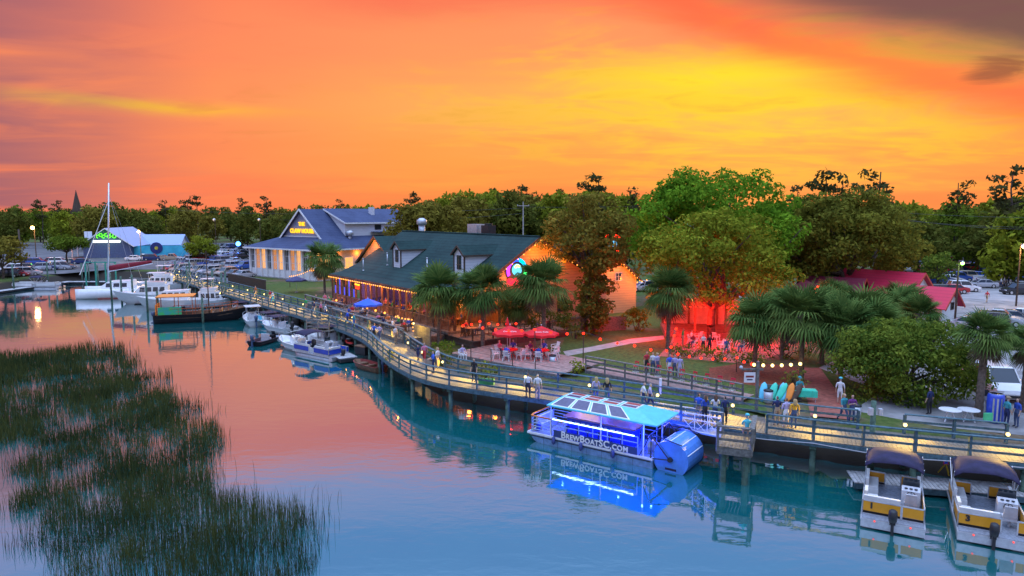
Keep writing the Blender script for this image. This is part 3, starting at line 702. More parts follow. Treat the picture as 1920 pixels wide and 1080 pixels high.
# --- shrubs
def shrub(name, label, x, y, rx, ry, h, n, leaf, seed, size=0.13, dens=36, z=LAND, group=None):
    t = thing(name, label, 'shrub', (x, y, z), 0, group)
    bl = dome_blobs(rx, ry, h * 0.5, h * 0.5, n, min(rx, ry, h) * 0.42, seed, -1)
    V, Fc = leaves(bl, dens, size, seed, 0.2); np_mesh('foliage', V, Fc, leaf, t)
    mb = MB(); r = random.Random(seed)
    for i in range(5): limb(mb, (r.uniform(-.2, .2), r.uniform(-.2, .2), -0.1), (r.uniform(-.6, .6) * rx, r.uniform(-.6, .6) * ry, h * 0.6), 0.05, 0.02, 0.1, 3, i)
    mb.build('stems', M_bark, t); return t
for i, (px, py, y, rx, ry, h, lf, lab) in enumerate([
    (828, 665, 54.5, 1.1, 1.0, 2.3, L_oak, 'rounded bright green bush inside the bend of the boardwalk'), (910, 690, 51, 1.2, 0.7, 1.2, L_olive, 'low olive bush at the front of the parasol terrace'),
    (1078, 698, 51.5, 0.7, 0.6, 1.3, L_olive, 'scruffy olive shrub beside the lamp post at the end of the terrace'), (1078, 605, 67.5, 3.4, 1.6, 4.2, L_dark, 'wide dark shrub mass below the small cottage gable'), (1022, 600, 65.5, 2.4, 1.4, 3.6, L_dark, 'dark shrub behind the slim palmetto'),
    (1195, 610, 72, 2.0, 1.2, 2.4, L_oak, 'light green shrub beside the picket fence'), (1290, 668, 59, 1.9, 1.0, 1.1, L_bush, 'clipped hedge in front of the red lit stage'), (1345, 684, 57.0, 2.2, 1.0, 1.2, L_bush, 'clipped hedge between the lawn and the red floor'), (1400, 690, 56, 1.5, 0.9, 1.0, L_bush, 'clipped hedge behind the hanging sign'),
    (1470, 668, 58, 2.4, 1.0, 1.2, L_oak, 'green hedge between the palm trunks'), (1490, 712, 47.5, 0.8, 0.7, 1.7, leafmat('spiky_leaves', (0.16, 0.2, 0.04), (0.3, 0.3, 0.06)), 'spiky yellow green plant under the warm bulbs'), (735, 655, 56.6, 0.5, 0.5, 1.0, L_olive, 'small olive bush by the yellow lit ramp')]):
    p = G(px, py); shrub('shrub', lab, AT(px, py, y).x, y, rx, ry, h, 18, lf, 300 + i, 0.11 if y < 60 else 0.15, 34)
# --- marsh grass standing in the water: too many stems to count
gp = np.random.RandomState(9)
outline = [(-400, 700), (-40, 668), (60, 668), (150, 652), (232, 650), (240, 668), (262, 690), (290, 712), (318, 735), (362, 770), (392, 800), (412, 812), (388, 832), (385, 870), (392, 905), (408, 938), (470, 955), (540, 935), (575, 940), (560, 975), (600, 1000), (612, 1030), (585, 1075), (540, 1110), (300, 1150), (160, 1090), (95, 1000), (70, 950), (22, 890), (10, 850), (-60, 840), (-400, 900)]
OW = np.array([(G(a, b, 0).x, G(a, b, 0).y) for a, b in outline])
def inpoly(px, py, P):
    ins = np.zeros(px.shape, bool)
    for i in range(len(P)):
        ax, ay = P[i]; bx, by = P[(i + 1) % len(P)]
        ins ^= ((ay > py) != (by > py)) & (px < (bx - ax) * (py - ay) / (by - ay + 1e-12) + ax)
    return ins
def vnoise(x, y, s, seed):
    r = np.random.RandomState(seed); T = r.rand(64, 64); x = x / s; y = y / s; xi = np.floor(x).astype(int); yi = np.floor(y).astype(int); fx = x - xi; fy = y - yi
    fx = fx * fx * (3 - 2 * fx); fy = fy * fy * (3 - 2 * fy); g = lambda a, b: T[a % 64, b % 64]
    return (g(xi, yi) * (1 - fx) + g(xi + 1, yi) * fx) * (1 - fy) + (g(xi, yi + 1) * (1 - fx) + g(xi + 1, yi + 1) * fx) * fy
N = 420000; x0, y0 = OW.min(0); x1, y1 = OW.max(0); x0 = max(x0, -58); y0 = 17.5
bx = gp.uniform(x0, x1, N); by = gp.uniform(y0, y1, N)
wob = (vnoise(bx, by, 2.0, 1) - .5) * 3.0 + gp.normal(0, .45, N); wob2 = (vnoise(bx, by, 1.7, 8) - .5) * 2.4 + gp.normal(0, .45, N)
ok = inpoly(bx + wob, by + wob2, OW)
den = 0.55 * vnoise(bx, by, 3.0, 2) + 0.45 * vnoise(bx, by, 0.9, 3)
ok &= gp.rand(N) < np.clip((den - 0.24) * 2.1, 0.02, 1) * np.clip(1.1 - (by - 22) / 60, 0.3, 1) 
ok &= np.abs(bx / by) < 0.83
bx, by = bx[ok][:88000], by[ok][:88000]; n = len(bx)
hh = gp.uniform(0.45, 1.15, n) * (0.75 + 0.5 * vnoise(bx, by, 4, 5)); wd = gp.uniform(0.006, 0.011, n) * np.clip(by / 28, 1, 2.2)
az = gp.uniform(0, 6.28, n); ln = gp.normal(0, 0.24, n) + 0.06; ax = gp.uniform(0, 3.14, n)
base = np.stack([bx, by, np.full(n, -0.05)], 1); dirv = np.stack([np.cos(az), np.sin(az), np.zeros(n)], 1); wv_ = np.stack([np.cos(ax), np.sin(ax), np.zeros(n)], 1) * wd[:, None]
mid = base + dirv * (ln * hh * 0.35)[:, None] + np.array([0, 0, 1]) * (hh * 0.6)[:, None]; tip = base + dirv * (ln * hh)[:, None] + np.array([0, 0, 1]) * hh[:, None]
V = np.stack([base - wv_, base + wv_, mid + wv_ * 0.8, mid - wv_ * 0.8, tip], 1).reshape(-1, 3); o5 = np.arange(n)[:, None] * 5
T1 = np.concatenate([o5 + np.array([[0, 1, 2]]), o5 + np.array([[0, 2, 3]]), o5 + np.array([[3, 2, 4]])])
tag(np_mesh('marsh_grass', V, T1, leafmat('marsh_grass_blades', (0.012, 0.032, 0.014), (0.12, 0.13, 0.035), 0.25, 0.2)), 'dark green marsh grass standing in the shallow water', 'marsh grass', kind='stuff')
# ================================================================== buildings
class Frame:
    """a local frame on the ground: x along, y inward"""
    def __init__(s, o, ang): s.o = Vector(o); s.a = ang
def bulbs_line(parent, pts, spacing, r, m, name='bulb_string', wire=True, sag=0.0, single=False):
    """bulbs on a wire through pts (local); returns bulb positions"""
    pos = []
    mw = MB(); mbb = MB()
    for a, b in zip(pts[:-1], pts[1:]):
        a = Vector(a); b = Vector(b); L = (b - a).length; n = max(1, int(L / spacing)); prev = a
        for i in range(n + 1):
            t = i / n; q = a.lerp(b, t); q = q + Vector((0, 0, -sag * L * 4 * t * (1 - t)))
            if i: mw.tube(prev, q, 0.012, 0.012, 3, cap=False)
            prev = q
            if i < n: pos.append(q + Vector((0, 0, -r * 1.2)))
    if wire: mw.build('wire', M_black, parent)
    if single:
        me = None
        for q in pos:
            if me is None: o = MB().ball((0, 0, 0), r, 8).build('bulb', m, parent); me = o.data
            else: o = link('bulb', me, parent)
            o.location = q
    else:
        for q in pos: mbb.ball(q, r, 6)
        tag(mbb.build('bulbs', m, parent), kind='stuff')
    return pos
def window(parent, c, xd, w, h, m_frame=M_white, m_pane=M_glass, nx_=2, ny_=2, t=0.06):
    """c = centre on wall; xd = unit direction along the wall; frame proud of the wall, panes recessed"""
    c = Vector(c); x = Vector(xd); n = Vector((x.y, -x.x, 0)); up = Vector((0, 0, 1))
    mb = MB()
    for sx in (-1, 1): mb.beam(c + x * sx * w / 2 + n * 0.03 - up * h / 2, c + x * sx * w / 2 + n * 0.03 + up * h / 2, t * 1.6, t * 1.6)
    for sz in (-1, 1): mb.beam(c - x * (w / 2 + .05) + up * sz * h / 2 + n * 0.03, c + x * (w / 2 + .05) + up * sz * h / 2 + n * 0.03, t * 1.8, t * 1.6)
    for i in range(1, nx_): q = c - x * w / 2 + x * w * i / nx_; mb.beam(q + n * 0.02 - up * h / 2, q + n * 0.02 + up * h / 2, t * .7, t * .7)
    for i in range(1, ny_): q = c - up * h / 2 + up * h * i / ny_; mb.beam(q + n * 0.02 - x * w / 2, q + n * 0.02 + x * w / 2, t * .7, t * .7)
    fr = mb.build('window', m_frame, parent)
    a = c + n * 0.012; mp = MB().add([a - x * w / 2 - up * h / 2, a + x * w / 2 - up * h / 2, a + x * w / 2 + up * h / 2, a - x * w / 2 + up * h / 2], [(0, 1, 2, 3)])
    mp.build('pane', m_pane, fr); return fr
M_cream = stripes('cream_clapboard', (0.52, 0.37, 0.2), (0.2, 0.13, 0.06), 1.0, 'Z', .75, .6, .08)
M_wside = stripes('white_clapboard', (0.72, 0.73, 0.75), (0.36, 0.38, 0.44), 1.0, 'Z', .7, .5, .06)
M_gshin = stripes('green_shingles', (0.024, 0.062, 0.056), (0.007, 0.022, 0.022), 1.1, 'Z', 0.9, 0.3, 0.4)
M_bshin = stripes('slate_blue_shingles', (0.075, 0.10, 0.19), (0.03, 0.042, 0.09), 1.0, 'Z', 0.85, 0.3, 0.35)
M_redmetal = stripes('red_standing_seam', (0.62, 0.03, 0.08), (0.34, 0.015, 0.05), 0.8, 'X', 0.5, 0.5, 0.12)
M_warmwall = mat('warm_cream_wall', (0.6, 0.5, 0.38), 0.8, var=0.12)
M_orangepane = emit('lit_window', (1.0, 0.45, 0.13), 1.0)
# ------------------------------------------------------------------ the green roofed waterside restaurant
A = Vector((-24.0, 90.0, 0)); ex = Vector((0.593, -0.805, 0)).normalized(); ang = math.atan2(ex.y, ex.x)
res = thing('restaurant', 'long waterside restaurant with green shingle roof, two dormers and strings of bulbs', 'building', (A.x, A.y, 0), ang)
L = 30.0; PROF = [(0, 6.25), (1.8, 6.55), (4.2, 7.55), (7.2, 9.45), (10.9, 11.75), (14.6, 9.6), (21.8, 6.4)]
FL = 2.7
mb = MB()
for (y0, z0), (y1, z1) in zip(PROF[:-1], PROF[1:]): mb.slab([(-0.5, y0, z0), (L + 0.6, y0, z0), (L + 0.6, y1, z1), (-0.5, y1, z1)], 0.18)
roof = mb.build('roof', M_gshin, res)
mb = MB()
for x in (-0.52, L + 0.62):
    for (y0, z0), (y1, z1) in zip(PROF[:-1], PROF[1:]): mb.beam((x, y0, z0 - 0.16), (x, y1, z1 - 0.16), 0.06, 0.3)
mb.beam((-0.5, -0.03, 6.12), (L + 0.6, -0.03, 6.12), 0.06, 0.26); mb.build('roof_trim', M_darkwood, res)
MB().tube((-0.5, 10.9, 11.8), (L + 0.6, 10.9, 11.8), 0.1, 0.1, 6).build('ridge_cap', M_gshin, res)
# gable wall toward the viewer, standing over an open side porch
gw = [(0.6, 5.3), (0.6, 6.1)] + [(y, z - 0.22) for y, z in PROF[1:-1]] + [(21.2, 6.1), (21.2, 5.3)]
MB().loft([[(L - 0.3, y, z) for y, z in gw], [(L, y, z) for y, z in gw]]).build('gable_wall', M_cream, res)
MB().box(L - 3.2, L - 3.0, 0.5, 21.2, FL, 5.9).build('porch_wall', M_brown, res); MB().box(L - 3.2, L, 11.5, 11.7, FL, 5.3).build('porch_wall', M_cream, res); MB().box(L - .28, L - .02, 11.7, 21.2, LAND - .2, 5.28).build('side_wall', M_cream, res)
for k in range(7): MB().box(L - .26, L - .06, .7 + k * 1.8, .9 + k * 1.8, FL, 5.32).build('porch_post', M_darkwood, res)
for k in range(22): MB().box(L + .22 + k * .2, L + .40 + k * .2, -0.2, 11.4, FL - .31, FL - .25).build('porch_board', M_plank, res)
MB().box(L + .2, L + 4.6, -.15, 11.3, 1.0, FL - .32).build('porch_base', M_darkwood, res)
for k in range(6):
    y = -.1 + k * 2.3; MB().box(L + 4.42, L + 4.54, y - .06, y + .06, FL - .25, FL + .85).build('rail_post', M_redb_ if False else M_darkwood, res)
    if k < 5: m_ = MB(); m_.beam((L + 4.48, y, FL + .85), (L + 4.48, y + 2.3, FL + .85), .12, .06); m_.beam((L + 4.48, y, FL + .3), (L + 4.48, y + 2.3, FL + .3), .05, .1); m_.build('porch_rail', M_brown, res)
for y in (2.5, 6.5, 9.8): lamp('porch_light', (L - 1.6, y, 4.6), 80, C_ORANGE, res, .15); MB().ball((L - 1.6, y, 4.8), .14, 8).build('porch_lamp', M_bulb_o, res)
MB().box(0, L, 7.2, 7.4, FL, 7.8).build('back_wall', M_brown, res)
MB().box(0, 0.2, 4.2, 21.2, LAND - .1, 7.0).build('end_wall', M_cream, res)
MB().box(-0.3, L + 0.2, -0.2, 21.6, FL - 0.25, FL).build('floor', M_plank, res)
MB().box(-0.25, L + 0.15, -0.1, 0.05, LAND - 2.2, FL - 0.26).build('skirting', M_darkwood, res)
for k in range(21):
    x = 0.1 + k * (L - 0.3) / 20
    MB().box(x - 0.09, x + 0.09, 0.12, 0.30, FL, 6.18).build('post', M_darkwood if k % 3 == 0 else M_brown, res)
for k in range(20):
    x0 = 0.2 + k * (L - 0.3) / 20; x1 = x0 + (L - 0.3) / 20 - 0.2; m_ = MB()
    m_.beam((x0, 0.2, FL + 1.0), (x1, 0.2, FL + 1.0), 0.1, 0.08); m_.beam((x0, 0.2, FL + 0.12), (x1, 0.2, FL + 0.12), 0.06, 0.08)
    for j in range(8): xx = x0 + (x1 - x0) * (j + .5) / 8; m_.beam((xx, 0.2, FL + 0.1), (xx, 0.2, FL + 1.0), 0.04)
    m_.build('balustrade', M_brown, res)
# glazed bay with blue light at the left end
M_bluepane = emit('blue_lit_window', (0.12, 0.12, 1.0), 0.9)
for k in range(5):
    x0 = 0.35 + k * 1.49; 
    for (z0, z1) in ((FL + 1.08, FL + 2.1), (FL + 2.16, 6.05)): MB().box(x0, x0 + 1.05, 0.42, 0.45, z0, z1).build('blue_pane', M_bluepane if (k % 2 or z1 < 5) else M_glass, res)
    m_ = MB()
    for xx in (x0 - .05, x0 + 0.5, x0 + 1.1): m_.beam((xx, 0.4, FL + 1), (xx, 0.4, 6.1), 0.06)
    m_.beam((x0 - .05, 0.4, FL + 2.13), (x0 + 1.1, 0.4, FL + 2.13), 0.07); m_.build('window_frame', M_darkwood, res)
# red neon tube sign at the corner of the glazed bay
sg = MB(); sg.box(8.4, 9.9, -0.25, -0.12, 5.0, 5.85).build('sign_board', M_darkwood, res)
for k, (z, m_) in enumerate(((5.62, emit('neon_amber', (1, .45, .02), 3)), (5.4, emit('neon_red', (1, 0.03, 0.01), 4)), (5.18, MATS['neon_red']))): MB().box(8.5 + .1 * k, 9.8 - .1 * k, -.3, -.26, z - .07, z + .07).build('neon_bar', m_, res)
lamp('sign_light', (9.1, -0.9, 5.3), 60, C_RED, res, 0.3)
# dormers
for dx in (10.8, 25.2):
    dw, yf, zb, ze, zp = 1.0, 4.3, 7.4, 9.95, 10.75
    dm = MB(); pts = [(dx - dw, yf, zb), (dx + dw, yf, zb), (dx + dw, yf, ze), (dx, yf, zp), (dx - dw, yf, ze)]
    dm.loft([pts, [(x, yf + 5.0, z) for x, y, z in pts]]); do = dm.build('dormer', M_wside, res)
    m_ = MB(); m_.slab([(dx - dw - 0.25, yf - 0.3, ze - 0.12), (dx, yf - 0.3, zp + 0.1), (dx, yf + 5.0, zp + 0.1), (dx - dw - 0.25, yf + 5.0, ze - 0.12)], 0.1)
    m_.slab([(dx, yf - 0.3, zp + 0.1), (dx + dw + 0.25, yf - 0.3, ze - 0.12), (dx + dw + 0.25, yf + 5.0, ze - 0.12), (dx, yf + 5.0, zp + 0.1)], 0.1); m_.build('dormer_roof', M_gshin, do)
    m_ = MB(); m_.beam((dx - dw - .27, yf - .32, ze - .16), (dx, yf - .32, zp + .04), 0.05, 0.2); m_.beam((dx + dw + .27, yf - .32, ze - .16), (dx, yf - .32, zp + .04), 0.05, 0.2)
    m_.beam((dx + dw + .27, yf - .32, ze - .18), (dx + dw + .27, yf + 4.6, ze - .18), 0.05, 0.16); m_.beam((dx + dw + .01, yf - .01, zb), (dx + dw + .01, yf - .01, ze - .1), 0.14); m_.beam((dx - dw - .01, yf - .01, zb), (dx - dw - .01, yf - .01, ze - .1), 0.14)
    m_.build('dormer_trim', M_darkwood, do)
    m_ = MB(); m_.box(dx - 0.42, dx + 0.42, yf - 0.06, yf - 0.02, zb + 0.9, ze - 0.15); m_.build('dormer_window', M_glass, do)
    m_ = MB(); m_.beam((dx, yf - .08, zb + .9), (dx, yf - .08, ze - .15), 0.05); m_.beam((dx - .42, yf - .08, zb + 1.4), (dx + .42, yf - .08, zb + 1.4), 0.05); m_.build('window_bars', M_brown, do)
# wing gable at the far left behind the main slope
def wing(px, hw, zp, ze, y0, y1):
    m_ = MB(); pts = [(px - hw, y0, 5.0), (px + hw, y0, 5.0), (px + hw, y0, ze), (px, y0, zp), (px - hw, y0, ze)]
    m_.loft([pts, [(x, y0 + 0.2, z) for x, y, z in pts]]); w = m_.build('wing_gable', M_cream, res)
    m_ = MB(); m_.slab([(px - hw - .4, y0 - .4, ze - .15), (px, y0 - .4, zp + .2), (px, y1, zp + .2), (px - hw - .4, y1, ze - .15)], 0.15)
    m_.slab([(px, y0 - .4, zp + .2), (px + hw + .4, y0 - .4, ze - .15), (px + hw + .4, y1, ze - .15), (px, y1, zp + .2)], 0.15); m_.build('wing_roof', M_gshin, res)
    m_ = MB(); m_.beam((px - hw - .4, y0 - .42, ze - .2), (px, y0 - .42, zp + .12), .06, .25); m_.beam((px + hw + .4, y0 - .42, ze - .2), (px, y0 - .42, zp + .12), .06, .25); m_.build('wing_trim', M_darkwood, res)
wing(-1.2, 6.0, 10.9, 7.2, 7.2, 20)
lamp('gable_light', (-1.2, 5.9, 9.8), 200, C_ORANGE, res, 0.2); lamp('gable_light', (-3.6, 5.9, 8.6), 45, C_ORANGE, res, 0.2)
# roof furniture
for (x, y, h) in ((4.6, 2.6, 1.5), (7.9, 4.4, 1.5), (20.6, 3.0, 2.2)):
    z = np.interp(y, [p[0] for p in PROF], [p[1] for p in PROF]); m_ = MB(); m_.tube((x, y, z - .2), (x, y, z + h), .07, .07, 8); m_.lathe([(.16, 0), (.12, .08), (.07, .12)], 8, (x, y, z)); m_.tube((x, y, z + h), (x, y, z + h + .12), .1, .1, 8)
    m_.build('vent_pipe', M_steel, res, True)
m_ = MB(); m_.tube((3.2, 12.0, 10.8), (3.2, 12.0, 12.6), .45, .45, 12); m_.lathe([(.45, 1.8), (.7, 2.0), (.7, 2.5), (.3, 2.8)], 12, (3.2, 12.0, 10.8)); m_.build('exhaust_fan', M_steel, res, True)
m_ = MB(); m_.box(14.5, 16.6, 12.2, 13.6, 10.0, 12.9); m_.build('air_conditioner', M_steel, res); m_ = MB(); m_.box(17.6, 19.0, 12.2, 13.4, 10.0, 12.8); m_.tube((18.3, 12.8, 12.8), (18.3, 12.8, 13.0), .5, .5, 12); m_.build('air_conditioner', M_black, res)
# strings of bulbs along the eave and the rake
pos = bulbs_line(res, [(-0.4, -0.12, 6.0), (L + 0.5, -0.12, 6.0)], 0.55, 0.075, M_bulb_o, 'eave')
pr = [(L + 0.75, y, z - 0.3) for y, z in PROF]; bulbs_line(res, pr, 0.75, 0.07, M_bulb_o)
for x in np.linspace(1.5, L - 1, 9): lamp('eave_light', (float(x), -0.25, 5.65), 60, C_ORANGE, res, 0.15)
for y, z in ((1.5, 6.0), (4.5, 7.0), (7.4, 8.8), (10.4, 10.9), (13, 9.8)): lamp('rake_light', (L + 1.4, y, z - 0.8), 230, (1, .22, .02), res, 0.2)
for x in np.linspace(3, L - 3, 6): 
    MB().ball((float(x), 3.4, 5.2), 0.16, 8).build('pendant_lamp', M_bulb_o, res); MB().beam((float(x), 3.4, 5.3), (float(x), 3.4, 7.0), .03).build('pendant_cord', M_black, res)
    lamp('pendant_light', (float(x), 3.4, 4.9), 280, (1.0, .3, .06) if x > 8 else (0.15, 0.12, 1.0), res, 0.2)
for x in (2.1, 4.1, 11.6, 13.9, 16.3, 19.6, 22): 
    MB().ball((x, -0.15, FL + .28), 0.13, 8).build('rail_lamp', M_bulb_o, res); lamp('rail_light', (x, -0.3, FL + .4), 14, C_ORANGE, res, .1)
# lower gable walls get a couple of windows
for (y, z) in ((14.5, 4.2), (18.0, 4.2)): window(res, (L + 0.0, y, z), (0, 1, 0), 1.2, 1.4, M_darkwood)
# round neon emblem on the gable wall
ns_ = thing('neon_sign', 'round rainbow neon emblem with a red base on the orange gable wall', 'sign', res.matrix_basis @ Vector((L + 0.02, 8.2, 8.1)), ang + math.pi / 2)
def ringarc(mb, r0, r1, a0, a1, y, n=14, zo=0, d=0.06):
    for i in range(n):
        t0 = a0 + (a1 - a0) * i / n; t1 = a0 + (a1 - a0) * (i + 1) / n
        q = [(math.cos(t) * r, y, math.sin(t) * r + zo) for t, r in ((t0, r0), (t1, r0), (t1, r1), (t0, r1))]
        mb.loft([q, [(a, b - d, c) for a, b, c in q]])
MB().lathe([(1.35, 0), (1.35, 0.1)], 24).build('backing', M_black, ns_); b_ = ns_.children[-1]; b_.rotation_euler = (math.pi / 2, 0, 0); b_.location = (0, -0.02, 0.2)
for i, (c, a0, a1) in enumerate([((0.55, .05, 1), 120, 205), ((.02, .1, 1), 75, 120), ((0, .6, 1), 25, 75), ((.05, 1, .15), -40, 25)]):
    m_ = MB(); ringarc(m_, 0.95, 1.32, R(a0), R(a1), -0.16, 10, 0.2); m_.build('neon_arc', emit('neon_%d' % i, c, 1.8), ns_)
m_ = MB(); ringarc(m_, 0.05, 0.62, 0, 6.283, -0.16, 16, 0.3); m_.build('neon_disc', emit('neon_cyan', (.15, .75, 1), 1.3), ns_)
m_ = MB(); ringarc(m_, 0.15, 0.4, 0.3, 3.0, -0.24, 10, 0.45); m_.build('neon_disc', emit('neon_yellow', (1, .9, .2), 2), ns_)
m_ = MB().loft([[(-1.5, -.16, -1.35), (1.4, -.16, -1.35), (1.05, -.16, -.55), (-1.1, -.16, -.55)], [(-1.5, -.24, -1.35), (1.4, -.24, -1.35), (1.05, -.24, -.55), (-1.1, -.24, -.55)]]); m_.build('neon_base', emit('neon_redbase', (1, .02, .05), 2.0), ns_)
lamp('neon_light', (0, -0.9, -0.6), 50, (1, .05, .1), ns_, .4)
# the deck and steps in front of the restaurant
dk = thing('restaurant_deck', 'raised wooden dining deck with railings in front of the green roofed restaurant', 'deck', (A.x, A.y, 0), ang)
for k in range(44): MB().box(12 + k * 0.4, 12.38 + k * 0.4, -4.8, -0.22, 2.3, 2.36).build('board', M_plank, dk)
for k in range(36): MB().box(-3.0 + k * 0.4, -2.62 + k * 0.4, -2.6, -0.22, 2.3, 2.36).build('board', M_plank, dk)
m_ = MB(); m_.box(12, 29.6, -4.78, -4.7, .2, 2.28); m_.box(29.5, 29.6, -4.7, -.2, 1.0, 2.28); m_.box(-3, 11.4, -2.58, -2.5, .2, 2.28); m_.build('skirting', M_wood, dk)
for k in range(8):
    x = 12.1 + k * 2.5
    if x < 29.7: MB().box(x - .07, x + .07, -4.75, -4.61, 1.4, 3.4).build('post', M_wood, dk)
for k in range(7):
    x = 12.1 + k * 2.5; m_ = MB(); m_.beam((x, -4.68, 3.4), (x + 2.5, -4.68, 3.4), .3, .1); m_.beam((x, -4.68, 2.9), (x + 2.5, -4.68, 2.9), .05, .12); m_.build('rail', M_wood, dk)
for k in range(6):
    x = -3 + k * 2.6; MB().box(x - .07, x + .07, -2.5, -2.36, 1.4, 3.4).build('post', M_wood, dk)
    if k < 5: m_ = MB(); m_.beam((x, -2.43, 3.4), (x + 2.6, -2.43, 3.4), .3, .1); m_.beam((x, -2.43, 2.9), (x + 2.6, -2.43, 2.9), .05, .12); m_.build('rail', M_wood, dk)
stp = thing('steps', 'wooden steps with handrails climbing from the boardwalk to the restaurant door', 'stairs', res.matrix_basis @ Vector((10.6, -2.2, 0)), ang)
for k in range(5): MB().box(-1.0, 1.0, -0.2 + k * 0.45, 0.26 + k * 0.45, 1.9 + k * .16, 1.97 + k * .16).build('tread', M_plank, stp)
for sx in (-1.05, 1.05):
    m_ = MB(); m_.beam((sx, -0.4, 2.85), (sx, 2.0, 3.75), .1, .08); m_.beam((sx, -0.4, 1.6), (sx, -.4, 2.85), .1); m_.beam((sx, 2.0, 2.5), (sx, 2.0, 3.75), .1); m_.build('handrail', M_wood2, stp)
# ------------------------------------------------------------------ the orange lit cottage with its small gable
def gable_house(name, label, loc, rz, w, dpt, ze, zp, m_wall, m_roof, m_trim, over=0.5, cat='building', z0=LAND, base=-0.1):
    """front gable on local y=0 facing -y, ridge running to +y"""
    t = thing(name, label, cat, (loc[0], loc[1], z0), rz)
    h = w / 2; pts = [(-h, 0, base), (h, 0, base), (h, 0, ze), (0, 0, zp), (-h, 0, ze)]
    MB().loft([pts, [(x, dpt, z) for x, y, z in pts]]).build('wall', m_wall, t)
    k = (zp - ze) / h; zo = ze - k * over
    m_ = MB(); m_.slab([(-h - over, -over, zo + .1), (0, -over, zp + .12), (0, dpt + over, zp + .12), (-h - over, dpt + over, zo + .1)], .12); m_.slab([(0, -over, zp + .12), (h + over, -over, zo + .1), (h + over, dpt + over, zo + .1), (0, dpt + over, zp + .12)], .12)
    m_.build('roof', m_roof, t)
    m_ = MB(); m_.beam((-h - over, -over - .03, zo - .02), (0, -over - .03, zp + .02), .06, .24); m_.beam((h + over, -over - .03, zo - .02), (0, -over - .03, zp + .02), .06, .24); m_.build('bargeboard', m_trim, t)
    return t
hd = AT(1138, 590, 85)
ct = gable_house('cottage', 'cream clapboard cottage gable lit orange under bulbs beside the leaning oak', (hd.x, 85), R(24), 8.6, 14, 4.4, 8.1, M_cream, M_gshin, M_darkwood)
bulbs_line(ct, [(-4.8, -.62, 3.8), (0, -.62, 7.95), (4.8, -.62, 3.8)], 0.5, 0.07, M_bulb_o)
for x, z in ((-3, 4.8), (-1, 6.6), (1, 6.6), (3, 4.8), (4.2, 3.9)): lamp('rake_light', (x, -1.4, z - .6), 230, (1, .2, .02), ct, .2)
window(ct, (1.6, -.012, 4.6), (1, 0, 0), .9, 1.0, M_steel); window(ct, (-1.8, -.012, 2.2), (1, 0, 0), 1.0, 1.4, M_darkwood)
for x in (-.5, .2): MB().ball((x, -.1, 5.9), .16, 8).build('vent', M_black, ct)
hd = AT(1092, 600, 79)
c2 = gable_house('cottage_wing', 'small cream clapboard gable with one dark window behind the dark shrubs', (hd.x, 79), R(24), 4.4, 7, 3.2, 5.2, M_cream, M_gshin, M_darkwood)
bulbs_line(c2, [(-2.6, -.6, 2.9), (0, -.6, 5.1), (2.6, -.6, 2.9)], 0.6, 0.06, M_bulb_o); window(c2, (0.5, -.012, 1.9), (1, 0, 0), .9, 1.2, M_darkwood)
lamp('gable_light', (-.6, -1.4, 3.8), 160, C_ORANGE, c2, .2)
# picket fence and timber terrace by the cottage
fn = thing('picket_fence', 'short grey picket fence behind the lawn beside the cottage shrubs', 'fence', G(1118, 622), R(20))
for k in range(26): MB().box(k * .14, k * .14 + .11, -.02, .02, 0, 1.5 + .03 * (k % 3)).build('picket', M_wood, fn)
m_ = MB(); m_.beam((0, .04, .4), (3.6, .04, .4), .06, .1); m_.beam((0, .04, 1.2), (3.6, .04, 1.2), .06, .1); m_.build('rail', M_wood, fn)
# ------------------------------------------------------------------ the blue roofed veranda restaurant
Oc = Vector((-41.0, 134.0, 0)); cz = LAND
ch = thing('veranda_restaurant', 'white restaurant with slate blue roof, lettered gable and glowing glass veranda', 'building', (Oc.x, Oc.y, 0), math.atan2(-0.6, 0.8))
# local: x = (0.8,-0.6) across the gable, y = (0.6,0.8) going back
ze, zs, zp = 7.6, 9.6, 15.0; x0, x1, y0, y1 = -13.5, 9.8, -4.6, 27
ins = 6.3
MB().box(x0 + 1.0, x1 - 1.0, y0 + 4.4, y1 - 1, cz - .1, ze - .02).build('wall', M_warmwall, ch)
m_ = MB(); a = [(x0, y0, ze), (x1, y0, ze), (x1, y1, ze), (x0, y1, ze)]; b = [(-ins, 0, zs + .2), (ins, 0, zs + .2), (ins, y1 - 3, zs + .2), (-ins, y1 - 3, zs + .2)]
for i in range(4): j = (i + 1) % 4; m_.slab([a[i], a[j], b[j], b[i]], .15)
m_.build('skirt_roof', M_bshin, ch)
m_ = MB()
for i in range(4): j = (i + 1) % 4; m_.beam(Vector(a[i]) - Vector((0, 0, .12)), Vector(a[j]) - Vector((0, 0, .12)), .1, .28)
m_.build('fascia', M_white, ch)
m_ = MB(); pts = [(-ins, 0, zs), (ins, 0, zs), (0, 0, zp)]; m_.loft([pts, [(x, y1 - 3, z) for x, y, z in pts]]); m_.build('gable_wall', mat('blue_grey_siding', (0.27, 0.29, 0.4), .7, var=.08), ch)
m_ = MB(); m_.slab([(-ins - .6, -.7, zs - .45), (0, -.7, zp + .15), (0, y1 - 2, zp + .15), (-ins - .6, y1 - 2, zs - .45)], .15); m_.slab([(0, -.7, zp + .15), (ins + .6, -.7, zs - .45), (ins + .6, y1 - 2, zs - .45), (0, y1 - 2, zp + .15)], .15); m_.build('main_roof', M_bshin, ch)
m_ = MB(); m_.beam((-ins - .6, -.73, zs - .55), (0, -.73, zp + .05), .08, .34); m_.beam((ins + .6, -.73, zs - .55), (0, -.73, zp + .05), .08, .34); m_.beam((-ins + .3, -.1, zs + .15), (ins - .3, -.1, zs + .15), .1, .25); m_.build('gable_trim', M_white, ch)
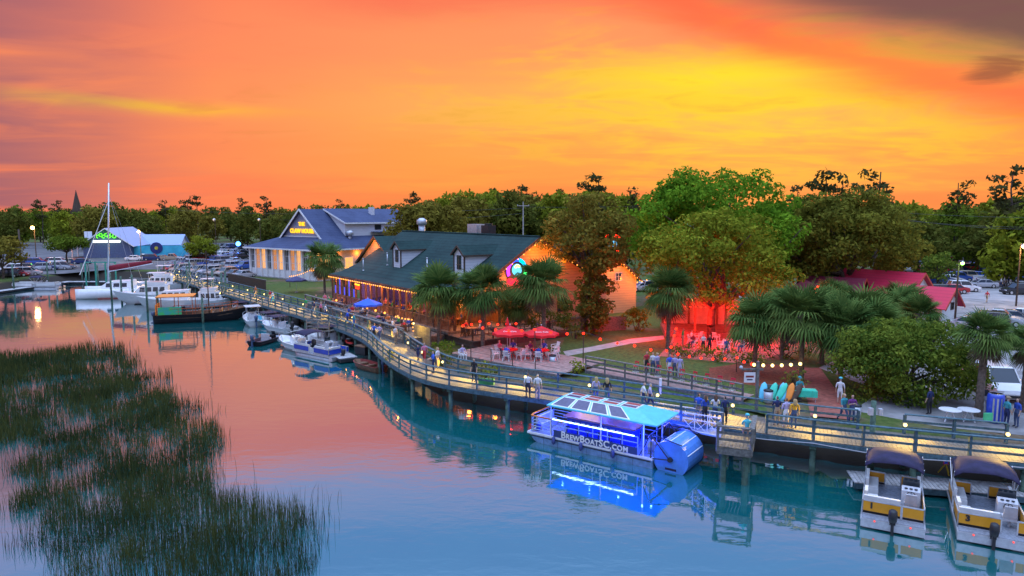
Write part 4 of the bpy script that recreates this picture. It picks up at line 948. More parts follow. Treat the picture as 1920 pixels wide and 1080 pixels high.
# long shed dormer on the right slope
m_ = MB(); dz0, dz1 = 10.6, 12.5
pr_ = [(ins - 1.2, zs - .2), (ins - .2, zs - .2), (ins - .2, dz1), (0.2, zp + .1)]
m_.loft([[(x, 5.5, z) for x, z in pr_], [(x, y1 - 3, z) for x, z in pr_]]); dr_ = m_.build('shed_dormer', M_wside, ch)
m_ = MB(); m_.slab([(0, 5.0, zp + .28), (ins + .5, 5.0, dz1 - .02), (ins + .5, y1 - 2, dz1 - .02), (0, y1 - 2, zp + .28)], .14); m_.build('dormer_roof', M_bshin, dr_)
m_ = MB(); m_.beam((0, 4.96, zp + .15), (ins + .5, 4.96, dz1 - .14), .06, .28); m_.beam((ins + .52, 5.0, dz1 - .14), (ins + .52, y1 - 2, dz1 - .14), .06, .28); m_.build('dormer_trim', M_white, dr_)
for y in (14, 20): window(dr_, (ins - .188, y, 11.5), (0, 1, 0), 1.6, .9, M_darkwood, ny_=1)
m_ = MB(); m_.box(ins - .1, ins + 2.6, 12, 18, 10.5, 10.62); m_.build('awning', M_bshin, ch)
YEL = emit('letter_yellow', (1, .5, .02), 1.5)
place_text('lettering', 'THE', 1.05, (0, -.18, 12.2), (1, 0, 0), (0, 0, 1), YEL, ch, .06, 1.0, .02)
place_text('lettering', 'CLAW HOUSE', 1.15, (0, -.18, 10.85), (1, 0, 0), (0, 0, 1), YEL, ch, .06, .98, .03)
M_amber = emit('amber_window', (1.0, 0.36, 0.08), 0.55)
# glass veranda: columns, mullions, glowing rooms behind
for k in range(12):
    x = x0 + 1.2 + k * (x1 - x0 - 2.4) / 11
    MB().box(x - .2, x + .2, y0 + .7, y0 + 1.1, cz, ze - .1).build('column', M_white, ch)
for k in range(11):
    xa = x0 + 1.4 + k * (x1 - x0 - 2.4) / 11; xb = xa + (x1 - x0 - 2.4) / 11 - .4; m_ = MB()
    for j in range(4): xx = xa + (xb - xa) * j / 3; m_.beam((xx, y0 + 1.0, cz + 1.7), (xx, y0 + 1.0, ze - .2), .07)
    for z in (cz + 1.7, cz + 3.1, cz + 4.4): m_.beam((xa, y0 + 1.0, z), (xb, y0 + 1.0, z), .07)
    w_ = m_.build('window_frame', M_white, ch)
    MB().box(xa, xb, y0 + 1.03, y0 + 1.06, cz + .2, cz + 1.66).build('window_apron', M_white, w_); MB().box(xa, xb, y0 + 1.06, y0 + 1.075, cz + 1.7, ze - .25).build('pane', M_glass if k % 3 == 0 else M_amber if k % 3 == 1 else M_orangepane, w_)
MB().box(x0 + 1.0, x1 - 1.0, y0 + .7, y0 + 4.3, cz - .1, cz + .18).build('veranda_floor', M_concrete, ch)
for k in range(6):
    x = x0 + 3 + k * 3.6; lamp('veranda_light', (x, y0 + 2.6, ze - 1.2), 150, (1, .42, .1), ch, .3)
    MB().ball((x, y0 + 2.6, ze - .9), .2, 8).build('veranda_lamp', M_bulb_w, ch)
for k in range(5):
    y = -1 + k * 5; window(ch, (x1 - .988, y, 4.8), (0, 1, 0), 2.0, 2.2, M_white, M_orangepane if k < 2 else M_glass)
for k in range(4): lamp('eave_light', (x1 - .4, 1 + k * 5, ze - 1.0), 100, C_ORANGE, ch, .3)
m_ = MB(); m_.tube((6.8, 6, 8.5), (6.8, 6, 10.2), .35, .35, 10); m_.lathe([(.35, 0), (.75, .1), (.75, .8), (.35, 1.1)], 12, (6.8, 6, 9.9)); m_.build('exhaust_fan', M_steel, ch, True)
m_ = MB(); m_.box(2.2, 3.2, 15, 15.8, 13.0, 15.6); m_.build('chimney', M_wside, ch)
pt = thing('patio_bulbs', 'string of orange bulbs over the patio between the veranda and the palmetto', 'string lights', (0, 0, 0))
bulbs_line(pt, [AT(543, 517, 116), AT(580, 506, 112), AT(620, 499, 118), AT(660, 500, 120)], .6, .09, M_bulb_o, sag=.03)
for q in ((560, 512, 112), (600, 505, 113), (640, 500, 116)): lamp('patio_light', AT(*q), 90, C_ORANGE, pt, .3)
for q in ((543, 517, 116), (620, 499, 118), (660, 500, 120)): p = AT(*q); MB().tube((p.x, p.y, LAND), p, .05, .05, 6).build('pole', M_darkwood, pt)
wl = thing('patio_wall', 'dark timber screen fence in front of the veranda restaurant', 'fence', G(428, 530), math.atan2((G(500, 545) - G(428, 530)).y, (G(500, 545) - G(428, 530)).x))
LW = (G(500, 545) - G(428, 530)).length
for k in range(int(LW / .3)): MB().box(k * .3, k * .3 + .27, -.03, .03, 0, 1.7).build('board', M_darkwood, wl)
m_ = MB(); m_.beam((0, .05, 1.72), (LW, .05, 1.72), .2, .08); m_.build('cap', M_wood, wl)
# ------------------------------------------------------------------ blue-grey restaurant with green neon at the head of the marina
p = AT(202, 480, 196)
M_metal = stripes('blue_metal_roof', (0.33, 0.42, 0.6), (0.2, 0.26, 0.4), 1.0, 'X', .45, .4, .1)
bh = gable_house('neon_restaurant', 'blue gabled restaurant with green neon lettering at the head of the marina', (p.x, 196), R(12), 12.5, 22, 4.0, 8.4, mat('navy_siding', (0.10, 0.13, 0.24), .7, var=.15), M_metal, M_white, 1.2)
m_ = MB(); m_.box(-3.6, 3.6, -.35, -.2, 4.4, 5.0); m_.build('light_bar', emit('sign_white', (.8, 1, .85), 2.2), bh)
NG = emit('neon_green', (.12, 1, .03), 1.6)
for k in range(7):
    m_ = MB(); ringarc(m_, .3, .52, .4 * k, .4 * k + 4.6, -.3, 10, 6.1 + .45 * (k % 2)); o_ = m_.build('neon_shape', NG, bh); o_.location = (-2.1 + k * .7, 0, 0)
lamp('neon_light', (0, -1.5, 5.6), 60, (.2, 1, .25), bh, .5)
for x in (-7.5, -6.6): MB().box(x - .4, x + .4, 6, 7, 5.5, 7.4).build('cupola', M_white, bh)
m_ = MB(); m_.slab([(-11, -.5, 3.4), (-6.2, -.5, 5.0), (-6.2, 14, 5.0), (-11, 14, 3.4)], .15); m_.build('porch_roof', M_metal, bh)
for y in (0, 4, 8): MB().box(-10.8, -10.5, y - .15, y + .15, 0, 3.5).build('porch_post', M_white, bh)
lamp('porch_light', (-8.6, 0.6, 2.6), 160, C_ORANGE, bh, .4)
p = AT(268, 462, 214)
wb = gable_house('long_hall', 'long pale metal roofed hall behind the neon restaurant', (p.x, 216), R(-78), 10, 11, 3.2, 6.0, M_wside, M_metal, M_white, .6)
p0 = G(252, 482); p1 = G(352, 481); dv = (p1 - p0)
mw_ = thing('mural_wall', 'low aqua painted mural wall with a dark round emblem', 'wall', p0, math.atan2(dv.y, dv.x))
MB().box(0, dv.length, -.15, .15, -.1, 3.3).build('wall', mat('aqua_mural', (.04, .38, .55), .7, var=.5, scale=.5, col2=(.08, .55, .72)), mw_)
b_ = MB().lathe([(1.7, 0), (1.7, .12)], 24).build('emblem', mat('emblem_blue', (.02, .035, .16), .6), mw_); b_.rotation_euler = (math.pi / 2, 0, 0); b_.location = (6.2, -.17, 2.6)
b_ = MB().lathe([(.5, 0), (.5, .06)], 18).build('emblem_centre', mat('emblem_yellow', (.5, .45, .05), .6), mw_); b_.rotation_euler = (math.pi / 2, 0, 0); b_.location = (6.2, -.32, 2.6)
# church spire beyond the trees
p = AT(142, 356, 330); sp_ = thing('church_spire', 'dark pointed church spire above the trees at the left', 'spire', (p.x, 330, LAND)); h = p.z - LAND
m_ = MB(); m_.box(-2, 2, -2, 2, 0, h - 10); m_.build('tower', M_darkwood, sp_); m_ = MB(); m_.lathe([(2.2, 0), (0.05, 10)], 8, (0, 0, h - 10)); m_.build('spire', M_darkwood, sp_)
# ------------------------------------------------------------------ red roofed pavilions
M_maroonshade = stripes('maroon_seam_oak_shade', (0.22, 0.03, 0.06), (0.10, 0.012, 0.03), 0.8, 'X', .5, .5, .15)  # maroon roof metal, made darker to put the oak's shade into its colour
def pav(label, px, py, y, rz, w, dpt, ze_, zp_, wall=M_white, rm=M_redmetal):
    p = AT(px, py, y); return gable_house('red_pavilion', label, (p.x, p.y), rz, w, dpt, ze_, zp_, wall, rm, mat('red_trim', (.45, .05, .03), .6, var=.1), .6)
rp1 = pav('small white walled pavilion with a bright red metal roof by the car park', 1779, 600, 80, R(36), 4.2, 5.2, 1.9, 3.7)
rp2 = pav('taller white gabled pavilion with a red metal roof behind the small one', 1722, 590, 90, R(33), 5.4, 10, 2.3, 4.6)
rp3 = pav('open red roofed pavilion glowing orange behind the palmettos', 1530, 590, 84, R(-12), 6.0, 7, 1.7, 3.6, M_warmwall, M_maroonshade)
rp4 = pav('low maroon metal roof, oak shade in its colour, between glowing pavilion and white gables', 1612, 590, 92, R(50), 5.5, 7, 1.8, 3.7, M_brown, M_maroonshade)
lamp('eave_light', (0, -1.2, 3.4), 140, (1, .2, .04), rp3, .3)
window(rp1, (0.6, -.012, 1.6), (1, 0, 0), .7, .8, M_darkwood)
# ------------------------------------------------------------------ red lit beer garden stage
sp0 = G(1345, 640); stg = thing('stage_hut', 'open timber stage hut with tent roof glowing red under the oaks', 'hut', (sp0.x, sp0.y + 3, LAND), R(-8))
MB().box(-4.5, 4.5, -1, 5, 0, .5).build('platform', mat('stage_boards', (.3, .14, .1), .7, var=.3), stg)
for x in (-4.3, -1.5, 1.5, 4.3):
    for y in (-.8, 4.6): MB().box(x - .1, x + .1, y - .1, y + .1, .5, 3.6).build('post', M_brown, stg)
MB().box(-4.4, 4.4, 4.75, 4.9, .5, 3.6).build('back_wall', M_warmwall, stg)
m_ = MB(); m_.slab([(-5, -1.6, 3.3), (-.2, -1.6, 4.6), (-.2, 5.4, 4.6), (-5, 5.4, 3.3)], .1); m_.slab([(-.2, -1.6, 4.6), (5, -1.6, 3.3), (5, 5.4, 3.3), (-.2, 5.4, 4.6)], .1); m_.build('roof', mat('tin_roof', (.4, .4, .43), .5, var=.2), stg)
bulbs_line(stg, [(-4.6, -1.3, 3.4), (4.6, -1.3, 3.4)], .5, .08, M_bulb_r, sag=.02); bulbs_line(stg, [(-4.4, 4.6, 3.2), (4.4, 4.6, 3.2)], .8, .08, M_bulb_o)
for x, y, z, e in ((-3, 2, 2.7, 110), (3, 2, 2.7, 110), (-5.5, -3.5, 2.2, 650), (-1, -3.0, 2.4, 650), (0, -6, 2.0, 650), (5, -3.5, 2.2, 650), (8, -1, 2.2, 500), (-8, -3, 2, 420)): lamp('red_light', (x, y, z), e, C_RED, stg, .3)
# ================================================================== boats
M_motor = mat('motor_grey_blue', (.05, .09, .18), .3, var=.15, spec=.5); M_hullblue = mat('blue_hull_paint', (0.02, 0.06, 0.42), .25, var=.1, spec=.5); M_hullblack = mat('black_hull_paint', (.012, .010, .012), .6, var=.3, spec=.2); M_pont = mat('pontoon_metal', (.45, .47, .5), .4, metal=.6, var=.15)
M_yellow = mat('yellow_panel', (.75, .33, .02), .35, var=.06); M_redb = mat('red_hull', (.25, .04, .035), .5, var=.2); M_orange = mat('orange_awning', (.85, .27, .04), .7, var=.1); M_maroon = mat('maroon_canvas', (.22, .015, .03), .8, var=.2)
M_cush = mat('cream_cushion', (.62, .62, .6), .55, var=.08); M_aqua = mat('aqua_paint', (.12, .55, .72), .35, var=.08)
def hull(L, B, H, draft=.3, bow=.45, flare=.12, sheer=.25, stern=.92, n=12, depth=None, thick=.08, m=0):
    """open hull along +x (bow at +L/2): outer skin, inner liner and sole"""
    mb = MB(); inn = MB(); rings = []; ir = []
    depth = H * .6 if depth is None else depth
    for i in range(n + 1):
        t = i / n; x = -L / 2 + L * t
        k = stern + (1 - stern) * min(1, t / .4) if t < .4 else (1.0 if t < 1 - bow else max(0.02, max(0.0, math.cos((t - (1 - bow)) / bow * math.pi / 2)) ** .75))
        b = B / 2 * k; zt = H + sheer * max(0, (t - .35) / .65) ** 2; bc = b * (1 - flare * 1.6 - (.25 * max(0, (t - .6) / .4)))
        xo = x - (.0 if t < 1 else 0)
        rk = -.18 * L * max(0, (t - .55) / .45) ** 2
        rings.append([(x, b, zt), (x + rk * .4, bc, zt * .35), (x + rk, bc * .8, -draft * .2), (x + rk, 0, -draft * (1 if t < .9 else .4)), (x + rk, -bc * .8, -draft * .2), (x + rk * .4, -bc, zt * .35), (x, -b, zt)])
        bi = max(.015, b - thick); ir.append([(x, bi, zt), (x + rk * .3, bi * .92, zt - depth), (x + rk * .3, -bi * .92, zt - depth), (x, -bi, zt)])
    mb.loft(rings, closed=False, cap0=True, cap1=False)
    ir = ir[:-1]
    inn.loft(ir, closed=False, cap0=False, cap1=False)
    cap = MB()
    for i in range(n - 1):
        for s in (0, -1):
            a, b = rings[i][s], rings[i + 1][s]; c, d = ir[i + 1][s], ir[i][s]; e = .012
            cap.add([(p[0], p[1], p[2] + e) for p in (a, b, c, d)], [(0, 1, 2, 3)])
    a, b = rings[0][0], rings[0][-1]; c, d = ir[0][-1], ir[0][0]
    return mb, inn, cap, rings
def hull_parts(t, L, B, H, m_out, m_in=M_gel, **k):
    a, b, c, r = hull(L, B, H, **k); a.build('hull', m_out, t, True); b.build('cockpit_liner', m_in, t); c.build('gunwale', m_in, t); return r
def outboard(t, x, z=.55, s=1.0, m=M_black, y=0.0, tilt=False):
    mb = MB(); rings = []
    for (dx, dz, w, l) in ((0, .95, .10, .14), (.0, .9, .17, .24), (.02, .65, .19, .27), (.03, .42, .16, .2), (.03, .36, .1, .1)):
        rings.append([(x - .28 * s + (dx + l * math.cos(a)) * s, y + w * math.sin(a) * s, z + dz * s - .25 * s) for a in [j * math.pi / 4 for j in range(8)]])
    mb.loft(rings); o = mb.build('outboard_motor', m, t, True)
    m2 = MB(); m2.box(x - .36 * s, x - .18 * s, y - .06 * s, y + .06 * s, z - .75 * s, z + .14 * s); m2.box(x - .55 * s, x - .08 * s, y - .05 * s, y + .05 * s, z - .62 * s, z - .54 * s); m2.tube((x - .1 * s, y, z - .8 * s), (x - .6 * s, y, z - .8 * s), .07 * s, .05 * s, 8); m2.box(x - .1, x + .05, y - .12 * s, y + .12 * s, z - .1, z + .14 * s); m2.build('lower_unit', m, o)
    m3 = MB()
    for k in range(3):
        a = k * 2.094; m3.beam((x - .6 * s, y, z - .8 * s), (x - .6 * s, y + .16 * s * math.cos(a), z - .8 * s + .16 * s * math.sin(a)), .08 * s, .02)
    m3.build('propeller', M_alu, o); return o
def bimini(t, x0, x1, w, z, m, arch=.22, legs=True, fz=.7):
    mb = MB(); n = 8; rings = []
    for x, dz in ((x0, -.12), (x0 + .1 * (x1 - x0), 0), ((x0 + x1) / 2, .06), (x1 - .1 * (x1 - x0), 0), (x1, -.16)):
        r = [(x, w * (i / n - .5), z + dz + arch * (1 - (2 * i / n - 1) ** 2) * 1.0 - (.12 if i in (0, n) else 0)) for i in range(n + 1)]
        rings.append(r + [(a, b, c - .05) for a, b, c in reversed(r)])
    mb.loft(rings); c = mb.build('bimini_top', m, t, True)
    if legs:
        m_ = MB(); xm = (x0 + x1) / 2
        for s in (-1, 1):
            for x in (x0 + .1, xm, x1 - .1): m_.tube((xm, s * w * .48, fz), (x, s * w * .5, z - .08), .018, .018, 5)
        m_.build('bimini_frame', M_alu, t)
    return c
def console(t, x, y, m=M_gel, h=1.1, z=.5, w=.7):
    mb = MB(); pr = [(x - .3, z), (x + .35, z), (x + .3, z + h * .75), (x + .05, z + h), (x - .25, z + h * .85)]
    mb.loft([[(a, y - w / 2, b) for a, b in pr], [(a, y + w / 2, b) for a, b in pr]]); c = mb.build('console', m, t)
    m_ = MB(); k = 12
    pts = [Vector((x - .36 - .05 * math.sin(j * 6.283 / k), y + .17 * math.cos(j * 6.283 / k), z + h * .72 + .17 * math.sin(j * 6.283 / k))) for j in range(k + 1)]; m_.path(pts, .018, 4); m_.beam(pts[0], pts[6], .025); m_.beam(pts[3], pts[9], .025); m_.tube((x - .36, y, z + h * .72), (x - .2, y, z + h * .7), .025, .025, 5); m_.build('steering_wheel', M_black, c)
    m_ = MB(); m_.add([(x + .28, y - w / 2, z + h * .78), (x + .28, y + w / 2, z + h * .78), (x + .12, y + w / 2.3, z + h + .35), (x + .12, y - w / 2.3, z + h + .35)], [(0, 1, 2, 3)]); m_.build('windscreen', M_glass, c)
    m_ = MB(); 
    for j in (-.2, 0, .2): m_.lathe([(.07, 0), (.07, .02)], 10, (x - .14 + .02, y + j, z + h * .93))
    m_.build('gauges', M_black, c); return c
def bench(t, x0, x1, y0, y1, z, back=None, h=.42, name='bench_seat', m=M_cush):
    mb = MB(); mb.box(x0, x1, y0, y1, z, z + h * .7); mb.box(x0 + .02, x1 - .02, y0 + .02, y1 - .02, z + h * .7, z + h); o = mb.build(name, m, t)
    b = MB()
    if back == '-x': b.box(x0, x0 + .16, y0, y1, z + h, z + h + .42)
    if back == '+x': b.box(x1 - .16, x1, y0, y1, z + h, z + h + .42)
    if back == '+y': b.box(x0, x1, y1 - .14, y1, z + h, z + h + .38)
    if back == '-y': b.box(x0, x1, y0, y0 + .14, z + h, z + h + .38)
    if back: b.build('backrest', m, o)
    return o
def pontoon(label, loc, rz, L=5.6, B=2.5, panel=M_yellow, canvas=M_navy, num=None, top=(-.2, 2.4), scale=1.0, opening=True, stripe=True):
    t = thing('pontoon_boat', label, 'boat', loc, rz); t.scale = (scale,) * 3
    for s in (-1, 1):
        mb = MB(); rr = .31; rings = []
        for x, k in ((-L / 2 + .25, .75), (-L / 2 + .3, 1), (L / 2 - .9, 1), (L / 2 - .4, .75), (L / 2 - .05, .15)):
            rings.append([(x, s * B * .36 + rr * k * math.cos(j * math.pi / 5), .05 + (1 - k) * .2 + rr * k * math.sin(j * math.pi / 5)) for j in range(10)])
        mb.loft(rings).build('pontoon', M_pont, t, True)
    MB().box(-L / 2, L / 2, -B / 2, B / 2, .38, .46).build('deck', M_alu, t); MB().box(-L / 2 + .05, L / 2 - .05, -B / 2 + .06, B / 2 - .06, .463, .475).build('carpet', M_floor, t)
    MB().box(-L / 2 - .015, -L / 2 + .5, -B / 2 + .02, B / 2 - .02, .08, .375).build('stern_skirt', M_alu, t)
    z0, z1 = .5, 1.12
    def pan(x0, y0, x1, y1):
        m_ = MB(); m_.beam((x0, y0, (z0 + z1) / 2 + .06), (x1, y1, (z0 + z1) / 2 + .06), .035, z1 - z0 - .16); o = m_.build('fence_panel', panel, t)
        if stripe: m_ = MB(); m_.beam((x0, y0, z0 + .07), (x1, y1, z0 + .07), .03, .1); m_.build('stripe', M_hullblack, o)
        m_ = MB(); a = Vector((x0, y0, 0)); b = Vector((x1, y1, 0))
        for z in (z0, z1): m_.beam(a + Vector((0, 0, z)), b + Vector((0, 0, z)), .05)
        for q in (a, b): m_.beam(q + Vector((0, 0, z0)), q + Vector((0, 0, z1)), .05)
        m_.build('fence_rail', M_alu, o); return o
    xs0 = -L / 2 + .55; xe = L / 2 - .25; hb = B / 2 - .06
    pan(xs0, -hb, -.1, -hb); pan(-.1, -hb, xe, -hb); pan(xs0, hb, -.3, hb); pan(.5, hb, xe, hb); pan(xe, -hb, xe, -.35); pan(xe, .35, xe, hb)
    if opening: sp_ = pan(xs0, -.32, xs0, hb); pan(xs0, -hb, xs0, -.9)
    else: sp_ = pan(xs0, -.32, xs0, hb); pan(xs0, -hb, xs0, -.36)
    if num: place_text('number', num, .36, (xs0 - .03, hb - .36, .9), (0, -1, 0), (0, 0, 1), M_black, sp_, .008, 1.0, .02)
    bench(t, xs0 + .06, xs0 + .75, -.28, hb - .04, .476, '-x'); bench(t, xs0 + .8, -.35, hb - .62, hb - .04, .476, '+y'); bench(t, .6, xe - .1, hb - .6, hb - .04, .476, '+y'); bench(t, .5, xe - .1, -hb + .04, -hb + .58, .476, '-y')
    console(t, -.15, -hb + .5, M_vinyl, 1.0, .476, .75)
    m_ = MB(); m_.tube((-.95, -hb + .5, .48), (-.95, -hb + .5, .8), .06, .06, 8); m_.box(-1.2, -.7, -hb + .25, -hb + .78, .8, .95); m_.loft([[(-1.22, -hb + .25, .95), (-1.22, -hb + .78, .95), (-1.1, -hb + .78, .95), (-1.1, -hb + .25, .95)], [(-1.34, -hb + .29, 1.5), (-1.34, -hb + .74, 1.5), (-1.26, -hb + .74, 1.5), (-1.26, -hb + .29, 1.5)]]); m_.build('helm_seat', M_vinyl, t)
    bimini(t, top[0], top[1], B - .1, 2.25, canvas, .2, True, 1.1)
    outboard(t, -L / 2 + .1, .45, 1.0, M_black); m_ = MB()
    for y in (-.7, .7): m_.tube((-L / 2 - .02, y, .42), (-L / 2 - .05, y, .42), .04, .04, 8)
    m_.build('stern_light', emit('stern_red', (1, .1, .1), 1.2), t); return t
# --- the two rental pontoons at the right: sterns toward the viewer
a1 = G(1672, 1003, 0); a2 = G(1862, 1030, 0)
pontoon('yellow and white rental pontoon boat numbered 1 with navy canvas top', (a1.x + 2.6 * math.cos(R(61)), a1.y + 2.6 * math.sin(R(61)), 0), R(61), 4.9, 2.55, num='1', top=(.3, 2.6), opening=False)
pontoon('yellow and white rental pontoon boat numbered 3 at the right edge with navy canvas top', (a2.x + 2.6 * math.cos(R(62)), a2.y + 2.6 * math.sin(R(62)), 0), R(62), 4.9, 2.6, num='3', top=(.3, 2.6))
fd = thing('floating_dock', 'grey floating plank dock at the bows of the numbered rental boats', 'dock', (0, 0, 0))
q0 = G(1602, 905, .45); q1 = G(1960, 935, .45); u_ = (q1 - q0).normalized(); v_ = Vector((-u_.y, u_.x, 0))
for k in range(int((q1 - q0).length / .2)):
    c_ = q0 + u_ * (k * .2 + .09); MB().beam(c_, c_ + v_ * 1.7, .175, .05).build('plank', mat('pale_dock_plank', (.42, .42, .42), .85, var=.25, scale=5), fd)
MB().beam(q0 - Vector((0, 0, .18)) + v_ * .05, q1 - Vector((0, 0, .18)) + v_ * .05, .1, .26).build('edge_beam', M_wood2, fd); MB().beam(q0 - Vector((0, 0, .25)) + v_ * .9 + u_ * .3, q1 - Vector((0, 0, .25)) + v_ * .9, 1.3, .34).build('float', M_black, fd)
sgn = thing('dock_sign', 'small blue sign with pink border on a yellow tripod on the floating dock', 'sign', G(1772, 888, .48)); m_ = MB()
for k in range(3): a = k * 2.1 + .5; m_.beam((.32 * math.cos(a), .32 * math.sin(a), 0), (0, 0, .55), .05)
m_.build('tripod', mat('yellow_steel', (.6, .45, .03), .5, var=.1), sgn); MB().box(-.13, .13, -.02, .02, .5, 1.05).build('border', mat('pink_sign', (.8, .05, .25), .5, var=.1), sgn); MB().box(-.09, .09, -.03, -.021, .54, 1.01).build('face', mat('blue_sign', (.04, .1, .75), .5, var=.1), sgn)
# --- blue pontoon and its neighbours
def boat_at(px, py, z=0): p = G(px, py, z); return (p.x, p.y, 0)
pontoon('blue and white pontoon boat with dark canvas nearest the bend of the boardwalk', boat_at(604, 668), R(142), 6.4, 2.5, M_hullblue, M_navy, top=(1.0, 3.0), stripe=False)
pontoon('long low pontoon boat moored along the dock at the far left', boat_at(72, 541), R(186), 8.5, 2.5, M_gel, M_navy, top=(-1, 1), stripe=False)
def center_console(label, loc, rz, L=6.5, B=2.3, m=M_gel, top=None, tz=2.3, mot=M_black, name='center_console_boat'):
    t = thing(name, label, 'boat', loc, rz); hull_parts(t, L, B, .8, m, M_gel, draft=.3, sheer=.35)
    console(t, .1, 0, M_gel, 1.2, .35, .9); bench(t, -1.2, -.7, -.45, .45, .35, '-x', .6, 'helm_seat', M_vinyl); bench(t, 1.0, 1.7, -.5, .5, .35, None, .35, 'bow_seat', M_cush); outboard(t, -L / 2 + .02, .75, 1.15, mot)
    m_ = MB(); 
    for s in (-1, 1): m_.path([Vector((L * .1, s * B * .46, .85)), Vector((L * .28, s * B * .42, 1.25)), Vector((L * .44, s * B * .16, 1.45))], .018, 5); m_.tube((L * .28, s * B * .42, .9), (L * .28, s * B * .42, 1.25), .016, .016, 5)
    m_.build('bow_rail', M_alu, t)
    if top is not None:
        m_ = MB(); m_.box(-1.1, 1.0, -.95, .95, tz, tz + .07); m_.build('t_top', top, t); m_ = MB()
        for x in (-.5, .5):
            for s in (-.5, .5): m_.tube((x, s, .5), (x * 1.3, s * 1.5, tz), .03, .03, 6)
        m_.build('t_top_frame', M_alu, t)
    return t
center_console('white centre console boat with grey hard top beside the black tour boat', boat_at(474, 607), R(118), 6.2, 2.3, top=M_vinyl, mot=M_motor)
center_console('white open fishing boat beside the blue pontoon boat', boat_at(556, 655), R(135), 6.8, 2.4, top=None)
center_console('white skiff with black canvas moored behind the bass boat', boat_at(520, 622), R(140), 6.0, 2.3, m=M_gel, top=M_navy, tz=1.9)
center_console('teal hulled runabout with black canvas beside the floating dock', boat_at(505, 612), R(140), 5.6, 2.2, m=M_aqua, top=M_navy, tz=1.8)
t = thing('bass_boat', 'low dark bass boat with its outboard raised toward the open water', 'boat', boat_at(501, 642), R(75)); hull_parts(t, 4.8, 1.9, .5, M_hullblack, mat('red_brown_carpet', (.10, .05, .06), .9, var=.2), draft=.2, sheer=.1); MB().box(.6, 2.0, -.6, .6, .3, .46).build('casting_deck', M_floor, t); bench(t, -.4, .1, -.5, .5, .2, '-x', .4, 'seat', M_vinyl); outboard(t, -2.4, .6, .95, M_motor); console(t, .5, -.35, M_hullblack, .6, .25, .5)
t = thing('jon_boat', 'small brown open motor boat tied under the curve of the boardwalk', 'boat', boat_at(690, 692), R(135)); hull_parts(t, 4.3, 1.6, .55, M_brown, M_redb, draft=.15, sheer=.1, bow=.3); bench(t, -.5, -.1, -.6, .6, .15, None, .3, 'thwart', M_brown); bench(t, .7, 1.1, -.55, .55, .15, None, .3, 'thwart', M_brown); outboard(t, -2.15, .6, .9, M_motor)
for (px, py, sc, lab) in ((508, 585, 1.0, 'red kayak lying on the floating dock'), (655, 643, .8, 'red kayak propped behind the blue pontoon boat')):
    p = G(px, py, .7); t = thing('kayak', lab, 'kayak', p, R(120)); mb = MB(); rings = []
    for i in range(11):
        u = i / 10; k = max(.04, math.sin(u * math.pi) ** .7); rings.append([(-1.7 + 3.4 * u, .36 * k * math.cos(j * .7854), .02 + .2 * k * math.sin(j * .7854) + .18 * (2 * u - 1) ** 2) for j in range(8)])
    mb.loft(rings).build('hull', mat('red_plastic', (.6, .03, .02), .4, var=.06), t, True); MB().lathe([(.3, .2), (.33, .24), (.25, .22)], 12).build('cockpit_rim', M_black, t); t.scale = (sc,) * 3
center_console('white boat with black canvas tucked behind the blue pontoon boat', boat_at(612, 645), R(140), 6.0, 2.3, top=M_navy, tz=1.95)
center_console('small grey skiff at the inner end of the floating dock', boat_at(540, 603), R(140), 5.0, 1.9, m=M_vinyl)
center_console('white runabout moored between the tour boat and the hard top boat', boat_at(452, 590), R(120), 5.5, 2.1, top=M_navy, tz=1.8)
p = G(682, 662, .6); t = thing('dock_box', 'dark square dock box on the floating dock beside the blue pontoon boat', 'box', (p.x, p.y, .48), R(-35)); MB().box(-.7, .7, -.5, .5, 0, .8).build('body', M_black, t); MB().box(-.74, .74, -.54, .54, .8, .9).build('lid', M_brown, t)
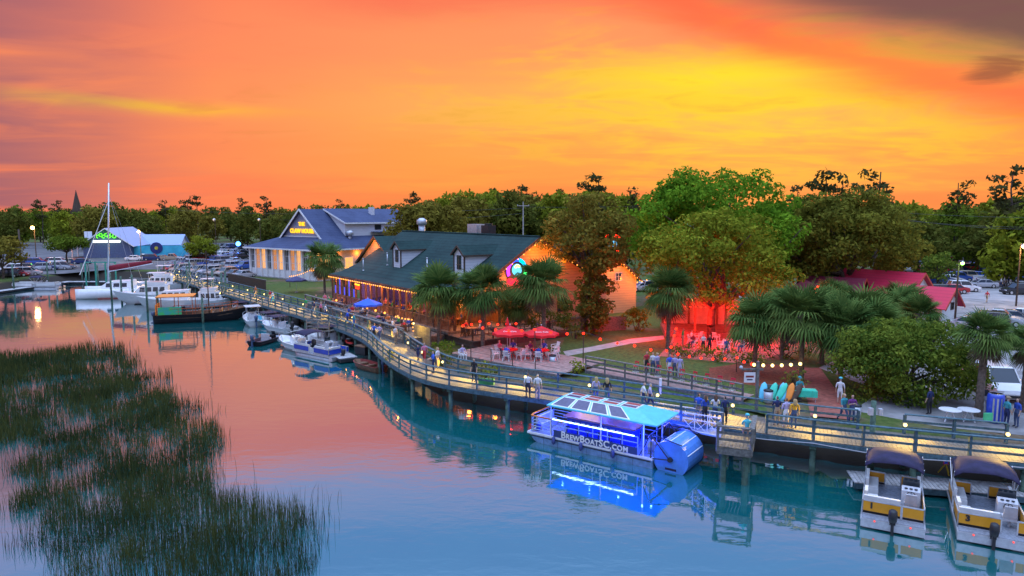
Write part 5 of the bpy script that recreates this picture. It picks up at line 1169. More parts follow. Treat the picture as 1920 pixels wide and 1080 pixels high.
# --- cruisers and the catamaran
def cruiser(label, loc, rz, L, B, H, fly=True, canvas=False, name='motor_yacht'):
    t = thing(name, label, 'boat', loc, rz); hull_parts(t, L, B, H, M_gel, M_gel, draft=.5, sheer=.7, bow=.5, depth=.35)
    MB().loft([[(-L * .49, B * .44 * s, H * .2), (-L * .49, B * .44 * s, H * .28)] for s in (-1, 1)] and [[(-L * .48, -B * .47, -.02), (-L * .48, B * .47, -.02), (-L * .48, B * .48, .12), (-L * .48, -B * .48, .12)], [(L * .2, -B * .47, -.02), (L * .2, B * .47, -.02), (L * .2, B * .48, .12), (L * .2, -B * .48, .12)]]).build('waterline_stripe', M_hullblack, t)
    mb = MB(); pr = [(-L * .22, H - .3), (L * .24, H - .3), (L * .12, H + 1.35), (-L * .24, H + 1.45)]
    mb.loft([[(x, -B * .36 * (1 if z < H else .86), z) for x, z in pr], [(x, B * .36 * (1 if z < H else .86), z) for x, z in pr]]); cb = mb.build('cabin', M_gel, t)
    for s in (-1, 1):
        for k in range(4):
            x = -L * .19 + k * L * .085; f = .36 * .93
            m_ = MB(); y0_ = s * (B * .36 + .015); y1_ = s * (B * .36 * .86 + .025); zz = H - .3; k0 = (.75 / 1.7); k1 = (1.45 / 1.7); ya = y0_ + (y1_ - y0_) * k0; yb = y0_ + (y1_ - y0_) * k1
            m_.add([(x, ya, H + .45), (x + L * .07, ya, H + .45), (x + L * .06, yb, H + 1.15), (x, yb, H + 1.15)], [(0, 1, 2, 3)]); m_.build('window', M_glass, cb)
    m_ = MB(); e = .03
    m_.add([(L * .24 - .22 * L * .12 / 1.65 * 2 + e - .1, -B * .30, H + .35), (L * .24 - .22 * L * .12 / 1.65 * 2 + e - .1, B * .30, H + .35), (L * .135 + e, B * .27, H + 1.15), (L * .135 + e, -B * .27, H + 1.15)], [(0, 1, 2, 3)]); m_.build('windscreen', M_glass, cb)
    MB().loft([[(L * .2, -B * .33, H + .1), (L * .2, B * .33, H + .1), (L * .2, B * .3, H + .35), (L * .2, -B * .3, H + .35)], [(L * .44, -B * .1, H + .45), (L * .44, B * .1, H + .45), (L * .44, B * .09, H + .5), (L * .44, -B * .09, H + .5)]]).build('foredeck', M_gel, t)
    if fly:
        m_ = MB(); pr = [(-L * .2, H + 1.45), (L * .06, H + 1.4), (L * .09, H + 2.0), (-L * .2, H + 1.9)]; m_.loft([[(x, -B * .3, z) for x, z in pr], [(x, B * .3, z) for x, z in pr]]); m_.build('flybridge', M_gel, t)
        m_ = MB(); m_.box(-L * .2, L * .03, -B * .3, B * .3, H + 3.3, H + 3.38); m_.build('hard_top', M_gel, t); m_ = MB()
        for x in (-L * .18, L * .01):
            for s in (-1, 1): m_.tube((x, s * B * .27, H + 1.9), (x, s * B * .27, H + 3.3), .03, .03, 6)
        m_.tube((-L * .1, 0, H + 3.4), (-L * .1, 0, H + 5.2), .03, .01, 5); m_.build('top_frame', M_alu, t)
    m_ = MB()
    for s in (-1, 1): m_.path([Vector((L * .05, s * B * .46, H + .75)), Vector((L * .3, s * B * .36, H + .95)), Vector((L * .47, 0, H + 1.25))], .02, 5); 
    for x, k in ((.1, .45), (.2, .42), (.3, .36), (.4, .18)):
        for s in (-1, 1): m_.tube((L * x, s * B * k, H + .1), (L * x, s * B * k, H + .95), .015, .015, 4)
    m_.build('bow_rail', M_alu, t)
    m_ = MB()
    for s in (-1, 1): m_.tube((-L * .1, s * B * .4, H + .3), (-L * .45, s * B * .9, H + 6), .03, .012, 5)
    m_.build('outriggers', M_alu, t); return t
cruiser('white sport fishing cruiser moored beside the catamaran', boat_at(285, 568), R(198), 11, 3.6, 1.5)
cruiser('white cabin cruiser moored just behind the black tour boat', boat_at(325, 578), R(196), 10, 3.4, 1.35, fly=False)
cruiser('grey white work boat with tower behind the mast of the black tour boat', boat_at(400, 575), R(15), 8, 2.9, 1.0, fly=True)
cruiser('white flybridge cruiser farthest back in the slips beside the red boom', boat_at(300, 546), R(198), 10.5, 3.5, 1.4)
t = thing('sailing_catamaran', 'white sailing catamaran with tall mast and red sail cover on its boom', 'boat', boat_at(222, 556), R(196)); Lc = 11.5
for s in (-1, 1):
    mb = MB(); rings = []
    for i in range(11):
        u = i / 10; x = -Lc / 2 + Lc * u; k = min(1, .55 + u * 1.5) if u < .4 else (1 if u < .6 else max(.04, math.cos((u - .6) / .4 * 1.5)))
        zt = 1.35 + .35 * u; rings.append([(x, s * 2.5 + .75 * k, zt), (x, s * 2.5 + .7 * k, .3), (x, s * 2.5, -.3), (x, s * 2.5 - .7 * k, .3), (x, s * 2.5 - .75 * k, zt)])
    mb.loft(rings).build('hull', M_gel, t, True)
    MB().box(-Lc / 2 + .3, Lc * .2, s * 2.5 - .76, s * 2.5 + .76, -.02, .1).build('waterline_stripe', M_redb, t)
MB().box(-Lc * .4, Lc * .18, -2.4, 2.4, .95, 1.5).build('bridge_deck', M_gel, t)
mb = MB(); pr = [(-Lc * .22, 1.4), (Lc * .24, 1.4), (Lc * .1, 2.7), (-Lc * .22, 2.8)]; mb.loft([[(x, -2.2 + (.3 if z > 2 else 0), z) for x, z in pr], [(x, 2.2 - (.3 if z > 2 else 0), z) for x, z in pr]]); cb = mb.build('cabin', M_gel, t)
for s in (-1, 1):
    for k in range(3): m_ = MB(); x = -1.9 + k * 1.15; m_.add([(x, s * 2.13, 1.85), (x + .9, s * 2.13, 1.85), (x + .85, s * 1.97, 2.5), (x, s * 1.97, 2.5)], [(0, 1, 2, 3)]); m_.build('window', M_glass, cb)
for k in range(4): m_ = MB(); y = -1.7 + k * .9; m_.add([(Lc * .20 + .03, y, 1.75), (Lc * .20 + .03, y + .75, 1.75), (Lc * .125 + .03, y + .75, 2.5), (Lc * .125 + .03, y, 2.5)], [(0, 1, 2, 3)]); m_.build('window', M_glass, cb)
p = AT(229, 343, G(222, 556, 0).y); mh = p.z
m_ = MB(); m_.tube((1.4, 0, 2.6), (.4, 0, mh), .17, .11, 8); m_.build('mast', M_alu, t, True)
m_ = MB(); m_.tube((1.2, 0, 4.4), (-5.6, 0, 5.6), .1, .09, 7); m_.build('boom', M_alu, t)
mb = MB(); rings = [[(1.1 - 6.6 * u, .26 * w * math.cos(j * .7854), 4.75 + 1.15 * u + .5 * w * math.sin(j * .7854) + .15 * (1 - u)) for j in range(8)] for u, w in ((0, .9), (.2, 1), (.6, .8), (1, .5))]; mb.loft(rings).build('sail_cover', M_maroon, t, True)
m_ = MB()
for e in ((Lc * .47, 0, 1.7), (-Lc * .3, 3.1, 1.6), (-Lc * .3, -3.1, 1.6)): m_.tube((.6, 0, mh * .92), e, .018, .018, 4)
m_.build('stays', M_steel, t); m_ = MB(); m_.tube((Lc * .46, 1.2, 4.0), (.55, 0.02, mh * .85), .07, .05, 5); m_.build('furled_jib', M_white, t)
# --- black tour boat with orange awning
t = thing('tour_boat', 'black hulled wooden tour boat with orange awning, rails and mast', 'boat', boat_at(376, 603), R(18)); Lb = 12.0
t.location = tuple(Vector(t.location) + Vector((.3, .8, 0)))
a_, b_, c_, rg = hull(Lb, 3.4, 1.15, draft=.5, sheer=.75, bow=.4, depth=.5); a_.build('hull', M_hullblack, t, True); b_.build('deck_liner', M_brown, t); c_.build('gunwale', M_brown, t)
m_ = MB()
for i in range(2, 11):
    for s in (0, -1): p = Vector(rg[i][s]); m_.tube(p, p + Vector((0, 0, .8)), .035, .035, 5)
for i in range(2, 10):
    for s in (0, -1): m_.beam(Vector(rg[i][s]) + Vector((0, 0, .8)), Vector(rg[i + 1][s]) + Vector((0, 0, .8)), .09, .06); m_.beam(Vector(rg[i][s]) + Vector((0, 0, .4)), Vector(rg[i + 1][s]) + Vector((0, 0, .4)), .04, .05)
m_.build('railing', mat('varnished_rail', (.4, .1, .03), .4, var=.15), t)
MB().box(-5.6, -1.2, -1.7, 1.7, 3.45, 3.56).build('awning', M_orange, t)
m_ = MB()
for x in (-5.5, -3.4, -1.3):
    for s in (-1, 1): m_.beam((x, s * 1.6, 1.1), (x, s * 1.6, 3.45), .09)
m_.build('awning_post', MATS['varnished_rail'], t)
MB().box(-5.4, -2.6, -1.66, -1.62, 1.2, 2.2).build('side_banner', mat('green_banner', (.05, .35, .3), .6, var=.9, scale=1.6, col2=(.06, .5, .1)), t)
MB().box(-5.72, -5.62, -1.5, 1.5, 1.2, 2.5).build('stern_board', M_orange, t)
for k in range(3): bench(t, -.6 + k * 1.3, -.2 + k * 1.3, -1.1, 1.1, .75, '-x', .42, 'bench_seat', M_brown)
m_ = MB(); m_.tube((.5, 0, .8), (.45, 0, AT(368, 470, t.location.y).z), .09, .05, 7); m_.build('mast', M_darkwood, t); m_ = MB(); m_.tube((5.6, 0, 1.9), (7.8, 0, 3.0), .09, .04, 6); m_.build('bowsprit', M_darkwood, t)
m_ = MB(); zt_ = AT(368, 470, t.location.y).z
for e in ((7.6, 0, 2.9), (-1, 1.6, 1.2), (-1, -1.6, 1.2)): m_.tube((.45, 0, zt_ - .2), e, .012, .012, 3)
m_.build('rigging', M_black, t); outboard(t, -5.9, .7, 1.1, M_motor)
# ------------------------------------------------------------------ the paddle wheel party boat
f0 = G(990, 826, 0); f1 = G(1222, 880, 0); ax_ = (f1 - f0).normalized(); Lp = (f1 - f0).length; ang_b = math.atan2(ax_.y, ax_.x)
Bw = 2.7; nrm = Vector((-ax_.y, ax_.x, 0)); mid_ = (f0 + f1) / 2 + nrm * Bw / 2
pb = thing('party_boat', 'blue lit party boat with aqua canopy, paddle wheel and lettered side', 'boat', (mid_.x, mid_.y, 0), ang_b)
h_ = Lp / 2
for s in (-1, 1):
    mb = MB(); rings = []
    for x, k, zb in ((-h_ + .0, .5, .38), (-h_ + .35, .8, .1), (-h_ + 1.0, 1, -.18), (h_ - .1, 1, -.18), (h_, .9, -.05)): rings.append([(x, s * (Bw / 2 - .42) - .42 * k, .52), (x, s * (Bw / 2 - .42) + .42 * k, .52), (x, s * (Bw / 2 - .42) + .36 * k, zb), (x, s * (Bw / 2 - .42) - .36 * k, zb)])
    mb.loft(rings).build('pontoon', mat('blue_grey_pontoon', (.2, .34, .55), .4, metal=.3, var=.2), pb)
MB().box(-h_ - .05, h_ + .03, -Bw / 2 - .03, Bw / 2 + .03, .5, .62).build('deck', M_gel, pb); MB().box(-h_ + .1, h_ - .1, -Bw / 2 + .06, Bw / 2 - .06, .622, .635).build('deck_floor', M_floor, pb)
sx0, sx1 = -h_ + 1.9, h_ - .9
sp_ = MB().box(sx0, sx1, -Bw / 2 - .03, -Bw / 2 + .01, .64, 1.06).build('name_board', mat('navy_board', (.03, .05, .16), .4, var=.1), pb)
place_text('lettering', 'BrewBoatSC.com', .58, ((sx0 + sx1) / 2, -Bw / 2 - .05, .85), (1, 0, 0), (0, 0, 1), M_white, sp_, .012, 1.0, .014, True)
M_prail = mat('blue_grey_rail', (.35, .46, .62), .4, var=.1)
def railrun(pts, z0, z1, name='railing', m=M_prail, n=2, top=None):
    m_ = MB(); 
    for a, b in zip(pts[:-1], pts[1:]):
        a = Vector(a); b = Vector(b); k = max(1, int((b - a).length / .9))
        for i in range(k + 1): q = a.lerp(b, i / k); m_.beam((q.x, q.y, z0), (q.x, q.y, z1), .04)
        for j in range(n + 1): z = z0 + (z1 - z0) * (j + 1) / (n + 1); m_.beam((a.x, a.y, z), (b.x, b.y, z), .04)
    o = m_.build(name, m, pb)
    if top:
        m_ = MB()
        for a, b in zip(pts[:-1], pts[1:]): m_.beam((a[0], a[1], z1 + .04), (b[0], b[1], z1 + .04), .1, .05)
        m_.build('cap_rail', top, o)
hb = Bw / 2 - .05
railrun([(-h_ + 1.7, -hb, 0), (sx1, -hb, 0)], .62, 1.66); railrun([(-h_ + 1.7, hb, 0), (sx1, hb, 0)], .62, 1.66)
railrun([(-h_ + 1.7, -hb, 0), (-h_ + .25, -hb, 0), (-h_ + .1, -hb + .4, 0), (-h_ + .1, hb - .4, 0), (-h_ + .25, hb, 0), (-h_ + 1.7, hb, 0)], .62, 1.62, n=4, top=mat('orange_cap', (.5, .14, .03), .4, var=.1))
MB().beam((sx0 - .1, -hb - .04, 1.7), (sx1 - .2, -hb - .04, 1.7), .05, .05).build('light_strip', emit('blue_strip', (.35, .6, 1), 5), pb)
# canopy: aqua hipped roof with framed panels
zc0, zc1 = 2.6, 3.02; cx0, cx1 = -h_ + 1.5, h_ + .35; cw = Bw / 2 + .2
base = [(cx0, -cw, zc0), (cx1, -cw, zc0), (cx1, cw, zc0), (cx0, cw, zc0)]; topp = [(cx0 + .55, -.55, zc1), (cx1 - 1.6, -.55, zc1), (cx1 - 1.6, .55, zc1), (cx0 + .55, .55, zc1)]
cn = MB().loft([[(x, y, z - .08) for x, y, z in base], base, topp]).build('canopy', M_aqua, pb)
M_panel = mat('canopy_panel', (.10, .09, .16), .25, var=.15); M_panelr = mat('red_panel', (.35, .06, .05), .35, var=.2)
def onface(q, a, b, c, d, u0, u1, v0, v1, e, m, name, par):
    a, b, c, d = map(Vector, (a, b, c, d)); f = lambda u, v: a.lerp(b, u).lerp(d.lerp(c, u), v); n = (b - a).cross(d - a).normalized()
    n = n if n.z > 0 else -n
    MB().loft([[f(u0, v0), f(u1, v0), f(u1, v1), f(u0, v1)], [f(u0, v0) + n * e, f(u1, v0) + n * e, f(u1, v1) + n * e, f(u0, v1) + n * e]]).build(name, m, par)
for k in range(4):
    onface(0, base[0], base[1], topp[1], topp[0], .03 + k * .19, .21 + k * .19, .06, .94, .012, M_white, 'panel_frame', cn); onface(0, base[0], base[1], topp[1], topp[0], .045 + k * .19, .195 + k * .19, .12, .88, .022, M_panel, 'roof_panel', cn)
    for v in (0, 1): onface(0, topp[0], topp[1], topp[2], topp[3], .02 + k * .245, .24 + k * .245, .04 + v * .48, .48 + v * .48, .012, M_white, 'panel_frame', cn); onface(0, topp[0], topp[1], topp[2], topp[3], .04 + k * .245, .22 + k * .245, .09 + v * .48, .43 + v * .48, .022, M_panelr if (k + v) % 3 else M_panel, 'roof_panel', cn)
for x in (cx0 + .15, (cx0 + cx1) / 2, cx1 - .9):
    for s in (-1, 1): MB().beam((x, s * hb, .62), (x, s * hb, zc0 - .05), .06).build('canopy_post', M_white, pb)
# bar with blue fronts, counter, stools, bottles
mb = MB(); mb.box(-h_ + 2.3, h_ - 1.6, -.45, .45, .64, 1.72); br_ = mb.build('bar', mat('blue_bar_panel', (.03, .06, .5), .35, var=.2), pb); MB().box(-h_ + 2.1, h_ - 1.4, -.62, .62, 1.72, 1.8).build('counter', mat('bar_counter', (.25, .09, .04), .35, var=.2), br_)
for k in range(9): MB().box(-1.7 + k * .4, -1.7 + k * .4 + (.3 if k % 3 else .18), -.465, -.452, 1.38, 1.5).build('print_mark', M_white, br_)
for k in range(6):
    for s in (-1, 1):
        x = -h_ + 2.6 + k * .72; m_ = MB(); m_.tube((x, s * .95, .64), (x, s * .95, 1.2), .03, .03, 6); m_.lathe([(.17, 0), (.19, .04), (.16, .09)], 10, (x, s * .95, 1.2)); m_.tube((x, s * .78, .85), (x, s * .62, .8), .02, .02, 5); m_.build('pedal_stool', M_black, pb, True)
bench(pb, -h_ + .3, -h_ + .75, -.9, .9, .64, '-x', .42, 'bow_bench', M_vinyl)
bl_ = [lamp('blue_light', (x, y, 2.35), 190, C_BLUE, pb, .05) for x in (-1.9, 0, 1.9, h_ - .2) for y in (-.9, .9)]
lamp('blue_light', (h_ - .4, -Bw / 2 - .3, 2.1), 170, C_BLUE, pb, .05)
# paddle wheel in its drum guard
wx, wz, wr = h_ + 1.0, .72, .98
pw_ = MB(); pw_.tube((wx, -1.15, wz), (wx, 1.15, wz), .09, .09, 10)
for k in range(10):
    a = k * .6283; pw_.beam((wx, -1.0, wz), (wx + wr * .85 * math.cos(a), -1.0, wz + wr * .85 * math.sin(a)), .05); pw_.beam((wx + wr * .7 * math.cos(a), -1.0, wz + wr * .7 * math.sin(a)), (wx + wr * .7 * math.cos(a), 1.0, wz + wr * .7 * math.sin(a)), .24, .03)
pw_.build('paddle_wheel', M_hullblue, pb)
m_ = MB()
rg_ = lambda r, y: [(wx + r * math.cos(i * math.pi / 14), y, wz + r * math.sin(i * math.pi / 14)) for i in range(-4, 19)]
for y0_, y1_ in ((-1.12, 1.12),): m_.loft([rg_(wr, y0_), rg_(wr, y1_)], closed=False, cap0=False, cap1=False); m_.loft([rg_(wr + .03, y0_), rg_(wr + .03, y1_)], closed=False, cap0=False, cap1=False)
for y in (-1.14, 1.14): m_.tube((wx, y - .02, wz), (wx, y + .02, wz), wr + .04, wr + .04, 28)
m_.build('wheel_guard', mat('drum_blue', (.09, .26, .72), .35, var=.12), pb, False)
for k in range(5):
    a = R(20 + k * 36); MB().beam((wx + (wr + .045) * math.cos(a), -1.1, wz + (wr + .045) * math.sin(a)), (wx + (wr + .045) * math.cos(a), 1.1, wz + (wr + .045) * math.sin(a)), .05, .02).build('guard_seam', M_white, pb)
m_ = MB(); m_.tube((wx, -1.2, wz), (wx, -1.34, wz), .16, .12, 12); m_.build('hub', M_black, pb); MB().box(wx - .3, wx + .35, -1.172, -1.165, wz - .62, wz - .5).build('drum_mark', M_navy, pb)
m_ = MB()
for s in (-1, 1):
    y = s * 1.3; m_.tube((h_ - .1, y, .6), (wx, y, wz), .035, .035, 6); m_.tube((h_ - .1, y, 1.9), (wx, y, wz), .035, .035, 6); m_.tube((h_ - .1, y, .6), (h_ - .1, y, 2.0), .035, .035, 6); m_.tube((h_ - .8, y, .6), (h_ - .1, y, 2.0), .03, .03, 6); m_.tube((h_ - .1, y, 2.0), (wx + .7, y, wz + .95), .03, .03, 6)
m_.tube((h_ - .1, -1.3, 2.0), (h_ - .1, 1.3, 2.0), .035, .035, 6); m_.build('wheel_frame', M_black, pb)
m_ = MB(); m_.box(h_ - .7, h_ - .25, -.4, .1, .64, 1.1); m_.tube((h_ - .5, -.7, .64), (h_ - .5, -.7, 1.6), .06, .06, 6); m_.lathe([(.02, 0), (.2, .05), (.2, .4), (.02, .45)], 10, (h_ - .3, -.95, 1.1)); m_.build('drive_gear', M_steel, pb)
# ------------------------------------------------------------------ viewing platform, gangway, pilings
pf = thing('viewing_platform', 'square wooden viewing platform jutting over the water beside the party boat', 'platform', (0, 0, 0))
c0, c1, c2_, c3 = G(1345, 836, DECK), G(1409, 844, DECK), G(1443, 816, DECK), G(1384, 808, DECK)
ux = (c1 - c0).normalized(); uy = Vector((-ux.y, ux.x, 0)); pw2 = (c1 - c0).length; pd = 2.6
for k in range(int(pw2 / .18)): a = c0 + ux * (k * .18 + .09); MB().beam(a - Vector((0, 0, .025)), a + uy * pd - Vector((0, 0, .025)), .165, .045).build('plank', M_plank, pf)
for a, b in ((c0, c0 + ux * pw2), (c0 + ux * pw2, c0 + ux * pw2 + uy * pd), (c0, c0 + uy * pd)):
    MB().beam(a - Vector((0, 0, .24)), b - Vector((0, 0, .24)), .08, .34).build('fascia_board', M_wood, pf)
    gap = (a == c0 and b != c0 + ux * pw2)
    for z, w, hh_ in ((1.1, .24, .06), (.75, .04, .14), (.4, .04, .14)):
        bb = b if not gap else a.lerp(b, .25)
        MB().beam(a + Vector((0, 0, z)), bb + Vector((0, 0, z)), w, hh_).build('rail', M_wood, pf)
for a in (c0, c0 + ux * pw2, c0 + ux * pw2 + uy * pd, c0 + uy * pd, c0 + ux * pw2 + uy * pd * .5): MB().beam(a - Vector((0, 0, .3)), a + Vector((0, 0, 1.08)), .12).build('post', M_wood, pf)
for a in (c0 + ux * .3 + uy * .3, c0 + ux * (pw2 - .3) + uy * .3, c0 + ux * (pw2 - .3) + uy * 2.2): MB().tube((a.x, a.y, -1.5), (a.x, a.y, DECK - .3), .17, .16, 10).build('pile', M_pile, pf)
gw_ = thing('gangway', 'white metal truss gangway sloping from the viewing platform down to the party boat', 'gangway', (0, 0, 0))
s0 = c0 + uy * 1.6; s1 = G(1222, 800, .95) + Vector((0, .8, 0)); wdir = uy * 1.1
m_ = MB(); m_.slab([s0, s1, s1 + wdir, s0 + wdir], .08); m_.build('tread', M_alu, gw_)
for o_ in (Vector((0, 0, 0)), wdir):
    m_ = MB(); n = 6
    for i in range(n + 1):
        q = s0.lerp(s1, i / n) + o_; m_.tube(q, q + Vector((0, 0, 1.05)), .025, .025, 5)
        if i < n: r_ = s0.lerp(s1, (i + 1) / n) + o_; m_.tube(q, r_ + Vector((0, 0, .7)), .016, .016, 4); m_.tube(q + Vector((0, 0, .7)), r_, .016, .016, 4)
    for z in (.02, .7, 1.05): m_.tube(s0 + o_ + Vector((0, 0, z)), s1 + o_ + Vector((0, 0, z)), .025, .025, 5)
    m_.build('truss_rail', M_white, gw_)
pd_ = thing('mooring_dock', 'floating dock between the party boat and the boardwalk', 'dock', (0, 0, 0)); e0 = mid_ + nrm * (Bw / 2 + .35); m_ = MB(); m_.beam(Vector((e0.x, e0.y, .3)) - ax_ * 4 + nrm * .7, Vector((e0.x, e0.y, .3)) + ax_ * 5.5 + nrm * .7, 1.4, .4); m_.build('float', M_wood2, pd_)
pile_me = None
def piling(px, ytop, ybase, zb=0.0, label=None, r=.16, m=M_pile, cap=False, group='mooring pilings standing in the marina'):
    b = G(px, ybase, zb); tp = AT(px, ytop, b.y); t = thing('piling', label or 'green treated mooring piling standing in the water of the marina', 'piling', (b.x, b.y, 0), 0, group)
    MB().tube((0, 0, -1.5), (rng.uniform(-.08, .08), rng.uniform(-.05, .05), tp.z), r, r * .88, 9).build('shaft', m, t, True)
    if cap: MB().lathe([(r * 1.1, 0), (.02, .2)], 9, (0, 0, tp.z)).build('cap', M_white, t)
    return t
t = piling(1634, 752, 872, 0.2, 'tall green piling with small boxes beside the numbered rental boats', .16); MB().box(-.38, -.16, -.2, .0, 3.1, 3.5).build('box', M_vinyl, t); MB().box(.16, .36, -.2, 0, 3.1, 3.45).build('box', M_vinyl, t)
t = piling(1229, 733, 812, 0.0, 'green piling with a white pipe behind the party boat canopy', .15); MB().tube((.25, 0, 2.6), (.25, 0, 3.6), .09, .09, 8).build('pipe', M_white, t)
ORD = ['leftmost', 'second', 'third', 'fourth', 'fifth', 'sixth', 'seventh', 'eighth', 'ninth', 'tenth', 'eleventh', 'twelfth', 'thirteenth', 'fourteenth', 'fifteenth', 'sixteenth', 'seventeenth', 'eighteenth', 'nineteenth', 'twentieth', 'twenty-first', 'twenty-second', 'twenty-third', 'twenty-fourth']
for i, (px, a, b) in enumerate(sorted([(634, 590, 640), (596, 578, 628), (692, 600, 655), (210, 512, 562), (229, 518, 570), (250, 515, 570), (277, 525, 585), (297, 546, 604), (185, 497, 540), (105, 482, 528), (91, 490, 535), (27, 495, 546), (330, 490, 535), (353, 498, 560), (358, 490, 552), (381, 558, 606), (168, 492, 532), (418, 512, 570), (400, 505, 565), (425, 508, 572), (300, 500, 535), (155, 493, 530), (310, 496, 545)])): piling(px, a, b, label='%s green mooring piling counted from the left edge of the marina' % ORD[i])
piling(43, 430, 530, 0, 'tall dark pole at the marina edge on the far left', .18, M_darkwood)
# floating docks among the moored boats
def fdock(label, pa, pb2, w=1.6, z=.45):
    t = thing('floating_dock', label, 'dock', (0, 0, 0)); a = G(*pa, z); b = G(*pb2, z); u = (b - a).normalized(); v = Vector((-u.y, u.x, 0)); n = int((b - a).length / .45)
    for k in range(n): c = a + u * ((k + .5) * .45); MB().beam(c - v * w / 2, c + v * w / 2, .41, .06).build('plank', MATS['pale_dock_plank'], t)
    MB().beam(a - Vector((0, 0, .2)), b - Vector((0, 0, .2)), w * .95, .3).build('float', M_black, t); return t
fdock('grey floating dock behind the skiffs under the boardwalk curve', (520, 600), (655, 672), 1.8); fdock('low floating dock leading away at the far left', (-20, 548), (135, 527), 1.8); fdock('floating dock along the head of the marina behind the catamaran', (130, 528), (300, 528), 1.8)
fdock('finger dock between the white cruisers', (330, 575), (420, 560), 1.4); fdock('finger dock beside the catamaran', (250, 545), (350, 548), 1.4)
# small landing with rail beside the steps
lf = thing('landing', 'small wooden landing with pale rails projecting from the boardwalk among the skiffs', 'platform', (0, 0, 0)); l0 = G(575, 618, 1.7); l1 = G(617, 622, 1.7); ux = (l1 - l0).normalized(); uy = Vector((-ux.y, ux.x, 0))
for k in range(int((l1 - l0).length / .2)): MB().beam(l0 + ux * (k * .2 + .1), l0 + ux * (k * .2 + .1) + uy * 3.5, .18, .05).build('plank', M_plank, lf)
for z in (.35, .75, 1.1): 
    for a, b in ((l0, l1), (l0, l0 + uy * 3.5)): MB().beam(a + Vector((0, 0, z)), b + Vector((0, 0, z)), .06, .12).build('rail', M_wood, lf)
for a in (l0, l1, (l0 + l1) / 2, l0 + uy * 3.5): MB().beam(a - Vector((0, 0, 1.8)), a + Vector((0, 0, 1.1)), .12).build('post', M_wood, lf)

# fenders and mooring lines
def rope(parent, a, b, sag=.3, r=.022):
    a = Vector(a); b = Vector(b); MB().path([a.lerp(b, k / 8) - Vector((0, 0, sag * 4 * (k / 8) * (1 - k / 8))) for k in range(9)], r, 5).build('mooring_line', mat('rope', (.5, .47, .4), .9, var=.1), parent)
def fender(parent, x, y, z):
    MB().lathe([(.03, .5), (.11, .42), (.12, .1), (.04, 0)], 10, (x, y, z)).build('fender', mat('fender_navy', (.05, .07, .2), .5, var=.1), parent, True)
for x in (-2.2, -.3, 1.8): fender(pb, x, -Bw / 2 - .14, .18)
for k in range(7): MB().box(-h_ + 1.2 + k * 1.0, -h_ + 1.215 + k * 1.0, -Bw / 2 - .07, -Bw / 2 - .062, -.05, .5).build('hull_seam', M_black, pb)
MB().box(-h_ + .3, h_ - .05, -Bw / 2 - .075, -Bw / 2 - .055, .40, .46).build('rub_rail', M_black, pb)
MB().tube((-h_ + .5, -.9, .64), (-h_ + .5, -.9, 1.1), .16, .16, 12).build('cooler', M_hullblue, pb); rope(pb, (-h_ + .1, 1.2, .65), (-h_ - .6, 2.4, .6)); rope(pb, (h_, 1.2, .65), (h_ + 1.2, 2.3, .6))
# a hose slung along the outer face of the boardwalk
hp = [p - n * .12 + Vector((0, 0, -.12 - .22 * abs(math.sin(i * .9)))) for i, (p, n) in enumerate(seg) if inview(p)][:9]
tag(MB().path(hp, .025, 5).build('water_hose', M_vinyl), 'pale hose slung along the outer edge of the boardwalk above the rental boats', 'hose')
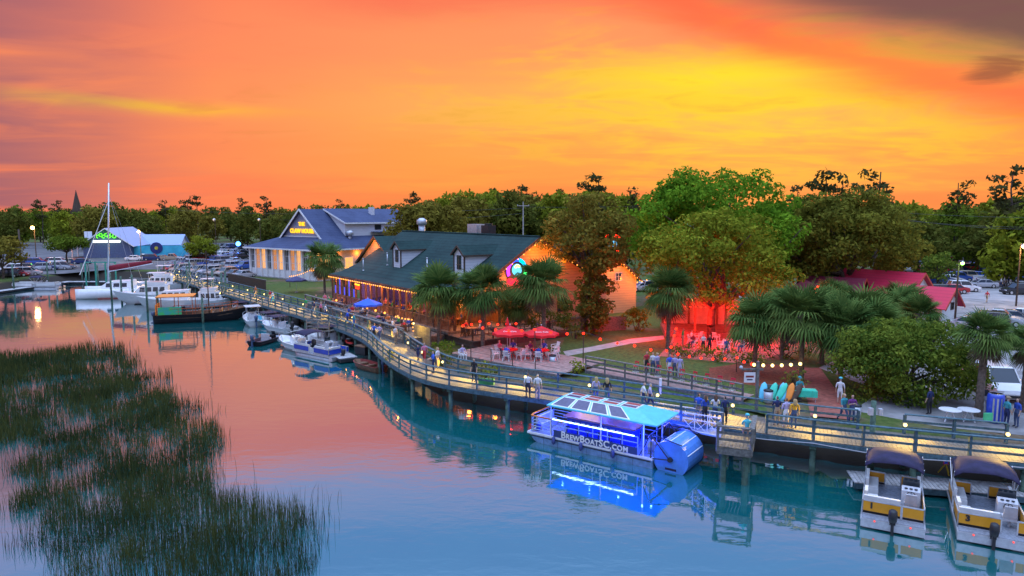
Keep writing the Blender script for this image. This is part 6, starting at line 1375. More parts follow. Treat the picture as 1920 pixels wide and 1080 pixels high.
# ================================================================== people: one continuous skinned body per pose, clothed by region
def person_mesh(pose):
    J = {}; B = []
    def j(n, p, r): J[n] = (p, r)
    def b(a, c, reg): B.append((a, c, reg))
    sit = pose == 'sit'; hz = .95
    dz = -.42 if sit else 0
    j('pel', (0, 0, .95 + dz), .125); j('waist', (0, 0, 1.1 + dz), .12); j('chest', (0, -.01, 1.3 + dz), .15); j('neckb', (0, 0, 1.45 + dz), .085); j('neck', (0, -.01, 1.52 + dz), .055); j('chin', (0, -.025, 1.585 + dz), .07); j('head', (0, -.015, 1.66 + dz), .095); j('crown', (0, 0, 1.735 + dz), .075); j('nose', (0, -.118, 1.64 + dz), .016)
    for a, c, g in (('pel', 'waist', 2), ('waist', 'chest', 1), ('chest', 'neckb', 1), ('neckb', 'neck', 0), ('neck', 'chin', 0), ('chin', 'head', 5), ('head', 'crown', 5), ('head', 'nose', 0)): b(a, c, g)
    for s, n in ((-1, 'l'), (1, 'r')):
        j('sh' + n, (s * .185, 0, 1.41 + dz), .065)
        if pose == 'stand': el, wr = (s * .25, .02, 1.13), (s * .26, -.06, .89)
        elif pose == 'lean': el, wr = (s * .25, -.12, 1.17), (s * .12, -.34, 1.14)
        elif pose == 'walk': el, wr = (s * .23, .1 * s, 1.13), (s * .23, -.05 + .15 * s, .92)
        elif pose == 'phone': el, wr = (s * .24, -.05, 1.14), (s * .08, -.28, 1.25)
        else: el, wr = (s * .25, -.1, 1.15 + dz), (s * .14, -.36, 1.12 + dz)
        j('el' + n, el, .043); j('wr' + n, wr, .03)
        d = (Vector(wr) - Vector(el)).normalized(); sd_ = Vector((d.y, -d.x, 0)); sd_ = (sd_.normalized() if sd_.length > .05 else Vector((0, 1, 0)))
        pal = Vector(wr) + d * .08; j('pal' + n, tuple(pal), .035)
        b('chest', 'sh' + n, 1); b('sh' + n, 'el' + n, 1); b('el' + n, 'wr' + n, 0); b('wr' + n, 'pal' + n, 0)
        for q, (o, l) in enumerate(((-.03, .075), (-.01, .09), (.012, .085), (.032, .065))):
            k = pal + sd_ * o + d * l * .6; tpp = k + d * l * .35 + Vector((0, 0, -.012)); j('k%d%s' % (q, n), tuple(k), .0095); j('t%d%s' % (q, n), tuple(tpp), .008); b('pal' + n, 'k%d%s' % (q, n), 0); b('k%d%s' % (q, n), 't%d%s' % (q, n), 0)
        th = pal + sd_ * -.06 - d * .01; j('th' + n, tuple(th), .011); b('pal' + n, 'th' + n, 0)
        j('hip' + n, (s * .1, 0, .9 + dz), .1)
        if sit: kn, an = (s * .12, -.44, .52), (s * .12, -.42, .09)
        elif pose == 'walk': kn, an = (s * .1, -.05 - .16 * s, .5), (s * .1, .02 - .3 * s + (.12 if s < 0 else 0), .1 if s > 0 else .14)
        else: kn, an = (s * .11, -.02, .5), (s * .115, .02, .09)
        j('kn' + n, kn, .062); j('an' + n, an, .042); j('toe' + n, (an[0], an[1] - .16, an[2] - .045), .04)
        b('pel', 'hip' + n, 2); b('hip' + n, 'kn' + n, 2); b('kn' + n, 'an' + n, 3); b('an' + n, 'toe' + n, 4)
    names = list(J); ix = {n: i for i, n in enumerate(names)}
    me = bpy.data.meshes.new('person_' + pose); me.from_pydata([J[n][0] for n in names], [(ix[a], ix[c]) for a, c, g in B], [])
    o = bpy.data.objects.new('tmp', me); COL.objects.link(o)
    o.modifiers.new('s', 'SKIN'); sk = me.skin_vertices[0].data
    for n in names: r = J[n][1]; sk[ix[n]].radius = (r, r * (.72 if n in ('chest', 'waist', 'pel') else 1)); sk[ix[n]].use_root = n == 'pel'
    o.modifiers.new('d', 'SUBSURF').levels = 1
    dg = bpy.context.evaluated_depsgraph_get(); out = bpy.data.meshes.new_from_object(o.evaluated_get(dg)); bpy.data.objects.remove(o)
    segs = [(Vector(J[a][0]), Vector(J[c][0]), g, J[a][1]) for a, c, g in B]; out.materials.clear()
    for k in range(6): out.materials.append(PM[k])
    for f in out.polygons:
        c = f.center; best = min(segs, key=lambda s: dist_seg(c, s[0], s[1]) - s[3] * .5); g = best[2]
        if g == 5: g = 5 if (c.z > 1.70 + dz or c.y > .015) else 0
        f.material_index = g; f.use_smooth = True
    return out
def dist_seg(p, a, b):
    d = b - a; t = max(0, min(1, (p - a).dot(d) / (d.length_squared + 1e-9))); return (p - a - d * t).length
M_skin = mat('skin', (.52, .33, .24), .6, var=.08); M_skin2 = mat('dark_skin', (.2, .11, .07), .6, var=.08)
CL = {k: mat('cloth_' + k, v, .85, var=.12, scale=8) for k, v in dict(white=(.7, .7, .7), blue=(.03, .08, .4), navy=(.02, .03, .1), royal=(.04, .12, .6), aqua=(.1, .55, .6), green=(.05, .4, .1), red=(.5, .04, .05), pink=(.6, .2, .3), yellow=(.75, .4, .03), grey=(.25, .25, .27), black=(.02, .02, .025), khaki=(.35, .27, .18), denim=(.06, .09, .18), purple=(.15, .04, .2), lilac=(.45, .4, .6), orange=(.7, .2, .05), teal=(.05, .3, .35)).items()}
HAIR = {k: mat('hair_' + k, v, .7, var=.15) for k, v in dict(brown=(.09, .05, .03), black=(.02, .018, .015), blonde=(.42, .3, .14), grey=(.35, .34, .33)).items()}
PM = [M_skin, CL['white'], CL['denim'], CL['denim'], CL['black'], HAIR['brown']]
POSE = {k: person_mesh(k) for k in ('stand', 'lean', 'walk', 'sit', 'phone')}
M_cap = {}
def person(pose, loc, face, shirt, pants, hair, label, shorts=False, skin=M_skin, long_hair=False, hat=None, group=None, z=None, sc=1.0):
    t = thing('person', label, 'person', loc, face, group); t.scale = (sc,) * 3
    o = link('body', POSE[pose], t)
    for k, m in ((0, skin), (1, CL[shirt]), (2, CL[pants]), (3, skin if shorts else CL[pants]), (4, CL['white'] if shorts else CL['black']), (5, HAIR[hair])): tint(o, m, k)
    dz = -.42 if pose == 'sit' else 0
    if long_hair:
        MB().loft([[(x * w, y0 + y * .05, z + dz) for x, y in ((-1, -.4), (1, -.4), (1.1, .6), (.5, 1.1), (-.5, 1.1), (-1.1, .6))] for w, y0, z in ((.05, .03, 1.74), (.1, .045, 1.68), (.105, .06, 1.58), (.09, .08, 1.46), (.05, .085, 1.36))]).build('hair', HAIR[hair], t, True)
    if hat:
        MB().lathe([(.12, 1.70 + dz), (.115, 1.77 + dz), (.06, 1.81 + dz)], 10, (0, -.01, 0)).build('hat', CL[hat], t, True); MB().box(-.07, .07, -.2, -.1, 1.7 + dz, 1.715 + dz).build('brim', CL[hat], t)
    return t
def on_walk(px, py): p = G(px, py, DECK); return (p.x, p.y, DECK + .005)
def on_land(px, py): p = G(px, py, LAND); return (p.x, p.y, LAND + .02)
E_, N_, W_, S_ = math.pi / 2, math.pi, -math.pi / 2, 0      # facing: 0 looks at the viewer
for a in [
 ('lean', on_walk(1309, 792), R(150), 'royal', 'khaki', 'brown', 'man in royal blue shirt and khaki shorts, leftmost of four at back rail', True),
 ('stand', on_walk(1321, 796), R(200), 'blue', 'black', 'brown', 'long haired person in dark blue at the back rail beside the khaki shorts', False, M_skin, True),
 ('lean', on_walk(1340, 795), R(180), 'white', 'denim', 'brown', 'person in a pale shirt and jeans at the back rail', False, M_skin, True),
 ('stand', on_walk(1358, 798), R(190), 'navy', 'black', 'black', 'man in a navy shirt, rightmost of the four at the back rail'),
 ('lean', on_walk(1456, 798), R(185), 'navy', 'khaki', 'brown', 'tall man in a dark shirt leaning at the rail by the green kiosk'),
 ('stand', on_walk(1473, 802), R(180), 'lilac', 'white', 'brown', 'person in a long pale lilac shirt between the tall man and the yellow jacket', True, M_skin, False),
 ('stand', on_walk(1488, 804), R(175), 'yellow', 'denim', 'blonde', 'blonde person in a yellow jacket at the rail by the green kiosk', False, M_skin, True),
 ('walk', on_land(1581, 792), R(10), 'teal', 'denim', 'blonde', 'person in a teal jacket and jeans walking in from the brick path', False, M_skin, True),
 ('phone', on_land(1596, 794), R(-5), 'purple', 'denim', 'brown', 'man in a dark purple top and jeans walking in from the brick path'),
 ('stand', on_land(1574, 758), R(150), 'white', 'white', 'grey', 'person in white with a cap standing on the brick path', True, M_skin, False, 'aqua'),
 ('sit', (G(1400, 822, DECK).x, G(1400, 822, DECK).y, DECK), R(170), 'aqua', 'khaki', 'grey', 'person in an aqua shirt and cap on the viewing platform', True, M_skin, False, 'aqua'),
 ('stand', on_walk(990, 748), R(185), 'white', 'black', 'brown', 'left of two people in pale shirts at the water rail above the black opening'), ('stand', on_walk(1008, 750), R(170), 'white', 'khaki', 'grey', 'right of two people in pale shirts at the water rail above the black opening'),
 ('stand', on_walk(1117, 756), R(190), 'lilac', 'denim', 'blonde', 'blonde person in a pale top at the rail just behind the party boat canopy', False, M_skin, True), ('stand', on_walk(1138, 758), R(170), 'black', 'denim', 'blonde', 'blonde person in a black top at the rail just behind the party boat canopy', False, M_skin, True),
 ('walk', on_walk(1206, 768), R(95), 'white', 'navy', 'brown', 'left of two people in white strolling past the green piling'), ('walk', on_walk(1218, 770), R(80), 'lilac', 'navy', 'grey', 'right of two people strolling past the green piling'),
 ('walk', on_walk(784, 678), R(-20), 'navy', 'navy', 'black', 'child in dark clothes walking on the boardwalk bend', False, M_skin, False, None, None, None, .8), ('walk', on_walk(796, 682), R(-10), 'pink', 'red', 'grey', 'person in a pink shirt and red shorts on the boardwalk bend', True),
 ('lean', on_walk(813, 700), R(-70), 'royal', 'navy', 'brown', 'man in a royal blue shirt by the water rail of the boardwalk bend'), ('stand', on_walk(821, 692), R(60), 'white', 'khaki', 'blonde', 'person in white just behind the man in the royal blue shirt', False, M_skin, True),
 ('stand', on_walk(889, 716), R(-30), 'black', 'black', 'black', 'person in black by the green planter on the boardwalk'),
 ('walk', on_walk(702, 640), R(170), 'royal', 'black', 'black', 'person in a blue shirt walking away where the boardwalk turns'), ('walk', on_walk(712, 642), R(165), 'lilac', 'denim', 'brown', 'person in a lilac shirt walking away where the boardwalk turns'),
 ('stand', on_walk(742, 645), R(60), 'white', 'khaki', 'brown', 'person in white leaning by the lamp at the boardwalk turn'), ('walk', on_walk(652, 612), R(-60), 'royal', 'navy', 'brown', 'person in a bright blue shirt below the restaurant steps'),
 ('walk', on_walk(664, 618), R(-60), 'teal', 'blue', 'blonde', 'person in teal below the restaurant steps'), ('walk', on_walk(574, 585), R(-50), 'green', 'khaki', 'brown', 'person in a green shirt on the boardwalk beside the bulb deck'), ('walk', on_walk(590, 592), R(-50), 'navy', 'grey', 'brown', 'person in navy on the boardwalk near the landing'),
 ('walk', on_walk(602, 594), R(120), 'pink', 'black', 'blonde', 'person in pink on the boardwalk near the landing'), ('walk', on_walk(611, 598), R(120), 'white', 'denim', 'black', 'person in white on the boardwalk near the landing'), ('walk', on_walk(512, 570), R(-50), 'white', 'aqua', 'brown', 'person in white far along the boardwalk by the red cap'), ('walk', on_walk(507, 567), R(-50), 'red', 'khaki', 'brown', 'person in a red shirt far along the boardwalk'), ('walk', on_walk(480, 558), R(-50), 'orange', 'khaki', 'brown', 'person in an orange shirt far along the boardwalk'),
 ('stand', on_land(1450 + 395, 800 - 25), R(160), 'black', 'grey', 'brown', 'person in black under the rounded tree, beside the white tables'), ('stand', on_land(1742, 778), R(-160), 'navy', 'black', 'black', 'person in a navy shirt under the rounded tree near the rail'),
 ('stand', on_land(1886, 800), R(95), 'teal', 'navy', 'grey', 'person in a hat beside the giant blue can', False, M_skin, False, 'khaki'), ('stand', on_land(1905, 802), R(-90), 'blue', 'denim', 'brown', 'person in blue facing the hatted person at the right edge', False, M_skin, True),
 ('walk', on_land(1850, 568), R(120), 'red', 'khaki', 'brown', 'man in a red shirt crossing the road by the car park'), ('walk', on_land(1876, 540), R(60), 'white', 'navy', 'brown', 'person in white walking between the rows of the right car park'), ('walk', on_land(1882, 538), R(60), 'white', 'grey', 'blonde', 'second person in white walking between the rows of the right car park'), ('walk', on_land(1890, 538), R(70), 'navy', 'black', 'black', 'person in navy behind the walkers in white in the right car park'),
 ('stand', on_land(1212, 700), R(20), 'red', 'black', 'brown', 'person in a red top among the guests behind the ramp rail'), ('stand', on_land(1224, 702), R(-30), 'white', 'denim', 'brown', 'person in white among the guests behind the ramp rail'), ('stand', on_land(1232, 703), R(40), 'lilac', 'denim', 'blonde', 'blonde guest in lilac behind the ramp rail', False, M_skin, True),
 ('stand', on_land(1255, 706), R(10), 'royal', 'white', 'brown', 'guest in blue beside the red stools'), ('stand', on_land(1265, 707), R(-20), 'lilac', 'denim', 'black', 'guest in lilac beside the red stools'), ('stand', on_land(1274, 709), R(10), 'lilac', 'lilac', 'brown', 'guest in a long pale dress beside the red stools', False, M_skin, True),
 ('stand', on_land(1318, 662), R(10), 'white', 'black', 'brown', 'performer in white on the red lit floor'), ('stand', on_land(1330, 664), R(-10), 'black', 'black', 'black', 'performer in black on the red lit floor'), ('stand', on_land(1280, 650), R(60), 'green', 'khaki', 'brown', 'guest in a green shirt at the left of the red floor'),
 ]: person(*a)
# ================================================================== garden furniture
def plastic_chair(name='plastic_chair', m=M_white):
    t = thing(name, 'x', 'chair'); MB().loft([[(-.25, -.24, .42), (.25, -.24, .42), (.23, .22, .41), (-.23, .22, .41)], [(-.25, -.24, .46), (.25, -.24, .46), (.23, .22, .44), (-.23, .22, .44)]]).build('seat', m, t)
    mb = MB()
    for k in range(5): x = -.2 + k * .1; mb.beam((x, .22, .44), (x * .9, .34, .84), .055, .025)
    mb.beam((-.23, .345, .86), (.23, .345, .86), .04, .09); mb.build('backrest', m, t)
    for sx in (-1, 1):
        for y0_, y1_ in ((-.22, -.27), (.2, .3)): MB().beam((sx * .23, y0_, .43), (sx * .28, y1_, 0), .05).build('leg', m, t)
        q = MB(); q.beam((sx * .28, -.26, .44), (sx * .28, -.24, .64), .045); q.beam((sx * .28, -.26, .65), (sx * .25, .3, .66), .06, .03); q.build('armrest', m, t)
    return t
PC = plastic_chair(); pc_used = [False]
def chair(loc, rz, label, group, m=None):
    if pc_used[0]: t = dup(PC)
    else: t = PC; pc_used[0] = True
    t.location = loc; t.rotation_euler[2] = rz; t['label'] = label; t['group'] = group
    if m is not None:
        for c in t.children: tint(c, m)
    return t
def stool(loc, rz, label, group):
    t = thing('bar_stool', label, 'stool', loc, rz, group); m = mat('red_painted_metal', (.65, .03, .05), .4, var=.08)
    MB().lathe([(.17, .72), (.18, .75), (.16, .78)], 12).build('seat', m, t); q = MB(); q.beam((-.15, .15, .78), (-.15, .18, 1.05), .03); q.beam((.15, .15, .78), (.15, .18, 1.05), .03); q.beam((-.17, .18, 1.03), (.17, .18, 1.03), .03, .12); q.build('backrest', m, t)
    for sx in (-1, 1):
        for sy in (-1, 1): MB().tube((sx * .12, sy * .12, .72), (sx * .2, sy * .2, 0), .016, .016, 5).build('leg', M_alu, t)
    q = MB(); q.path([Vector((.17, .17, .3)), Vector((-.17, .17, .3)), Vector((-.17, -.17, .3)), Vector((.17, -.17, .3)), Vector((.17, .17, .3))], .012, 4); q.build('foot_ring', M_alu, t); return t
def parasol(label, loc, m, h=2.5, r=1.45, text=None, closed=False, lightc=None):
    t = thing('parasol', label, 'umbrella', loc); MB().tube((0, 0, 0), (0, 0, h + .1), .025, .025, 6).build('pole', M_alu, t); MB().lathe([(.28, 0), (.28, .06), (.05, .14)], 12).build('base', M_concrete, t)
    if closed: MB().lathe([(.17, h - 1.6), (.2, h - 1.3), (.12, h - .3), (.03, h + .05)], 10).build('folded_canopy', m, t, True); return t
    mb = MB(); n = 8
    for k in range(n):
        a0, a1 = 2 * math.pi * k / n, 2 * math.pi * (k + 1) / n; A_ = (r * math.cos(a0), r * math.sin(a0), h - .62); B_ = (r * math.cos(a1), r * math.sin(a1), h - .62); C_ = ((A_[0] + B_[0]) / 2 * .97, (A_[1] + B_[1]) / 2 * .97, h - .58)
        mb.add([A_, C_, (0, 0, h)], [(0, 1, 2)]); mb.add([C_, B_, (0, 0, h)], [(0, 1, 2)])
        mb.add([A_, C_, (C_[0], C_[1], C_[2] - .2), (A_[0], A_[1], A_[2] - .2)], [(0, 1, 2, 3)]); mb.add([C_, B_, (B_[0], B_[1], B_[2] - .2), (C_[0], C_[1], C_[2] - .2)], [(0, 1, 2, 3)])
    cn_ = mb.build('canopy', m, t); q = MB()
    for k in range(n): a0 = 2 * math.pi * k / n; q.beam((0, 0, h - .05), (r * math.cos(a0), r * math.sin(a0), h - .66), .02)
    q.build('ribs', M_alu, t); MB().ball((0, 0, h + .1), .05, 6).build('finial', M_white, t)
    if text:
        a0 = -math.pi / 2; e0 = Vector((0, -r * .62, h - .62 * .62 + .03)); place_text('print', text, .24, e0, (1, 0, 0), (0, .9, .42), M_white, cn_, .004)
    if lightc: lamp('glow', (0, 0, h - .5), 40, lightc, t, .2)
    return t
def round_table(label, loc, m=M_white, r=.55, h=.72, group=None, cat='table'):
    t = thing('round_table', label, cat, loc, 0, group); MB().lathe([(r, h - .04), (r, h)], 16).build('tabletop', m, t)
    for k in range(4): a = k * 1.5708 + .4; MB().beam((.1 * math.cos(a), .1 * math.sin(a), h - .05), (r * .7 * math.cos(a), r * .7 * math.sin(a), 0), .05).build('leg', m, t)
    return t
# terrace under the red parasols
tr = thing('terrace', 'timber terrace under the red parasols with a dark picket rail', 'deck', (0, 0, 0))
q0 = G(845, 662, 2.1); q1 = G(1050, 704, 2.1); u_ = (q1 - q0).normalized(); v_ = Vector((-u_.y, u_.x, 0)); n_ = int((q1 - q0).length / .3)
for k in range(n_): c = q0 + u_ * (k * .3 + .15); MB().beam(c, c + v_ * 6, .27, .06).build('board', mat('terrace_board', (.32, .22, .19), .8, var=.3), tr)
MB().beam(q0 - Vector((0, 0, .25)), q1 - Vector((0, 0, .25)), .08, .4).build('fascia_board', M_wood, tr)
for k in range(0, n_, 8): c = q0 + u_ * (k * .3 + .15); MB().beam(c, c + Vector((0, 0, 1.05)), .07).build('post', M_darkwood, tr)
m_ = MB(); m_.tube(q0 + Vector((0, 0, 1.0)), q1 + Vector((0, 0, 1.0)), .012, .012, 4); m_.tube(q0 + Vector((0, 0, .5)), q1 + Vector((0, 0, .5)), .012, .012, 4); m_.build('rail_cable', M_black, tr)
for k in range(30): c = q0 + v_ * 5.9 + u_ * (k * .16); MB().beam(c, c + Vector((0, 0, 1.0)), .05).build('picket', M_redb, tr)
M_parred = mat('red_parasol', (.75, .012, .02), .7, var=.06); tc_ = q0 + u_ * (q1 - q0).length * .62 + v_ * 2.4
pp1 = G(950, 672, 2.1); pp2 = G(997, 676, 2.1); pp2 = pp2 + v_ * 1.2; pp1 = pp1 + v_ * .4
parasol('left of the two open red parasols with white print', pp1, M_parred, 2.75, 1.5, 'Coca-Cola', lightc=C_RED); parasol('right of the two open red parasols with white print', pp2, M_parred, 2.75, 1.5, 'Coca-Cola', lightc=C_RED)
parasol('closed red parasol standing left of the two open ones', pp1 + u_ * -1.7 + v_ * 1.5, M_parred, 3.0, closed=True)
for c_, lab in ((pp1, 'left'), (pp2, 'right')):
    round_table('round table with red cloth under the %s red parasol' % lab, c_ - Vector((0, 0, 0)), MATS['red_parasol'], .7)
    for k in range(6):
        a = k * 1.047 + .3; p = c_ + Vector((math.cos(a), math.sin(a), 0)) * 1.25; chair(p, a - math.pi / 2, 'white plastic armchair at the table under the %s red parasol' % lab, 'chairs under the %s red parasol' % lab)
        if k in (1, 2, 4): person('sit', p + Vector((0, 0, .02)), a - math.pi / 2 , ['red', 'royal', 'purple', 'black', 'blue', 'pink'][(k + (lab == 'left') * 3) % 6], 'denim', ['brown', 'black', 'blonde'][k % 3], 'seated guest in a %s top under the %s red parasol' % (['red', 'royal blue', 'purple', 'black', 'dark blue', 'pink'][(k + (lab == 'left') * 3) % 6], lab))
p = G(857, 678, 2.1) + v_ * .6; chair(p, R(30), 'lone white plastic armchair at the left end of the terrace', 'lone chairs'); person('sit', p + Vector((0, 0, .02)), R(30), 'lilac', 'white', 'grey', 'person in pale clothes seated alone at the left end of the terrace')
p = G(1033, 662, 2.1) + v_ * .6; chair(p, R(-60), 'empty white plastic armchair at the right end of the terrace', 'lone chairs')
# ramp deck with red stools behind the boardwalk
rd = thing('ramp_deck', 'long timber ramp with wooden rails and red stools behind the boardwalk', 'ramp', (0, 0, 0)); r0 = G(1098, 694, 1.95); r1 = G(1392, 752, 1.95); u_ = (r1 - r0).normalized(); v_ = Vector((-u_.y, u_.x, 0)); Lr = (r1 - r0).length
for k in range(int(Lr / .2)): c = r0 + u_ * (k * .2 + .1); MB().beam(c, c + v_ * 2.0, .18, .05).build('plank', MATS['terrace_board'], rd)
for k in range(8): c = r0 + u_ * (Lr * k / 7); MB().beam(c - Vector((0, 0, .4)), c + Vector((0, 0, 1.1)), .11).build('post', M_wood, rd)
for k in range(7):
    a = r0 + u_ * (Lr * k / 7); b = r0 + u_ * (Lr * (k + 1) / 7)
    for z, w, hh_ in ((1.13, .22, .06), (.75, .04, .13), (.38, .04, .13)): MB().beam(a + Vector((0, 0, z)), b + Vector((0, 0, z)), w, hh_).build('rail', M_wood, rd)
    MB().beam(a - Vector((0, 0, .16)), b - Vector((0, 0, .16)), .06, .26).build('fascia_board', M_wood, rd)
for k in range(9): stool(r0 + u_ * (Lr * (.3 + k * .075)) + v_ * 1.15, math.atan2(u_.y, u_.x) + rng.uniform(-.4, .4), 'red bar stool in the row on the timber ramp', 'red stools on the ramp')
# white chairs and guests on the red lit floor
for i, (px, py) in enumerate([(1296, 645), (1352, 655), (1362, 662), (1372, 650), (1300, 652), (1342, 640), (1390, 660), (1400, 652), (1385, 645), (1310, 638)]):
    p = on_land(px, py); rz = rng.uniform(0, 6.28); chair(Vector(p), rz, 'white plastic armchair on the red lit floor in front of the stage', 'chairs on the red lit floor')
    if i % 2 == 0: person('sit', Vector(p) + Vector((0, 0, .02)), rz, ['white', 'blue', 'red', 'grey', 'pink'][i // 2], 'denim', ['brown', 'blonde', 'black'][i % 3], 'seated guest in a %s top in front of the red lit stage' % ['white', 'blue', 'red', 'grey', 'pink'][i // 2])
# restaurant deck: blue parasols, tables, guests
for (lx, ly, m_, lab) in ((16.8, -2.4, mat('blue_parasol', (.03, .12, .7), .7, var=.06), 'blue parasol on the restaurant deck beside the steps'),): parasol(lab, res.matrix_basis @ Vector((lx, ly, 2.36)), m_, 2.5, 1.6)
p = G(556, 548); parasol('dark blue parasol on the patio of the veranda restaurant', (p.x, p.y, LAND), mat('navy_parasol', (.05, .05, .14), .7, var=.1), 2.6, 1.7)
cols = ['white', 'red', 'blue', 'black', 'grey', 'pink', 'orange', 'navy', 'green']
nmx = 0
for i, (lx, ly, z) in enumerate([(13.6, -2.6, 2.36), (19.6, -2.8, 2.36), (22.6, -2.6, 2.36), (25.6, -2.8, 2.36), (12, 2.2, FL), (15, 2.4, FL), (18, 2.2, FL), (21, 2.4, FL), (24, 2.2, FL), (27, 2.4, FL), (0.5, -1.3, 2.36), (4.5, -1.3, 2.36)]):
    c = res.matrix_basis @ Vector((lx, ly, z)); where = 'inside the porch' if ly > 0 else 'on the open deck'
    round_table('brown round dining table %s of the green roofed restaurant' % where, c, M_brown, .6, group='dining tables %s' % where)
    for k in range(3):
        a = k * 2.09 + i; p = c + Vector((math.cos(a), math.sin(a), 0)) * .95; co = cols[nmx % 9]; nmx += 1
        chair(p, a - math.pi / 2, 'brown dining chair %s of the green roofed restaurant' % where, 'dining chairs %s' % where, M_darkwood); person('sit', p + Vector((0, 0, .02)), a - math.pi / 2, co, 'denim', ['brown', 'black', 'blonde', 'grey'][nmx % 4], 'diner in a %s top %s of the green roofed restaurant' % (co, where), group='diners in %s %s' % (co, where))
# white tables and the giant can at the right
for px in (1780, 1815): p = on_land(px, 790); round_table('white plastic table %s by the boardwalk near the thick palmetto' % ('on the left' if px < 1800 else 'on the right'), p, M_white, .6)
p = on_land(1864, 792); t = thing('giant_can', 'giant blue and silver drinks can standing by the boardwalk', 'can', p); t.scale = (.9, .9, .9)
mb = MB().lathe([(.42, 0), (.5, .12), (.5, 1.75), (.43, 1.95)], 20); mb.build('can_body', mat('can_blue', (.03, .08, .55), .3, var=.1, spec=.6), t, True)
for k in range(3): m_ = MB(); ringarc(m_, .505, .515, -2.6 + k * .5, -2.3 + k * .5, 0, 6); q = MB(); q.loft([[(.508 * math.cos(a), .508 * math.sin(a), z) for a in (-2.5 + k * .45, -2.3 + k * .45)] for z in (.15, 1.7)], closed=False, cap0=False, cap1=False); q.build('stripe', M_alu, t)
MB().lathe([(.43, 1.95), (.40, 1.97), (.38, 1.92)], 20).build('lid', M_alu, t); p2 = on_land(1851, 800); bx_ = MB().box(-.25, .25, -.05, .05, .3, .8).build('notice_board', mat('green_notice', (.1, .6, .25), .6, var=.1)); bx_.location = p2; tag(bx_, 'small green notice board in front of the giant can', 'sign')
# rental kiosk with kayaks, table, hanging sign
kp = on_land(1456, 752); k_ = thing('rental_rack', 'timber rack with green and teal paddle boards leaning on it', 'rack', kp, R(-15)); 
MB().box(-1.0, 1.6, .3, .4, 0, 1.0).build('back_board', M_wood, k_)
for i, (x, m) in enumerate([(-.9, M_aqua), (-.35, mat('green_board', (.05, .6, .4), .35, var=.1)), (.15, MATS['green_board']), (.6, M_aqua), (1.0, M_orange), (1.35, M_darkwood)]):
    rings = [[(x * .8 - .25 + z * (.15 + .22 * (i % 3)) + .26 * w * math.cos(j * .7854), -.1 + .05 * i + y_ + .04 * math.sin(j * .7854), z) for j in range(8)] for z, w, y_ in ((0.02, .3, -.5), (.3, .95, -.35), (.75, 1, -.1), (1.05, .7, .1), (1.2, .15, .2))]; MB().loft(rings).build('paddle_board', m, k_, True)
tb = on_land(1503, 752); t = thing('rental_table', 'table with a green cloth on the brick path', 'table', tb, R(-12)); MB().box(-.9, .9, -.38, .38, .72, .78).build('tabletop', MATS['green_board'], t); MB().add([(-.9, -.385, .77), (.9, -.385, .77), (.9, -.4, .35), (-.9, -.4, .35)], [(0, 1, 2, 3)]).build('cloth', MATS['green_board'], t)
for sx in (-.8, .8):
    for sy in (-.3, .3): MB().beam((sx, sy, .72), (sx, sy, 0), .05).build('leg', M_steel, t)
person('sit', Vector(tb) + Vector((.15, .8, .1)), R(5), 'teal', 'navy', 'brown', 'attendant in teal with a cap seated behind the green table', hat='teal')
sg_ = on_land(1418, 768); t = thing('hanging_sign', 'post with two arms, a lamp and a hanging white sign on the lawn edge', 'sign', sg_); MB().beam((0, 0, 0), (0, 0, 3.1), .16).build('post', M_wood, t); MB().beam((-1.0, 0, 2.6), (.35, 0, 2.6), .08, .12).build('arm', M_wood, t); MB().box(-.85, -.15, -.03, .03, 1.75, 2.4).build('sign_board', M_white, t); MB().box(-.75, -.25, -.036, -.031, 2.08, 2.2).build('print_mark', M_redb, t); MB().box(-.68, -.32, -.036, -.031, 1.9, 1.98).build('print_mark', M_navy, t); MB().ball((-1.1, -.1, 2.75), .12, 8).build('lamp_head', M_vinyl, t)
p = on_walk(912, 730); pl = thing('planter', 'green planter box fixed to the boardwalk rail', 'planter', (p[0], p[1] - .0, DECK + .35), R(-12)); MB().box(-.55, .55, -.15, .15, 0, .4).build('box', mat('green_box', (.06, .3, .08), .6, var=.1), pl); V, Fc = leaves([(x, 0, .5, .25, .2, .2) for x in (-.35, 0, .35)], 60, .1, 5); np_mesh('plants', V, Fc, L_oak, pl)
# ================================================================== strings of bulbs over the gardens
def string_px(label, pts, m, spacing, r, col, watts, each=2, sag=.05, single=True, poles=()):
    t = thing('bulb_string', label, 'string lights'); P = [AT(*q) for q in pts]; ps = bulbs_line(t, P, spacing, r, m, sag=sag, single=single)
    for q in ps[::each]: lamp('bulb_light', q, watts, col, t, .1)
    for i in poles: p = P[i]; MB().tube((p.x, p.y, LAND - .1), p + Vector((0, 0, .1)), .04, .04, 6).build('pole', M_darkwood, t)
    return t
string_px('row of bright warm white bulbs between two palm trunks beside the hanging sign', [(1414, 680, 49.6), (1518, 676, 49.6)], M_bulb_y, .62, .13, C_WARM, 75, 2, .03)
string_px('red and warm bulb string from the red parasols across the lawn to the ramp', [(905, 612, 56), (1003, 615, 55), (1094, 622, 54), (1190, 645, 53), (1250, 655, 54)], M_bulb_r, 1.1, .11, C_RED, 26, 2, .04, poles=(1, 2))
string_px('bulb string sagging over the hedge in front of the red lit stage', [(1250, 655, 55), (1382, 668, 53), (1424, 680, 50)], M_bulb_r, .8, .1, C_RED, 28, 2, .06, poles=(1,))
string_px('red bulb string in front of the restaurant porch under the palmettos', [(868, 608, 60), (900, 600, 61), (950, 605, 62), (985, 600, 62)], M_bulb_r, .8, .11, C_RED, 32, 2, .05)
string_px('orange bulb string wound down the corner of the deck beside the bend', [(742, 592, 62), (772, 598, 61), (776, 625, 60)], M_bulb_o, .35, .07, C_ORANGE, 16, 3, .02, False)
